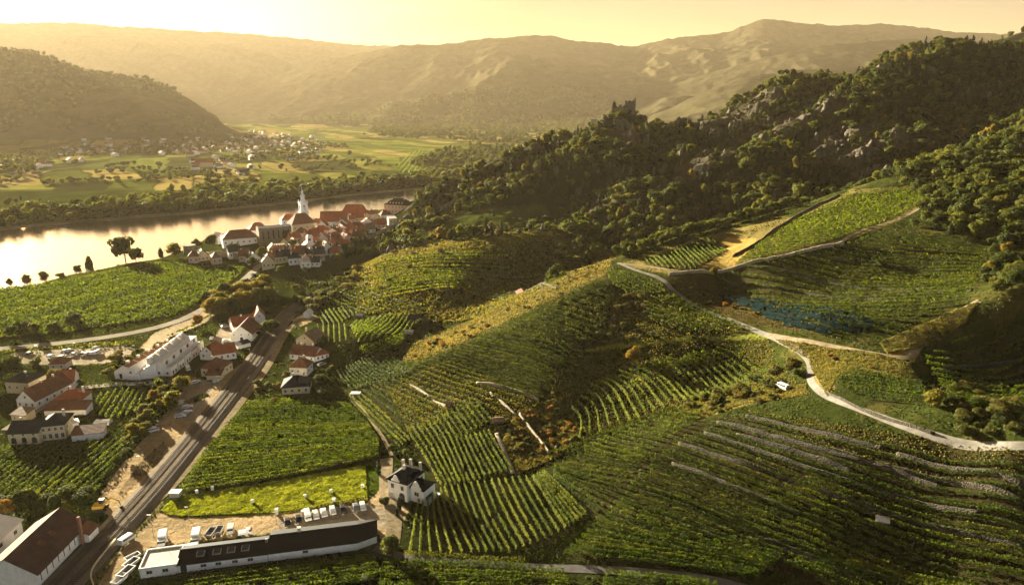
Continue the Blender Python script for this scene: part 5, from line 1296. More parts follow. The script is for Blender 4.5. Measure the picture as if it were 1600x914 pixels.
# ------------------------------------------------------------------ station side houses
house('guesthouse', 'white gabled house with brown-red roof in the middle of the station group', (313, 562), (336, 563), 8, 3.2, 3.2, R_BROWN, W_WHITE, kind='gable', ridge='y', wins=(('f', 2, 2.0, .8, .9), ('f', 1, 4.3, .6, .7)))
house('guesthouse', 'long dark red roof behind the brown station building', (334, 566), (370, 560), 8, 3.4, 3.0, R_RED, W_WHITE, kind='gable', ridge='x', wins=(('f', 4, 1.8, .7, 1.0), ('r', 2, 2.6, .7, .9)), chim=((5, 4, 3),))
house('station_building', 'brown tiled station building with halfhip roof nearest to the tracks', (315, 588), (346, 590), 9, 3.6, 3.4, R_BROWN, W_CREAM, kind='hip', ridge='x', wins=(('f', 3, 1.8, .8, 1.2), ('r', 3, 1.9, .8, 1.1)), chim=((3, 4, 3.2),))
house('station_shed', 'small brown roofed annex in front of the station building', (323, 594), (345, 594), 3.6, 2.2, 1.4, R_BROWN, W_CREAM, cat='annex', kind='shed')
house('press_house', 'large white gable with steep red-brown roof beside the round dark tree', (361, 534), (395, 533), 15, 3.6, 4.2, R_BROWN, W_WHITE, kind='gable', ridge='y', wins=(('f', 1, 1.2, 1.4, 2.0, True), ('f', 3, 3.4, .5, .6), ('r', 3, 2.0, .7, .9)))
house('press_house', 'red roofed wing behind the large white gable', (366, 522), (400, 516), 9, 4.0, 3.6, R_RED, W_WHITE, kind='gable', ridge='x', wins=(('f', 3, 2.0, .7, .9),), chim=((5, 4, 3),))
house('press_house', 'orange gabled house end at the back of the press house', (398, 508), (415, 506), 9, 4.2, 3.6, R_ORANGE, W_WHITE, kind='gable', ridge='y', wins=(('f', 1, 4.6, .6, .7),))
house('garage', 'low white garage row beside the press house yard', (372, 546), (392, 541), 3.5, 2.0, .5, R_SLATE, W_WHITE, cat='garage', kind='shed')
# right of the railway
house('villa', 'pale house with a steep pinkish roof and wide gable right of the railway', (463, 541), (491, 540), 10, 3.4, 3.6, R_TAN, W_CREAM, kind='gable', ridge='y', wins=(('f', 3, 1.7, .7, 1.0), ('f', 1, 4.6, .6, .8)), chim=((2, 6, 3),))
house('villa', 'long dark red roofed house in front of the pale gable house', (453, 561), (492, 566), 8, 2.8, 3.0, R_BROWN, W_WHITE, kind='gable', ridge='x', wins=(('f', 4, 1.5, .7, .9),), chim=((4, 4, 3), (9, 5, 2.6)))
house('villa', 'low red roofed wing at the right end of the dark red house', (494, 565), (514, 557), 6, 2.5, 1.8, R_RED, W_WHITE, kind='hip', wins=(('f', 3, 1.4, .7, 1.0),))
house('villa', 'small white house with an orange pyramid roof above the black roofed house', (453, 587), (480, 588), 7, 3.8, 3.4, R_ORANGE, W_WHITE, kind='hip', ridge='x', wins=(('f', 3, 2.2, .6, .8), ('r', 2, 2.2, .6, .8)), chim=((5, 4, 3),))
house('villa', 'house with a big black roof lowest of the group right of the railway', (441, 617), (484, 614), 9, 2.9, 3.2, R_SLATE, W_CREAM, kind='hip', ridge='x', wins=(('f', 4, 1.5, .8, 1.0),), chim=((4, 5, 3), (8, 6, 3)))
house('shed', 'small white shed at the end of the sandy track', (474, 497), (484, 497), 4, 2.6, 1.6, R_WHITE, W_WHITE, cat='shed', kind='gable', ridge='y')
# huts on the slopes
for lb, a, b, D, h, rh, rf_, wl_ in (('dark wooden hut with wide roof between the golden rows and the dry spur', (637, 504), (663, 506), 6, 2.2, 1.2, R_SLATE, WOOD), ('red-brown roofed hut in the shaded hollow below the knoll', (806, 461), (832, 459), 6, 2.2, 1.4, R_BROWN, WOOD),
    ('small white roofed hut on the dark lower right slope', (1369, 822), (1387, 824), 2.4, 1.6, .5, R_WHITE, WOOD), ('small shed beside the top of the stone steps', (771, 664), (787, 661), 2.4, 1.5, .5, R_TAN, WOOD), ('tiny white shed beside the foot of the slope vineyard', (548, 621), (562, 620), 2.2, 1.3, .2, R_WHITE, W_GREY),
    ('tiny dark shelter at the top edge of the striped vineyard', (697, 637), (706, 637), 1.8, 1.8, .4, R_TAN, WOOD), ('little white topped hut beside the golden rows', (556, 497), (566, 497), 2.5, 1.6, .5, R_WHITE, WOOD), ('round-topped white tank hut left of the dry spur', (632, 521), (644, 523), 2.4, 1.4, .6, R_WHITE, W_GREY),
    ('white electrical box at the lower meadow corner by the track', (265, 778), (280, 778), 2.0, 1.4, .2, R_WHITE, W_GREY), ('tiny white tank in the shaded corner under the black roof', (566, 906), (573, 906), 1.0, .7, .1, R_WHITE, W_WHITE)):
    nm = 'hut' if 'hut' in lb else 'shed'
    house(nm, lb, a, b, D, h, rh, rf_, wl_, cat=nm, kind='gable' if rh > .3 else 'flat', ridge='x', ov=.3, wins=(('f', 1, h * .5, .6, .5),) if h > 1.5 else (), bury=1.2)

# ------------------------------------------------------------------ the old town
def tpos(px, py): return np.array(hit(px, py))
def townhouse(px, py, wpx, D, h, rh, roof, wall_m, tilt=0.0, kind='gable', ridge='x', wn=2, rows=1, label=None, name='town_house', group=None, ch=1, arch=False, cat='house'):
    p = tpos(px, py); dist = math.hypot(p[0], p[1]); Lm = wpx * dist / F0 * 1.12
    ang = math.atan2(-p[0], p[1]) + tilt   # facade square to the line of sight, then turned
    org = (p[0] - math.cos(ang) * Lm / 2, p[1] - math.sin(ang) * Lm / 2, p[2] - .3)
    wins = [('f', wn, h * (r_ + .55) / rows if rows > 1 else h * .55, .9, 1.2, arch) for r_ in range(rows)] + [('r', 2, h * .55, .9, 1.1)]
    chs = [(Lm * (.25 + .5 * q), D * .4, 3.0) for q in range(ch)]
    return house_at(name, label, cat, org, ang, Lm, D, h, rh, roof, wall_m, kind=kind, ridge=ridge, wins=wins, chim=chs, group=group, bury=4)
# abbey church: nave and blue tower
townhouse(476, 361, 33, 13, 6.5, 8.5, R_BROWN, W_CREAM, .35, 'hip', 'x', 4, 1, 'church nave with a high brown hip roof at the foot of the blue tower', 'abbey_church', ch=0, cat='church')
p = tpos(476, 352); bt = empty('church_tower', (p[0], p[1], p[2] - .5), math.atan2(-p[0], p[1]) + .3, 'slender pale blue and white baroque church tower above the old town', 'church tower')
bt.scale = (1.1, 1.1, 1.08); MB().box(-3.3, 3.3, -3.3, 3.3, -3, 12).make('shaft', W_BLUE, bt); MB().box(-3.7, 3.7, -3.7, 3.7, 12.01, 12.7).box(-3.0, 3.0, -3.0, 3.0, 12.71, 20).box(-3.5, 3.5, -3.5, 3.5, 20.01, 20.7).make('belfry', W_BLUE, bt)
for a in range(4):
    x, y = [(0, -3.02), (3.02, 0), (0, 3.02), (-3.02, 0)][a]; put_window(bt, x, y, 16.3, a * math.pi / 2, 2.0, 4.6, False, True)
    put_window(bt, x * 1.1, y * 1.1, 8.5, a * math.pi / 2, 1.2, 2.2, False, True)
m = MB(); prof = [(3.3, 20.7), (3.1, 21.5), (2.2, 22.6), (1.9, 23.2), (1.9, 25.4), (2.3, 25.7), (2.0, 26.7), (1.4, 27.6), (1.0, 28.4), (1.0, 29.4), (1.25, 29.9), (.5, 31.2), (.1, 33)]
for (r0, z0), (r1, z1) in zip(prof[:-1], prof[1:]): m.cyl(0, 0, z0, z1, r0, r1, 8, False)
sp = m.make('spire', W_BLUE, bt); MB().box(-.08, .08, -.08, .08, 33, 34.8).box(-.5, .5, -.06, .06, 34.0, 34.15).make('cross', METAL, sp)
for sx in (-1, 1):
    for sy in (-1, 1): MB().cyl(2.9 * sx, 2.9 * sy, 20.7, 23.0, .35, .1, 6).make('pinnacle', W_WHITE, bt)
# castle hotel by the river
ht = townhouse(619, 334, 36, 15, 8.5, 5.5, R_SLATE, W_PINK, -.45, 'hip', 'x', 7, 2, 'large castle building with dark mansard roof at the right end of the town', 'castle_hotel', ch=2, cat='castle')
for q in range(6): MB().prism([(-.7, 0), (.7, 0), (.7, 1.0), (0, 1.7), (-.7, 1.0)], -.6, 1.6, 'y').make('dormer', W_PINK, ht, (3 + q * 3.1, 1.6, 9.4))
# round turret by the water
p = tpos(567, 336); tt = empty('round_turret', tuple(p), 0, 'small round turret with pointed roof at the water edge of the town', 'turret')
MB().cyl(0, 0, -3, 7.5, 2.6, 2.6, 14).make('wall', W_CREAM, tt); MB().cyl(0, 0, 7.5, 11.5, 3.3, .05, 14).make('roof', R_SLATE, tt)
# big red roofs
townhouse(522, 357, 36, 14, 6.5, 8.0, R_RED, W_WHITE, -.15, 'gable', 'x', 5, 1, 'widest red tiled roof of the town, right of the church', ch=2)
townhouse(552, 345, 32, 14, 7.5, 8.0, R_RED, W_WHITE, -.25, 'halfhip', 'x', 5, 1, 'high red roof with pale chimneys behind the widest red roof', ch=3)
townhouse(454, 352, 22, 10, 5.5, 5.0, R_RED, W_WHITE, .2, 'hip', 'x', 3, 1, 'red hip roof house just left of the church', ch=1)
# clarissan ruin: roofless stone church
p = tpos(433, 382); an = math.atan2(-p[0], p[1]) + .18
rc = empty('stone_church_hall', (p[0] - 13, p[1] - 1, p[2] - .5), an, 'tall roofless pale stone church hall with narrow windows left of the town centre', 'church ruin')
MB().box(0, 25, 0, 1.2, -3, 12.5).box(0, 25, 11, 12.2, -3, 12.5).box(0, 1.2, 1.21, 10.99, -3, 13.2).box(23.8, 25, 1.21, 10.99, -3, 12.9).make('wall', W_STONE, rc)
MB().prism([(0, 12.52), (12.2, 12.52), (12.2, 12.9), (6.1, 13.9), (0, 12.9)], .2, 24.8, 'x').make('roof', R_SLATE, rc)
for q in range(6): put_window(rc, 3 + q * 3.9, -.02, 7.6, 0, 1.0, 6.4, False, True)
for q in range(7): MB().box(1.2 + q * 3.7, 1.9 + q * 3.7, -1.0, -.02, -3, 9.5).make('buttress', W_STONE, rc)
townhouse(377, 384, 44, 13, 6.0, 6.0, R_BROWN, W_WHITE, .12, 'hip', 'x', 6, 1, 'very long brown roofed monastery wing left of the stone church hall', 'monastery_wing', ch=4)
townhouse(406, 370, 26, 12, 6, 5.5, R_RED, W_WHITE, .2, 'hip', 'x', 4, 1, 'red roof behind the monastery wing', ch=2)
townhouse(347, 381, 12, 8, 5.5, 3.6, R_BROWN, W_WHITE, .5, 'gable', 'y', 1, 1, 'white gable end at the left tip of the monastery wing', ch=0)
# chapel with square tower
p = tpos(485, 392); ct_ = empty('chapel_tower', tuple(p), .5, 'small white chapel tower with stepped top in the lower town', 'chapel')
MB().box(-2.1, 2.1, -2.1, 2.1, -2, 11).box(-1.4, 1.4, -1.4, 1.4, 11.01, 12.2).make('wall', W_WHITE, ct_); MB().prism([(-5.2, -2), (5.2, -2), (5.2, 4), (2.2, 6.5), (-2.2, 6.5), (-5.2, 4)], -1.6, 6, 'y').make('nave', W_WHITE, ct_); MB().cyl(0, 0, 12.2, 14.5, 1.3, .05, 6).make('roof', R_BROWN, ct_)
put_window(ct_, 0, -2.12, 8.8, 0, .8, 1.5, False, True); put_window(ct_, -.9, -2.12, 8.8, 0, .8, 1.5, False, True)
# gate tower with dark pyramid roof, square stone tower
p = tpos(477, 408); gt = empty('gate_tower', tuple(p), .3, 'stout cream tower with a dark pyramid roof at the town gate', 'tower')
MB().box(-4.2, 4.2, -4, 4, -2, 5.6).make('wall', W_CREAM, gt); MB().cyl(0, 0, 5.61, 11, 6.4, .05, 4).make('roof', R_SLATE, gt)
p = tpos(437, 397); sq = empty('stone_tower', tuple(p), .15, 'square roofless stone tower in the town wall', 'tower'); MB().box(-3.9, 3.9, -3.5, 3.5, -2, 7.2).make('wall', W_STONE, sq)
m = MB(); [m.box(-3.9 + i * 1.75, -3.9 + i * 1.75 + .8, -3.5, -2.9, 7.21, 8.0) for i in range(5)]; m.make('battlement', W_STONE, sq)
put_window(sq, -1, -3.52, 4, 0, .7, 1.1, False); put_window(sq, 1.4, -3.52, 4, 0, .7, 1.1, False)
townhouse(455, 400, 13, 8, 4.2, 3.6, R_TAN, W_CREAM, .1, 'gable', 'y', 2, 1, 'cream gable house between the stone tower and the gate tower', ch=0)
p = tpos(297, 396); rt = empty('round_tower', tuple(p), 0, 'squat round pale stone tower at the left end of the town wall', 'tower'); MB().cyl(0, 0, -3, 6, 4.6, 4.3, 18).make('wall', W_STONE, rt); MB().cyl(0, 0, 6.01, 6.6, 4.7, 4.7, 18).make('parapet', W_STONE, rt)
TH = [(503, 367, 20, 'R', .1, 'hip', 'small dark red roofs stepped below the church'), (520, 372, 18, 'B', -.3, 'gable', ''), (537, 366, 17, 'R', .3, 'gable', ''), (556, 362, 22, 'B', -.2, 'hip', ''), (575, 356, 18, 'R', .1, 'gable', ''), (590, 350, 16, 'T', -.3, 'gable', ''),
      (604, 345, 15, 'B', .3, 'hip', ''), (489, 376, 16, 'R', .4, 'gable', ''), (505, 381, 14, 'O', -.2, 'gable', ''), (523, 383, 15, 'B', .2, 'gable', ''), (541, 377, 14, 'R', -.1, 'hip', ''), (463, 381, 14, 'R', .3, 'gable', ''), (470, 372, 16, 'B', -.2, 'hip', ''),
      (461, 390, 13, 'B', .2, 'gable', ''), (497, 394, 15, 'B', -.3, 'gable', ''), (512, 399, 13, 'T', .2, 'gable', ''), (500, 408, 14, 'S', .1, 'gable', ''), (523, 405, 12, 'R', -.4, 'gable', ''), (531, 397, 11, 'S', .3, 'gable', ''), (492, 417, 13, 'S', -.2, 'gable', ''),
      (428, 398, 12, 'B', .1, 'gable', ''), (445, 411, 17, 'S', .15, 'gable', ''), (462, 414, 17, 'S', .05, 'hip', ''), (430, 413, 14, 'B', -.1, 'gable', ''), (478, 419, 13, 'W', .1, 'shed', ''), (442, 403, 12, 'W', .1, 'shed', ''), (412, 406, 14, 'B', .2, 'gable', ''), (398, 412, 16, 'S', .15, 'gable', ''),
      (382, 409, 13, 'B', -.1, 'gable', ''), (366, 404, 12, 'S', .2, 'gable', ''), (318, 408, 15, 'S', .1, 'gable', ''), (303, 412, 12, 'B', -.1, 'hip', ''), (340, 413, 12, 'T', .2, 'hip', ''), (420, 421, 16, 'T', 0, 'gable', ''), (512, 350, 14, 'R', .2, 'gable', ''), (494, 356, 14, 'R', -.2, 'hip', ''), (580, 364, 12, 'T', .2, 'gable', ''), (596, 358, 12, 'R', -.2, 'gable', ''), (614, 351, 11, 'W', .2, 'shed', '')]
RM = dict(R=(R_RED, 'red'), B=(R_BROWN, 'brown'), T=(R_TAN, 'tan'), O=(R_ORANGE, 'orange'), S=(R_SLATE, 'dark slate'), W=(R_WHITE, 'pale'))
NAMED = [('church tower', 476, 352), ('castle building', 619, 334), ('stone church hall', 433, 375), ('gate tower', 477, 408), ('chapel tower', 485, 392), ('widest red roof', 522, 357), ('square stone tower', 437, 397), ('round wall tower', 297, 396), ('monastery wing', 377, 384), ('round turret', 567, 336)]
TOWN = []
rr_ = random.Random(4)
for (x, y, wp, c, tl, kd, _) in TH:
    nn_ = sorted(NAMED, key=lambda q: math.hypot(q[1] - x, 1.8 * (q[2] - y)))[0]
    side = ('left of' if x < nn_[1] - 6 else 'right of' if x > nn_[1] + 6 else 'in front of' if y > nn_[2] else 'behind') + ' the ' + nn_[0]
    o = townhouse(x, y, wp, 7 + 2 * rr_.random(), 3.6 + 2.2 * rr_.random(), 3.0 + 1.6 * rr_.random() if kd != 'shed' else .8, RM[c][0], rr_.choice([W_WHITE, W_CREAM, W_WHITE, W_PINK]), tl, kd, 'y' if rr_.random() < .35 and kd == 'gable' else 'x', 2 if wp < 15 else 3, 1,
                  'town house with %s %s roof %s' % (RM[c][1], {'hip': 'hipped', 'gable': 'gabled', 'shed': 'low sloping'}[kd], side), ch=1 if wp > 12 else 0)
    TOWN.append((o, x, y))

_occ = [(x, y) for _, x, y in TOWN] + [(q[1], q[2]) for q in NAMED]
_tp = [(425, 402), (455, 384), (490, 362), (540, 348), (590, 340), (622, 346), (590, 366), (548, 384), (525, 402), (500, 415), (470, 420), (430, 416)]
_n = 0; _t = 0
while _n < 34 and _t < 4000:
    _t += 1; x, y = 300 + 330 * rr_.random(), 338 + 84 * rr_.random()
    if not bool(inpoly(np.array([x]), np.array([y]), _tp)[0]) or any(abs(x - a) < 7.5 and abs(y - b) < 4.2 for a, b in _occ): continue
    _occ.append((x, y)); _n += 1; c = rr_.choice('RRRRBBOT'); kd = rr_.choice(['gable', 'gable', 'hip']); nn_ = sorted(NAMED, key=lambda q: math.hypot(q[1] - x, 1.8 * (q[2] - y)))[0]
    side = ('left of' if x < nn_[1] - 6 else 'right of' if x > nn_[1] + 6 else 'in front of' if y > nn_[2] else 'behind') + ' the ' + nn_[0]
    TOWN.append((townhouse(x, y, 12 + 5 * rr_.random(), 7 + 2 * rr_.random(), 3.4 + 1.6 * rr_.random(), 3.2 + 1.4 * rr_.random(), RM[c][0], rr_.choice([W_WHITE, W_CREAM, W_PINK]), (rr_.random() - .5) * .9, kd, 'y' if kd == 'gable' and rr_.random() < .3 else 'x', 2, 1, 'town house with %s %s roof %s' % (RM[c][1], {'hip': 'hipped', 'gable': 'gabled'}[kd], side), ch=rr_.choice([0, 1])), x, y))

# town walls
wall('town_wall', 'pale wall climbing from the town along the foot of the castle hill', [(525, 392), (545, 385), (575, 374), (600, 362), (622, 350)], 3.0, .8, M_PALESTONE, 'town wall')
wall('town_wall', 'battlemented wall in front of the monastery wing', [(305, 398), (325, 402), (345, 400), (372, 406), (400, 408)], 4.0, .8, M_PALESTONE, 'town wall')
wall('town_wall', 'wall fragment climbing the wooded castle hill', [(688, 330), (704, 322), (716, 308), (728, 300)], 3.5, .9, M_PALESTONE, 'town wall')
wall('stone_wall', 'white stepped wall running down beside the rusty scrub', [(812, 650), (828, 672), (845, 692), (858, 711)], 1.3, .5, M_PALESTONE)
wall('stone_wall', 'stone stairway edge between middle vineyard and the scrub', [(776, 678), (788, 705), (802, 740)], .5, 1.3, M_PALESTONE)
wall('stone_wall', 'pale terrace wall above the scrub slope', [(745, 600), (775, 604), (805, 612), (842, 628)], 1.1, .5, M_PALESTONE)
wall('stone_wall', 'diagonal wall meeting the top of the white stepped wall', [(766, 616), (785, 630), (806, 650)], .8, .5, M_PALESTONE)
wall('stone_wall', 'low wall along the upper edge of the slope vineyard', [(640, 600), (660, 612), (680, 628), (698, 636)], .7, .9, M_PALESTONE)
wall('stone_wall', 'thin stone wall under the pale plateau vineyard', [(1045, 430), (1110, 427), (1150, 420), (1205, 408), (1265, 392), (1318, 382)], 1.4, .5, M_PALESTONE)
wall('stone_wall', 'wall along the crest side of the pale plateau vineyard', [(1145, 402), (1185, 380), (1225, 350), (1262, 328), (1310, 306)], 1.0, .5, M_STONE)
wall('retaining_wall', 'long grey retaining wall below the road at the right', [(1292, 615), (1340, 640), (1400, 662), (1460, 680)], .8, .4, M_STONE)
wall('parapet_wall', 'white parapet wall between the winery yard and the railway', [(146, 914), (140, 897), (158, 871), (181, 845)], .8, .28, W_CREAM)
wall('garden_wall', 'white garden wall along the village street', [(175, 603), (215, 602), (262, 600), (292, 601)], 1.0, .3, W_WHITE)
k = 0
for fld, cnt in (('upper', 8), ('middle', 6)):
    pass
TW = [([(1165, 652), (1300, 684), (1380, 702)], 'first'), ([(1120, 662), (1230, 690), (1350, 725), (1450, 748)], 'second'), ([(1150, 682), (1260, 712), (1330, 740)], 'third'), ([(1100, 680), (1180, 705), (1290, 745), (1400, 775), (1530, 805)], 'fourth'), ([(1380, 730), (1480, 752), (1600, 790)], 'fifth'),
      ([(1060, 695), (1150, 722), (1240, 757)], 'sixth'), ([(1280, 770), (1400, 805), (1500, 835), (1600, 858)], 'seventh'), ([(1050, 725), (1160, 770), (1250, 805)], 'eighth'), ([(1400, 712), (1500, 735), (1600, 762)], 'ninth'), ([(1170, 838), (1230, 858), (1290, 884), (1330, 900)], 'tenth'), ([(1040, 812), (1110, 838), (1170, 858)], 'eleventh'), ([(1300, 705), (1400, 738), (1470, 765)], 'twelfth')]
for pts, q in TW:
    pz = pts[0]; wall('terrace_wall', '%s grey dry stone terrace wall counted down the dark right slope' % q, pts, 1.1, .45, M_STONE, 'terrace wall', 'terrace walls on the dark right slope', gaps=.2)
for pts, lb in (([(1130, 440), (1250, 458), (1400, 470)], 'upper terrace wall across the dark plateau vineyard'), ([(1240, 398), (1350, 410), (1500, 425)], 'terrace wall near the lone round bush on the plateau'), ([(1180, 418), (1290, 440), (1520, 455)], 'middle terrace wall on the dark plateau vineyard'), ([(1300, 385), (1420, 392), (1530, 400)], 'terrace wall nearest the wood on the plateau'),
                ([(1460, 580), (1520, 566), (1600, 562)], 'terrace wall in the dark hollow at the right edge'), ([(1470, 610), (1530, 600), (1600, 596)], 'lower terrace wall in the dark hollow'), ([(760, 470), (820, 455), (870, 452)], 'pale terrace wall in the shaded hollow of the knoll'), ([(690, 458), (760, 452), (850, 448)], 'long pale terrace wall across the knoll'), ([(700, 430), (780, 436), (860, 430)], 'thin wall high on the knoll')):
    wall('terrace_wall', lb, pts, .9, .4, M_STONE, 'terrace wall', None, gaps=.3)

# ------------------------------------------------------------------ castle ruin on its crag
def crest(px, y0, y1):
    a, b, c_ = ray(px, 200); u = float(a / b); Y = np.linspace(y0, y1, 200); zz = ground(u * Y, Y); k = int(np.argmax((zz - CAM_Z) / Y)); return np.array((u * Y[k], Y[k], zz[k]))
def rock_geo(seed, sx, sy, sz, n=14, rough=.35):
    """angular crag"""
    r = np.random.RandomState(seed); R, U = n, n * 2; th, ph = np.meshgrid(np.linspace(0, math.pi, R), np.linspace(0, 2 * math.pi, U, endpoint=False), indexing='ij')
    x, y, z = np.sin(th) * np.cos(ph), np.sin(th) * np.sin(ph), np.cos(th)
    d = 1 + rough * (ridged(x * 2.3 + seed * 3.1 + z * .6, y * 2.3 + z * .5 + seed, 6) - .6) * 2.6
    for k in range(7):     # cut planes give it broken faces
        nrm = r.normal(size=3); nrm[2] = abs(nrm[2]) * .6; nrm /= np.linalg.norm(nrm); c = .62 + .25 * r.rand()
        dd = (x * nrm[0] + y * nrm[1] + z * nrm[2]) * d; d = np.where(dd > c, d * c / np.maximum(dd, 1e-6), d)
    V = np.stack([x * d * sx, y * d * sy, z * d * sz], -1).reshape(-1, 3); I = np.arange(R * U).reshape(R, U)
    F = np.stack([I[:-1], np.roll(I, -1, 1)[:-1], np.roll(I, -1, 1)[1:], I[1:]], -1).reshape(-1, 4)
    return V, F[:, ::-1]
def rock_mat():
    t = NT('crag_rock'); n = t.noise(.22, 7, .72); n2_ = t.noise(1.3, 5, .7); g = t.new('ShaderNodeNewGeometry')
    a = t.ramp(n.outputs[0], [(.3, (.05, .044, .034)), (.5, (.105, .092, .072)), (.7, (.18, .155, .12))]); b = t.mix(a, t.ramp(n2_.outputs[0], [(.35, (.45, .45, .42)), (.6, (1.15, 1.1, 1.05))]), 1.0, 'MULTIPLY')
    return t.done(t.bsdf(b, .95, .1, n2_.outputs[0], .6))
M_ROCK = rock_mat()
CR = [(968, 200, 700, 16, 12, 11, 'tall crag carrying the castle ruin'), (985, 226, 690, 8, 6, 14, 'steep rock face under the castle ruin'), (1010, 222, 700, 6, 6, 9, 'rock tooth just right of the castle crag'),
      (1060, 245, 712, 9, 7, 9, 'crag in the woods right of the castle'), (1100, 200, 725, 11, 8, 12, 'dark rounded crag on the saddle right of the castle'), (1118, 215, 722, 8, 6, 15, 'slender crag on the skyline'), (1150, 200, 735, 12, 8, 13, 'jagged crag on the skyline'), (1185, 178, 740, 12, 8, 14, 'broken crag high on the ridge'),
      (1215, 150, 748, 12, 8, 10, 'crag near the top of the ridge'), (1000, 310, 524, 6, 5, 4, 'lit rock low on the second ridge'), (1030, 297, 528, 7, 5, 5, 'second lit rock on the second ridge'), (1060, 283, 534, 8, 6, 6, 'pale rock on the second ridge crest'), (1095, 265, 542, 9, 6, 7, 'broken rock band on the second ridge crest'),
      (1130, 248, 552, 9, 6, 7, 'large lit rock on the second ridge crest'), (1165, 232, 562, 8, 6, 6, 'rock block above the bare face'), (1195, 218, 570, 9, 6, 7, 'rock block further up the second ridge'), (1225, 206, 578, 9, 7, 6, 'flat topped lit rock on the second ridge'), (1260, 185, 590, 10, 7, 7, 'pale rock spine near the upper ridge'),
      (1290, 168, 602, 12, 8, 7, 'pale rock spine below the summit trees'), (1330, 160, 615, 11, 7, 6, 'upper pale rock spine'), (1300, 222, 560, 13, 9, 12, 'big bare grey rock face in the wood'), (1335, 212, 565, 12, 9, 13, 'tall half of the bare rock face'), (1280, 245, 545, 11, 8, 9, 'lower left part of the bare rock face'), (1350, 240, 545, 11, 8, 9, 'lower right part of the bare rock face'),
      (1405, 215, 548, 8, 6, 9, 'small grey rock right of the bare face'), (1425, 208, 550, 6, 5, 7, 'twin small grey rock near the wood edge'), (905, 300, 600, 6, 5, 6, 'grey rock in the wood below the castle'), (870, 270, 640, 5, 4, 6, 'small rock in the wood left below the castle'), (1040, 262, 700, 6, 5, 9, 'vertical rock below the saddle'),
      (930, 330, 515, 5, 4, 4, 'low rock at the foot of the second ridge'), (945, 350, 505, 5, 4, 5, 'grey rock above the ravine mouth'), (960, 498, 270, 2.2, 1.6, 2.4, 'dark outcrop beside the terraces left of the road'), (938, 520, 262, 1.8, 1.4, 1.5, 'small outcrop under the yellow bushes'), (1255, 690, None, 1.2, .8, .5, 'stone heap on the dark slope'), (873, 700, None, 1.6, 1.2, 1.6, 'pale boulders at the end of the white stepped wall'), (893, 690, None, 1.3, 1.0, 2.0, 'pale bank boulder under the scrub'),
      (1466, 527, None, 1.6, 1.1, .7, 'pale rock slab beside the upper road corner')]
for i, (x, y, Yd, sx, sy, sz, lb) in enumerate(CR):
    if Yd is None or Yd > 10: X_, Y_, Z_ = hit(x, y)
    if Yd and Yd > 400 and (Y_ > Yd * 1.2 or Y_ < Yd * .8): X_, Y_, Z_ = crest(x, Yd - 45, Yd + 45)
    kq = .55 if lb.startswith(('big bare', 'large lit', 'tall half', 'pale rock spine below', 'upper pale', 'flat topped')) else .8
    V, F = rock_geo(100 + i, sx * kq, sy * kq, sz * (kq + .1), 34 if sx > 4 else 12)
    o = link('rock_outcrop', mesh_from('rock_outcrop', V, F, M_ROCK), None, (X_, Y_, Z_ + sz * (-.15 if i else -.3)), i * 1.3); tag(o, lb, 'rock')
q_ = np.random.RandomState(8); cand = np.argwhere(ROCKM & (YY > 440) & (YY < 800) & (np.abs(UU) < .80)); cand = cand[q_.choice(len(cand), 420, replace=False)]
RV, RF, ro = [], [], 0
for n_, (j_, i_) in enumerate(cand):
    s_ = 1.2 + 2.8 * q_.rand(); V, F = rock_geo(300 + n_ % 23, s_ * (.7 + .6 * q_.rand()), s_ * .8, s_ * (.7 + .9 * q_.rand()), 9); a_ = q_.rand() * 6.28
    V = np.c_[V[:, 0] * math.cos(a_) - V[:, 1] * math.sin(a_), V[:, 0] * math.sin(a_) + V[:, 1] * math.cos(a_), V[:, 2]] + [XX[j_, i_], YY[j_, i_], Z[j_, i_] - s_ * .1]
    RV.append(V); RF.append(F + ro); ro += len(V)
tag(link('loose_rocks', mesh_from('loose_rocks', np.concatenate(RV), np.concatenate(RF), M_ROCK)), 'hundreds of smaller rocks breaking through the woods of the castle hill', None, None, 'stuff')
cp = crest(975, 660, 740); cr = empty('castle_ruin', (cp[0], cp[1], cp[2] - .5), math.atan2(-cp[0], cp[1]), 'roofless castle ruin with broken towers on the crag above the town', 'castle ruin')
def ragged(x0, x1, y, th, z0, tops):
    m = MB(); n = len(tops) - 1; pts = [(x0, z0), (x1, z0)] + [(x1 - (x1 - x0) * i / n, tops[n - i]) for i in range(n + 1)]
    return m.prism(pts, y, y + th, 'y')
ragged(-5.5, 10, -4, 1.5, -8, [7, 8.5, 6, 7.8, 7.9, 10, 10.2, 9.8, 10, 6.5, 7.5]).make('curtain_wall', W_STONE, cr)
MB().box(0, 8.5, -2.3, 6, -8, 10.8).box(0, 1.4, -2.3, -1, 10.81, 12).box(3.4, 5.2, -2.3, -1, 10.81, 12).box(7, 8.5, -2.3, -1, 10.81, 12.2).make('keep', W_STONE, cr)
MB().box(8.6, 10.4, -3, 0, -8, 13.5).make('wall_stump', W_STONE, cr); MB().box(9.3, 9.5, -1.6, -1.4, 13.5, 19).make('flagpole', METAL, cr)
ragged(-16, -5.6, -2, 1.4, -10, [-1, 0, 3.5, 2, 5, 4.2, 7.5]).make('curtain_wall', W_STONE, cr)
V, F = rock_geo(77, 2.6, 2.2, 6, 16); o = link('rock_outcrop', mesh_from('rock_outcrop', V, F, M_ROCK), None, (cp[0] - 10, cp[1] + 2, cp[2] + 4), .4); tag(o, 'pointed rock needle left of the castle keep', 'rock')
g_ = crest(928, 640, 740); gw = empty('castle_gate', (g_[0], g_[1], g_[2] - 1), cr.rotation_euler[2], 'bright detached gate wall with an archway left below the ruin', 'gate ruin')
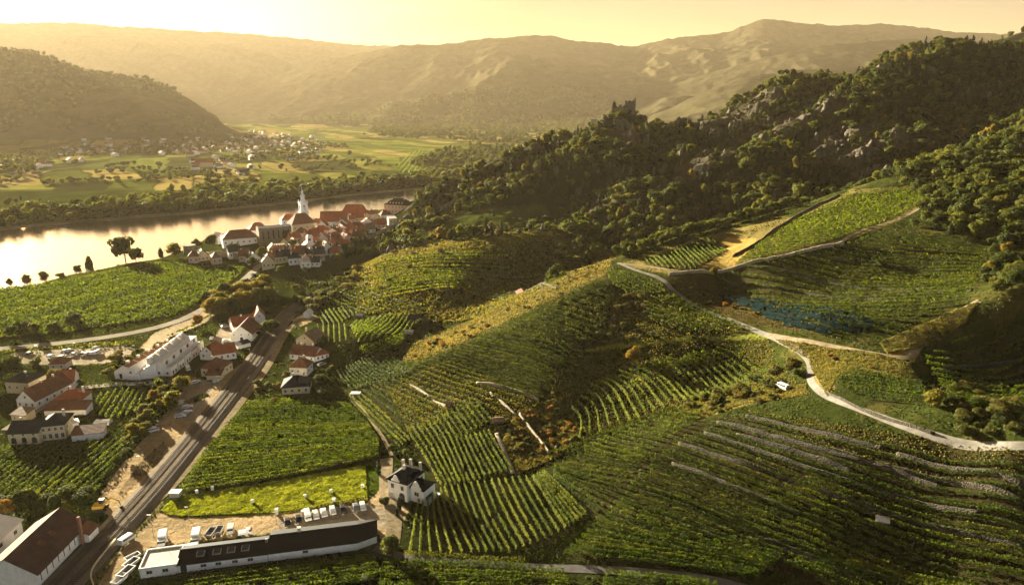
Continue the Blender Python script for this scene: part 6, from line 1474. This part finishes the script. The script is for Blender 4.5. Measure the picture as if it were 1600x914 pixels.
MB().prism([(-3, -3), (-.9, -3), (-.9, 2.5), (-.45, 3.4), (.45, 3.4), (.9, 2.5), (.9, -3), (3, -3), (3, 8), (1.4, 8.6), (-1, 8.2), (-3, 8.5)], 0, 1.5, 'y').make('gate_wall', W_CREAM, gw)
ragged(3.05, 14, .5, 1.2, -4, [6, 5, 5.5, 4, 4.5, 3.6, 4]).make('curtain_wall', W_STONE, gw)

# ------------------------------------------------------------------ villages beyond the river
hm = {}
def far_house_mesh(i):
    if i not in hm:
        r = random.Random(i); L_, D_, h, rh = 11 + 7 * r.random(), 8 + 3 * r.random(), 4 + 2 * r.random(), 3 + 1.5 * r.random()
        m = MB().prism([(0, -2), (D_, -2), (D_, h), (D_ / 2, h + rh), (0, h)], 0, L_, 'x'); r_ = roof_geo(MB(), L_, D_, h + .02, rh, 'gable', .5, .25)
        c = r.random()
        hm[i] = (mesh_from('wall', m.v, m.f, [W_WHITE, W_WHITE, W_CREAM][i % 3]), mesh_from('roof', r_.v, r_.f, [R_BROWN, R_ORANGE, R_RED, R_TAN, R_SLATE][i % 5]), L_, D_)
    return hm[i]
VILL = [('at the left foot of the left hill', [(90, 226), (175, 222), (200, 234), (165, 248), (95, 256), (90, 240)], 30), ('in the hamlet at the left edge', [(-10, 256), (70, 250), (80, 262), (0, 276)], 16), ('at the middle foot of the left hill', [(215, 218), (300, 216), (330, 232), (310, 246), (240, 240)], 38),
        ('in the main far village', [(310, 212), (400, 206), (500, 216), (515, 234), (450, 252), (380, 250), (330, 236)], 95), ('near the far bank trees', [(270, 252), (330, 246), (400, 262), (370, 276), (290, 262)], 14), ('at the far valley end', [(380, 186), (500, 184), (520, 190), (400, 194)], 14)]
FH = []
for gi_, (pl, poly, n) in enumerate(VILL):
    r = random.Random(gi_ + 50); P = np.array([at_z(a, b, 2.0)[:2] for a, b in poly]); a, b = P.min(0), P.max(0); got = []
    tries = 0
    while len(got) < n and tries < 6000:
        tries += 1
        x, y = a[0] + (b[0] - a[0]) * r.random(), a[1] + (b[1] - a[1]) * r.random()
        if not bool(inpoly(np.array([x]), np.array([y]), P)[0]) or any((x - q[0]) ** 2 + (y - q[1]) ** 2 < 18 ** 2 for q in got) or float(ground(x, y)) > 14: continue
        got.append((x, y))
    for x, y in got:
        i = r.randrange(12); wm, rm, L_, D_ = far_house_mesh(i)
        colr = ['brown', 'orange', 'red', 'tan', 'dark'][i % 5]
        e = empty('village_house', (x, y, float(ground(x, y))), (r.randrange(4) * math.pi / 2 + .5 + r.random() * .5), 'pale house with %s roof %s' % (colr, pl), 'house', 'far houses ' + pl)
        link('wall', wm, e); link('roof', rm, e); e.scale = (1.0, 1.0, 1.0)
        FH.append(e)
e = empty('manor_house', tuple(hit(306, 262)), .3, 'large red roofed manor among trees beyond the river', 'house'); MB().prism([(0, -2), (16, -2), (16, 9), (8, 15), (0, 9)], 0, 30, 'x').make('wall', W_CREAM, e); roof_geo(MB(), 30, 16, 9.02, 6, 'gable', .8, .3).make('roof', R_RED, e)
# ------------------------------------------------------------------ vehicles
_PT = {}
def paint(c, nm):
    if nm not in _PT: _PT[nm] = simple('paint_' + nm, c, .3, .5, .06, 1)
    return _PT[nm]
CARCOL = dict(white=(.62, .62, .61), black=(.02, .02, .022), grey=(.16, .165, .17), silver=(.45, .45, .46), red=(.30, .03, .02), blue=(.04, .07, .16))
TY = MB(); RIM = MB()
def wheel_mesh(r=.33, w=.22):
    m = MB(); U = 14
    o = 0; m.v += [(0 + (-w / 2 if k == 0 else w / 2), r * math.cos(6.2832 * j / U), r * math.sin(6.2832 * j / U)) for k in (0, 1) for j in range(U)]
    m.f += [(j, (j + 1) % U, U + (j + 1) % U, U + j) for j in range(U)] + [tuple(range(U)), tuple(reversed(range(U, 2 * U)))]; return m
_wm = wheel_mesh(); WHEEL = mesh_from('wheel', _wm.v, _wm.f, DARK); _rm = wheel_mesh(.19, .24); RIMM = mesh_from('rim', _rm.v, _rm.f, METAL)
def car_body(kind):
    """profiles along y (length), body widths narrowing to the roof; returns body, cabin glass"""
    if kind == 'van': pr = [(-2.4, .35), (-2.45, .9), (-2.1, 1.15), (-1.5, 1.95), (2.4, 2.0), (2.45, .35)]; cab = [(-2.12, 1.17), (-1.52, 1.85), (1.9, 1.85), (1.9, 1.25)]; W_ = .95
    elif kind == 'wagon': pr = [(-2.15, .32), (-2.2, .72), (-1.25, .95), (-.55, 1.42), (1.55, 1.45), (2.1, .95), (2.15, .35)]; cab = [(-1.2, .97), (-.55, 1.37), (1.5, 1.39), (1.95, .98)]; W_ = .88
    else: pr = [(-2.05, .30), (-2.1, .70), (-1.2, .90), (-.45, 1.38), (.85, 1.40), (1.75, .98), (2.05, .90), (2.05, .32)]; cab = [(-1.12, .92), (-.43, 1.32), (.83, 1.34), (1.6, .98)]; W_ = .86
    def shell(prof, w0, taper):
        zs = [z for _, z in prof]; z0, z1 = min(zs), max(zs); n = len(prof); v = []
        for s in (-1, 1): v += [(s * (w0 - taper * max(0, (z - .9)) / max(.1, z1 - .9)), y, z) for y, z in prof]
        return v, [tuple(range(n)), tuple(reversed(range(n, 2 * n)))] + [(i, n + i, n + (i + 1) % n, (i + 1) % n) for i in range(n)]
    return shell(pr, W_, .16), shell(cab, W_ + .008, .15)
_CB = {}
def car(px, py, head_px, col, label, kind='hatch', group=None, name='parked_car', cat='car', scale=1.0):
    p = np.array(hit(px, py)); q = np.array(hit(*head_px)); ang = math.atan2(q[1] - p[1], q[0] - p[0]) + math.pi / 2    # nose points to -y
    e = empty(name, (p[0], p[1], p[2] + .10), ang, label, cat, group); e.scale = (scale * .92,) * 3
    if (kind, col) not in _CB:
        (bv, bf), (cv, cf) = car_body(kind); _CB[kind, col] = (mesh_from('body', bv, bf, paint(CARCOL[col], col)), mesh_from('windows', cv, cf, GLASS))
    b, c = _CB[kind, col]
    bo = link('body', b, e); md = bo.modifiers.new('bevel', 'BEVEL'); md.width = .06; md.segments = 2; link('windows', c, e)
    for x in (-.82, .82):
        for y in (-1.3, 1.3): w_ = link('wheel', WHEEL, e, (x, y, .33)); link('rim', RIMM, w_)
    return e
lot = [(449, 818, 'black', 'hatch', 'black car at the left end of the winery parking row'), (466, 813, 'black', 'hatch', 'second black car in the winery parking row'), (481, 809, 'white', 'van', 'tall white van in the winery parking row'), (493.5, 807, 'white', 'wagon', 'white car just right of the tall white van'), (506, 803.5, 'white', 'hatch', 'white hatchback in the middle of the winery parking row'),
       (520, 800, 'white', 'wagon', 'white estate car left of the black car in the parking row'), (536, 797.5, 'black', 'wagon', 'black estate car between two gaps in the parking row'), (556, 795, 'grey', 'hatch', 'dark grey car beside the last white car'), (567, 793.5, 'white', 'wagon', 'last white car at the right end of the parking row')]
for x, y, c, k, lb in lot: car(x, y, (x + 3, y + 12), c, lb, k)
for x, y, hx, hy, c, k, lb in ((199, 846, 212, 837, 'white', 'van', 'white van parked alone beside the railway parapet'), (282, 652, 296, 650, 'white', 'wagon', 'white estate car lowest on the station parking'), (292, 646, 302, 643, 'silver', 'hatch', 'silver car in the middle of the station parking'), (293, 638, 303, 636, 'silver', 'wagon', 'silver estate car at the top of the station parking trio'),
      (284, 630, 287, 624, 'white', 'hatch', 'white car on the kerb by the little green triangle'), (282, 637, 285, 631, 'grey', 'hatch', 'grey car below the white kerb car'), (238, 675, 250, 672, 'white', 'van', 'white camper van under the yellowing trees'), (294, 578, 297, 586, 'white', 'van', 'white van in front of the white apartment block'),
      (306, 599, 313, 597, 'silver', 'wagon', 'silver car beside the station annex'), (339, 597, 345, 594, 'white', 'hatch', 'white car right of the station annex'), (349, 509, 357, 508, 'grey', 'wagon', 'upper dark car beside the press house'), (352, 512, 360, 511, 'silver', 'wagon', 'lower car beside the press house'),
      (331, 530, 334, 525, 'white', 'hatch', 'white car left of the press house yard'), (353, 534, 361, 533, 'white', 'hatch', 'white car in front of the press house'), (240, 662, 250, 660, 'grey', 'hatch', 'dark car parked in the shade above the camper van'), (366, 478, 375, 475, 'white', 'wagon', 'white car under the golden grove'),
      (378, 474, 386, 472, 'silver', 'wagon', 'silver car at the right end of the golden grove'), (34, 545, 44, 545, 'silver', 'wagon', 'silver car driving on the river road'), (97, 632, 103, 629, 'white', 'van', 'white van in the farmyard'), (503, 571, 509, 569, 'silver', 'wagon', 'silver car in front of the low red wing'),
      (388, 411, 392, 408, 'white', 'van', 'white car on the road at the town edge'), (395, 430, 399, 427, 'silver', 'hatch', 'light car on the road below the old town'), (1222, 607, 1212, 606, 'white', 'van', 'white van parked below the road bend')): car(x, y, (hx, hy), c, lb, k)
for i, (x, y, c, k) in enumerate([(80, 558, 'white', 'wagon'), (98, 559, 'white', 'wagon'), (116, 555, 'silver', 'hatch'), (131, 554, 'black', 'wagon'), (137, 554, 'white', 'wagon'), (145, 553, 'white', 'wagon'), (152, 553, 'white', 'van'), (102, 550, 'silver', 'hatch'), (109, 549, 'white', 'hatch'), (150, 545, 'white', 'hatch'), (46, 554, 'black', 'hatch')]):
    car(x, y, (x + 8, y - 4), c, '%s %s in the big car park by the river road' % (c, {'wagon': 'estate car', 'hatch': 'small car', 'van': 'van'}[k]), k, 'cars in the big car park by the river road')

def truck(px, py, hp, label, lift=False, L=5.2, W=2.3, H=2.7, box=None):
    box = box or paint(CARCOL['white'], 'white')
    p = np.array(hit(px, py)); q = np.array(hit(*hp)); e = empty('box_truck', (p[0], p[1], p[2] + .05), math.atan2(q[1] - p[1], q[0] - p[0]) + math.pi / 2, label, 'truck'); e.scale = (.86, .86, .86)
    MB().box(-W / 2, W / 2, -L / 2 + 1.2, L / 2, .8, H + .2).make('cargo_box', box, e)
    MB().prism([(-L / 2 - .6, .5), (-L / 2 - .6, 1.4), (-L / 2 - .2, 2.2), (-L / 2 + 1.1, 2.25), (-L / 2 + 1.1, .5)], -W / 2 + .1, W / 2 - .1, 'x').make('cab', paint(CARCOL['white'], 'white'), e)
    MB().prism([(-L / 2 - .62, 1.45), (-L / 2 - .24, 2.1), (-L / 2 + .2, 2.1), (-L / 2 + .2, 1.45)], -W / 2 + .09, W / 2 - .09, 'x').make('windscreen', GLASS, e)
    MB().box(-W / 2 + .3, W / 2 - .3, -L / 2, L / 2 - .1, .5, .78).make('chassis', DARK, e)
    for x in (-W / 2 + .15, W / 2 - .15):
        for y in (-L / 2 + .3, L / 2 - 1.0): w_ = link('wheel', WHEEL, e, (x, y, .42)); w_.scale = (1.2, 1.25, 1.25); link('rim', RIMM, w_)
truck(255, 846, (252, 858), 'white box truck behind the left wing of the winery'); truck(307, 843, (304, 855), 'white box truck right of the first, against the black roof')
truck(361, 829, (360, 838), 'small white truck with dark load bed on the sandy yard', L=3.6, W=1.9, H=1.5, box=METAL); truck(382, 836, (394, 834), 'white pickup truck at the back wall of the winery', L=3.4, W=1.8, H=1.3)
def grape_trailer(px, py, hp, label, s=1.0, mat=None):
    p = np.array(hit(px, py)); q = np.array(hit(*hp)); e = empty('grape_trailer', (p[0], p[1], p[2] + .05), math.atan2(q[1] - p[1], q[0] - p[0]), label, 'trailer'); e.scale = (s,) * 3
    m = MB(); a, b, h0, h1 = 1.9, 1.0, .75, 1.7
    m.poly([(-a + .4, -b + .3, h0), (a - .4, -b + .3, h0), (a - .4, b - .3, h0), (-a + .4, b - .3, h0), (-a, -b, h1), (a, -b, h1), (a, b, h1), (-a, b, h1), (-a + .12, -b + .12, h1), (a - .12, -b + .12, h1), (a - .12, b - .12, h1), (-a + .12, b - .12, h1), (-a + .5, -b + .4, h0 + .1), (a - .5, -b + .4, h0 + .1), (a - .5, b - .4, h0 + .1), (-a + .5, b - .4, h0 + .1)],
           [(0, 3, 2, 1), (0, 1, 5, 4), (1, 2, 6, 5), (2, 3, 7, 6), (3, 0, 4, 7), (4, 5, 9, 8), (5, 6, 10, 9), (6, 7, 11, 10), (7, 4, 8, 11), (8, 9, 13, 12), (9, 10, 14, 13), (10, 11, 15, 14), (11, 8, 12, 15), (12, 13, 14, 15)])
    m.make('tub', mat or METAL, e); MB().box(-1.6, 1.6, -.5, .5, .45, .7).tube((1.6, 0, .5), (3.2, 0, .45), .06).make('drawbar_frame', DARK, e)
    for y in (-.95, .95):
        for x in (-.5, .5): link('wheel', WHEEL, e, (x, y, .33)).rotation_euler = (0, 0, math.pi / 2)
grape_trailer(198, 901, (206, 894), 'open steel grape trailer nearest to the lower edge', 1.1); grape_trailer(206, 886, (214, 880), 'open grape trailer beside the loading wing'); grape_trailer(208, 876, (216, 872), 'upper open grape trailer by the loading wing', .9); grape_trailer(188, 912, (196, 905), 'open grape trailer at the very bottom of the yard', 1.0, W_WHITE)
grape_trailer(330, 838, (336, 830), 'empty trailer frame behind the winery'); grape_trailer(343, 834, (347, 826), 'second trailer behind the winery beside the small truck', .9)
# excavator
p = np.array(hit(158, 796)); ex = empty('excavator', tuple(p), .2, 'yellow excavator with bent boom beside the railway bed', 'excavator'); YEL = simple('machine_yellow', (.62, .36, .03), .5, .4, .15, 1)
for y in (-1.1, 1.1): MB().prism([(-1.7, .25), (-1.4, 0), (1.4, 0), (1.7, .25), (1.7, .6), (1.4, .85), (-1.4, .85), (-1.7, .6)], y - .3, y + .3, 'y').make('track', DARK, ex)
MB().box(-1.8, 1.0, -1.2, 1.2, .95, 1.8).make('body', YEL, ex); cb = MB().prism([(-.4, 1.81), (1.0, 1.81), (.8, 2.9), (-.4, 2.9)], .1, 1.15, 'y').make('cab', GLASS, ex); MB().box(-.5, .95, .05, 1.2, 2.91, 3.0).make('cab_roof', YEL, cb)
MB().tube((.8, -.4, 1.7), (3.2, -.4, 3.6), .22).tube((3.2, -.4, 3.6), (5.0, -.4, 2.6), .2).make('boom', YEL, ex); MB().tube((5.0, -.4, 2.7), (5.4, -.4, .9), .15).make('stick', YEL, ex); MB().prism([(5.0, .9), (5.8, .9), (5.7, .1), (5.2, .1)], -.8, 0, 'y').make('bucket', DARK, ex)
# poles with lamp along yard, pylons
def lamp(px, py, h, label):
    p = np.array(hit(px, py)); e = empty('lamp_post', tuple(p), 0, label, 'lamp post'); MB().cyl(0, 0, -.2, h, .09, .05, 8).make('pole', METAL, e); MB().box(-.9, .1, -.12, .12, h - .02, h + .1).make('lamp_head', METAL, e)
for x, y, h, lb in ((240, 838, 6.5, 'lamp post in the sandy yard above the loading wing'), (296, 812, 4, 'short lamp post at the left edge of the meadow'), (432, 818, 3.5, 'post at the left end of the parking row'), (222, 740, 6, 'lamp post on the gravel strip left of the tracks'), (345, 610, 6, 'lamp post by the tracks at the station'), (392, 562, 5, 'signal post beside the tracks above the station'),
                    (212, 556, 5, 'lamp post at the right end of the car park'), (120, 552, 5, 'lamp post in the middle of the car park'), (60, 556, 5, 'lamp post at the left part of the car park'), (330, 500, 6, 'lamp post where the river road bends')): lamp(x, y, h, lb)
for x, y, lb in ((474, 806, 'pale gate pillar on the meadow edge above the parking'), (522, 787, 'right pale gate pillar on the meadow edge'), (433, 803, 'left pale pillar at the meadow corner')):
    p = np.array(hit(x, y)); o = MB().box(-.35, .35, -.35, .35, -.3, 1.6).box(-.45, .45, -.45, .45, 1.61, 1.8).make('gate_pillar', W_WHITE, None, tuple(p)); tag(o, lb, 'pillar')
for i, (x, y) in enumerate([(518, 770), (477, 778), (395, 786), (567, 762), (308, 771), (332, 765)]):
    p = np.array(hit(x, y)); o = MB().cyl(0, 0, 0, 1.1, .45, .42, 10).cyl(0, 0, 1.1, 1.25, .5, .3, 10).make('water_tub', W_WHITE, None, tuple(p)); tag(o, 'small white tub standing in the bright meadow', 'tub', 'white tubs in the meadow')
# hedge along the meadow
wall_hedge = smooth_line([(432, 808), (480, 797), (530, 788), (572, 780)], .8, 1)
g = row_geo(wall_hedge[:, :2], 1.0, 1.0, 4242); b0 = wall_hedge[0]; tag(link('hedge', mesh_from('hedge', g[0] - b0, g[1], M_BUSH), None, tuple(b0)), 'low clipped hedge between the meadow and the parked cars', 'hedge')
for nm, pts, h, w_, lb in (('hedge', [(120, 603), (180, 606), (240, 604), (285, 603)], 2.0, 2.0, 'dark hedge along the top of the small vineyard'), ('hedge', [(0, 552), (60, 548), (130, 543), (215, 537)], 1.5, 2.2, 'long hedge between river road and car park'), ('hedge', [(262, 527), (310, 508), (345, 480)], 1.2, 1.6, 'hedge beside the widening of the river road'),
                           ('hedge', [(632, 870), (700, 873), (760, 879), (820, 881)], 1.6, 1.6, 'hedge row at the foot of the steep striped vineyard'), ('hedge', [(855, 712), (905, 697), (960, 672), (1010, 655), (1055, 640)], 1.5, 1.6, 'dark hedge in the ditch below the gully terraces')):
    P = smooth_line(pts, 1.0, 2); g = row_geo(P[:, :2], h * 1.2, w_, int(pts[0][0]) + 9); b0 = P[0]; tag(link(nm, mesh_from(nm, g[0] - b0, g[1], M_LEAF), None, tuple(b0)), lb, 'hedge')
# blue bird nets
NETM = simple('blue_net', (.008, .017, .017), 1.0, 0.0, .5, .6)
for i, pts in enumerate([[(1118, 460), (1180, 470), (1260, 484), (1340, 502), (1382, 512)], [(1125, 465), (1190, 478), (1270, 494), (1365, 516)], [(1150, 476), (1220, 490), (1300, 508), (1360, 520)], [(1170, 486), (1250, 502), (1320, 518), (1345, 524)], [(1195, 498), (1260, 511), (1310, 522)], [(1225, 510), (1270, 518), (1300, 525)]]):
    P = smooth_line(pts, .8, 2); N = normals2(P); vs = []
    for o_, z_ in ((-.45, .6), (-.35, 1.5), (0, 1.8), (.35, 1.5), (.45, .6)):
        jj = (fbm(P[:, 0] * .8 + i * 7, P[:, 1] * .8 + o_, 3) - .5) * .8; q = P[:, :2] + N * (o_ + jj * .3)[:, None]; vs.append(np.c_[q, ground(q[:, 0], q[:, 1]) + z_ + jj])
    V = np.stack(vs, 1).reshape(-1, 3); I = np.arange(len(P) * 5).reshape(-1, 5); F = np.stack([I[:-1, :-1], I[1:, :-1], I[1:, 1:], I[:-1, 1:]], -1).reshape(-1, 4)
    keep = (np.abs(vnoise(F[:, 0] * .21 + i, F[:, 0] * .037) - .5) < .25); F = F[keep]
    tag(link('bird_net', mesh_from('bird_net', V - P[0], F, NETM), None, tuple(P[0])), '%s strip of blue netting over vine rows beside the concrete road' % ['topmost', 'second', 'third', 'fourth', 'fifth', 'lowest'][i], 'net', 'blue nets over the vines')

# ------------------------------------------------------------------ single trees
TR = [('cypress', 'cyp0', 592, 742, 4.6, 'slender dark cypress left of the white villa'), ('cypress', 'cyp1', 624, 797, 4.2, 'dark cypress at the drive in front of the villa'), ('tree', 'near0', 613, 872, 7.0, 'round green tree at the right end of the black roofed winery'), ('shrub', 'bushd', 601, 786, 2.2, 'green bush beside the villa drive'), ('cypress', 'cyp0', 620, 806, 2.6, 'small cypress below the villa door'),
      ('tree', 'near2', 1375, 421, 5.0, 'lone round tree in the middle of the dark plateau vineyard'), ('tree', 'yell0', 1115, 432, 4.4, 'lit round tree beside the dirt track'), ('tree', 'yell1', 1455, 635, 5.2, 'bright yellow tree above the dark hollow'), ('tree', 'yell0', 990, 568, 7.0, 'sparse yellowing tree in the gully'),
      ('poplar', 'poplar0', 141, 424, 11, 'narrow poplar on the river bank left'), ('tree', 'mid0', 196, 412, 21, 'tallest tree of the river bank group'), ('tree', 'mid1', 213, 411, 11, 'lower right half of the tall river bank tree group'), ('tree', 'poplar1', 252, 404, 8, 'left of two river trees beside the meadow'), ('tree', 'yell2', 273, 401, 11, 'right of two river trees beside the meadow'), ('tree', 'yell0', 42, 444, 7, 'river bank tree far left'),
      ('tree', 'yell1', 70, 438, 7, 'river bank tree between the far left tree and the poplar'), ('tree', 'mid1', 122, 427, 6, 'low river bank tree just left of the poplar'), ('shrub', 'bush1', 95, 434, 4, 'low bush on the river bank'), ('tree', 'yell0', 16, 448, 6, 'small tree at the left end of the river bank'), ('tree', 'near1', 331, 388, 11, 'dark round tree left of the monastery wing'), ('tree', 'near0', 308, 390, 9, 'dark tree above the round wall tower'),
      ('tree', 'near2', 368, 400, 10, 'dark tree in front of the monastery wing'), ('tree', 'near0', 410, 408, 11, 'dark ivy covered tree beside the stone church hall'), ('tree', 'near1', 449, 378, 9, 'round tree in front of the stone church hall'), ('tree', 'near3', 458, 390, 8, 'tree left of the chapel tower'), ('tree', 'near0', 396, 420, 9, 'tree at the end of the river road'), ('tree', 'near2', 440, 430, 7, 'lone tree below the town'),
      ('tree', 'near3', 420, 523, 7.5, 'round dark tree right of the press house'), ('tree', 'near1', 430, 518, 6.5, 'second dark tree right of the press house'), ('tree', 'near0', 409, 528, 5.5, 'lower dark tree beside the white gable'), ('tree', 'rust0', 310, 512, 7.5, 'orange tree beside the river road'), ('tree', 'yell1', 268, 640, 8, 'biggest yellowing tree between vineyard and station yard'), ('tree', 'yell2', 284, 612, 7, 'yellow green tree above the station parking'),
      ('tree', 'near2', 20, 590, 10, 'broad dark tree at the left edge above the solar house'), ('tree', 'near0', 3, 600, 11, 'dark tree cut by the left edge'), ('tree', 'rust1', 8, 812, 7, 'dark reddish tree at the left edge above the white hall'), ('tree', 'near3', 500, 604, 5.5, 'round green tree right of the black roofed house'), ('tree', 'near0', 552, 345, 8, 'tree behind the red roofs of the town'), ('tree', 'yell0', 572, 372, 7, 'yellow green tree inside the town wall'),
      ('tree', 'near1', 596, 342, 8, 'tree left of the castle building'), ('tree', 'near1', 467, 353, 7, 'tree between church and left red roof'), ('tree', 'near2', 532, 412, 8, 'dark tree at the right end of the lower town'), ('tree', 'near0', 548, 400, 8, 'dark tree above the cream houses at the town edge'), ('tree', 'mid2', 480, 430, 6, 'tree below the gate tower'),
      ('tree', 'near1', 1205, 602, 3.0, 'bush tree left of the white van under the bend'), ('tree', 'near1', 655, 510, 4.0, 'tree beside the dark wooden hut'), ('tree', 'mid1', 700, 632, 2.2, 'small dark tree at the corner of the striped vineyard'), ('tree', 'near2', 612, 705, 2.6, 'small tree behind the villa'), ('tree', 'near3', 634, 712, 2.6, 'dark tree right behind the villa roof'), ('tree', 'near0', 665, 770, 1.8, 'shrub-sized tree right of the villa')]
for nm, key, x, y, h, lb in TR:
    X_, Y_, _z = hit(x, y); wide = 1.0
    if '27' == str(h): wide = .75
    tree(nm if nm != 'poplar' else 'poplar_tree', key, X_, Y_, h, lb, None, 'shrub' if nm == 'shrub' else 'tree', wide=wide)
# power mast style bare tree and boats are not in view; small jetty line on the far bank is left to the ground

# ------------------------------------------------------------------ labels that single out look-alikes
ORD = ['first', 'second', 'third', 'fourth', 'fifth', 'sixth', 'seventh', 'eighth', 'ninth', 'tenth', 'eleventh', 'twelfth', 'thirteenth', 'fourteenth', 'fifteenth', 'sixteenth', 'seventeenth', 'eighteenth', 'nineteenth', 'twentieth']
def place(o):
    if o.type == 'MESH' and o.name.startswith('vine_row'):
        n = len(o.data.vertices); co = np.empty(n * 3, np.float32); o.data.vertices.foreach_get('co', co); c = co.reshape(-1, 3).mean(0) + np.array(o.location)
    else: c = np.array(o.location)
    a, b = to_px(c[0], c[1], c[2]); return float(a), float(b)
bylab = {}
for o in COL.objects:
    if o.parent is None and 'label' in o and 'category' in o: bylab.setdefault(o['label'], []).append(o)
for lb, os_ in bylab.items():
    if len(os_) < 2 or len(os_) > 40: continue
    P = [place(o) for o in os_]; xs = [p[0] for p in P]; ys = [p[1] for p in P]
    hor = (max(xs) - min(xs)) >= (max(ys) - min(ys)) * 1.2
    order = sorted(range(len(os_)), key=lambda i: xs[i] if hor else ys[i]); n = len(order)
    e0, e1 = ('left', 'right') if hor else ('top', 'bottom')
    grp = os_[0].get('group') or (lb.split(' ')[0] + ' look-alikes')
    for r_, i in enumerate(order):
        if r_ == 0: w_ = {'left': 'leftmost', 'top': 'topmost'}[e0]
        elif r_ == n - 1: w_ = {'right': 'rightmost', 'bottom': 'lowest'}[e1]
        elif r_ < (n + 1) // 2: w_ = ORD[r_] + ' from ' + e0 + ','
        else: w_ = ORD[n - 1 - r_] + ' from ' + e1 + ','
        words_ = (w_ + ' ' + lb.replace('row of green vines in', 'vine row of')).split(' ')
        os_[i]['label'] = ' '.join(words_[:16]); os_[i]['group'] = grp
for o in COL.objects:
    if 'label' in o and len(o['label'].split(' ')) > 16: print('LONG', o.name, o['label'])
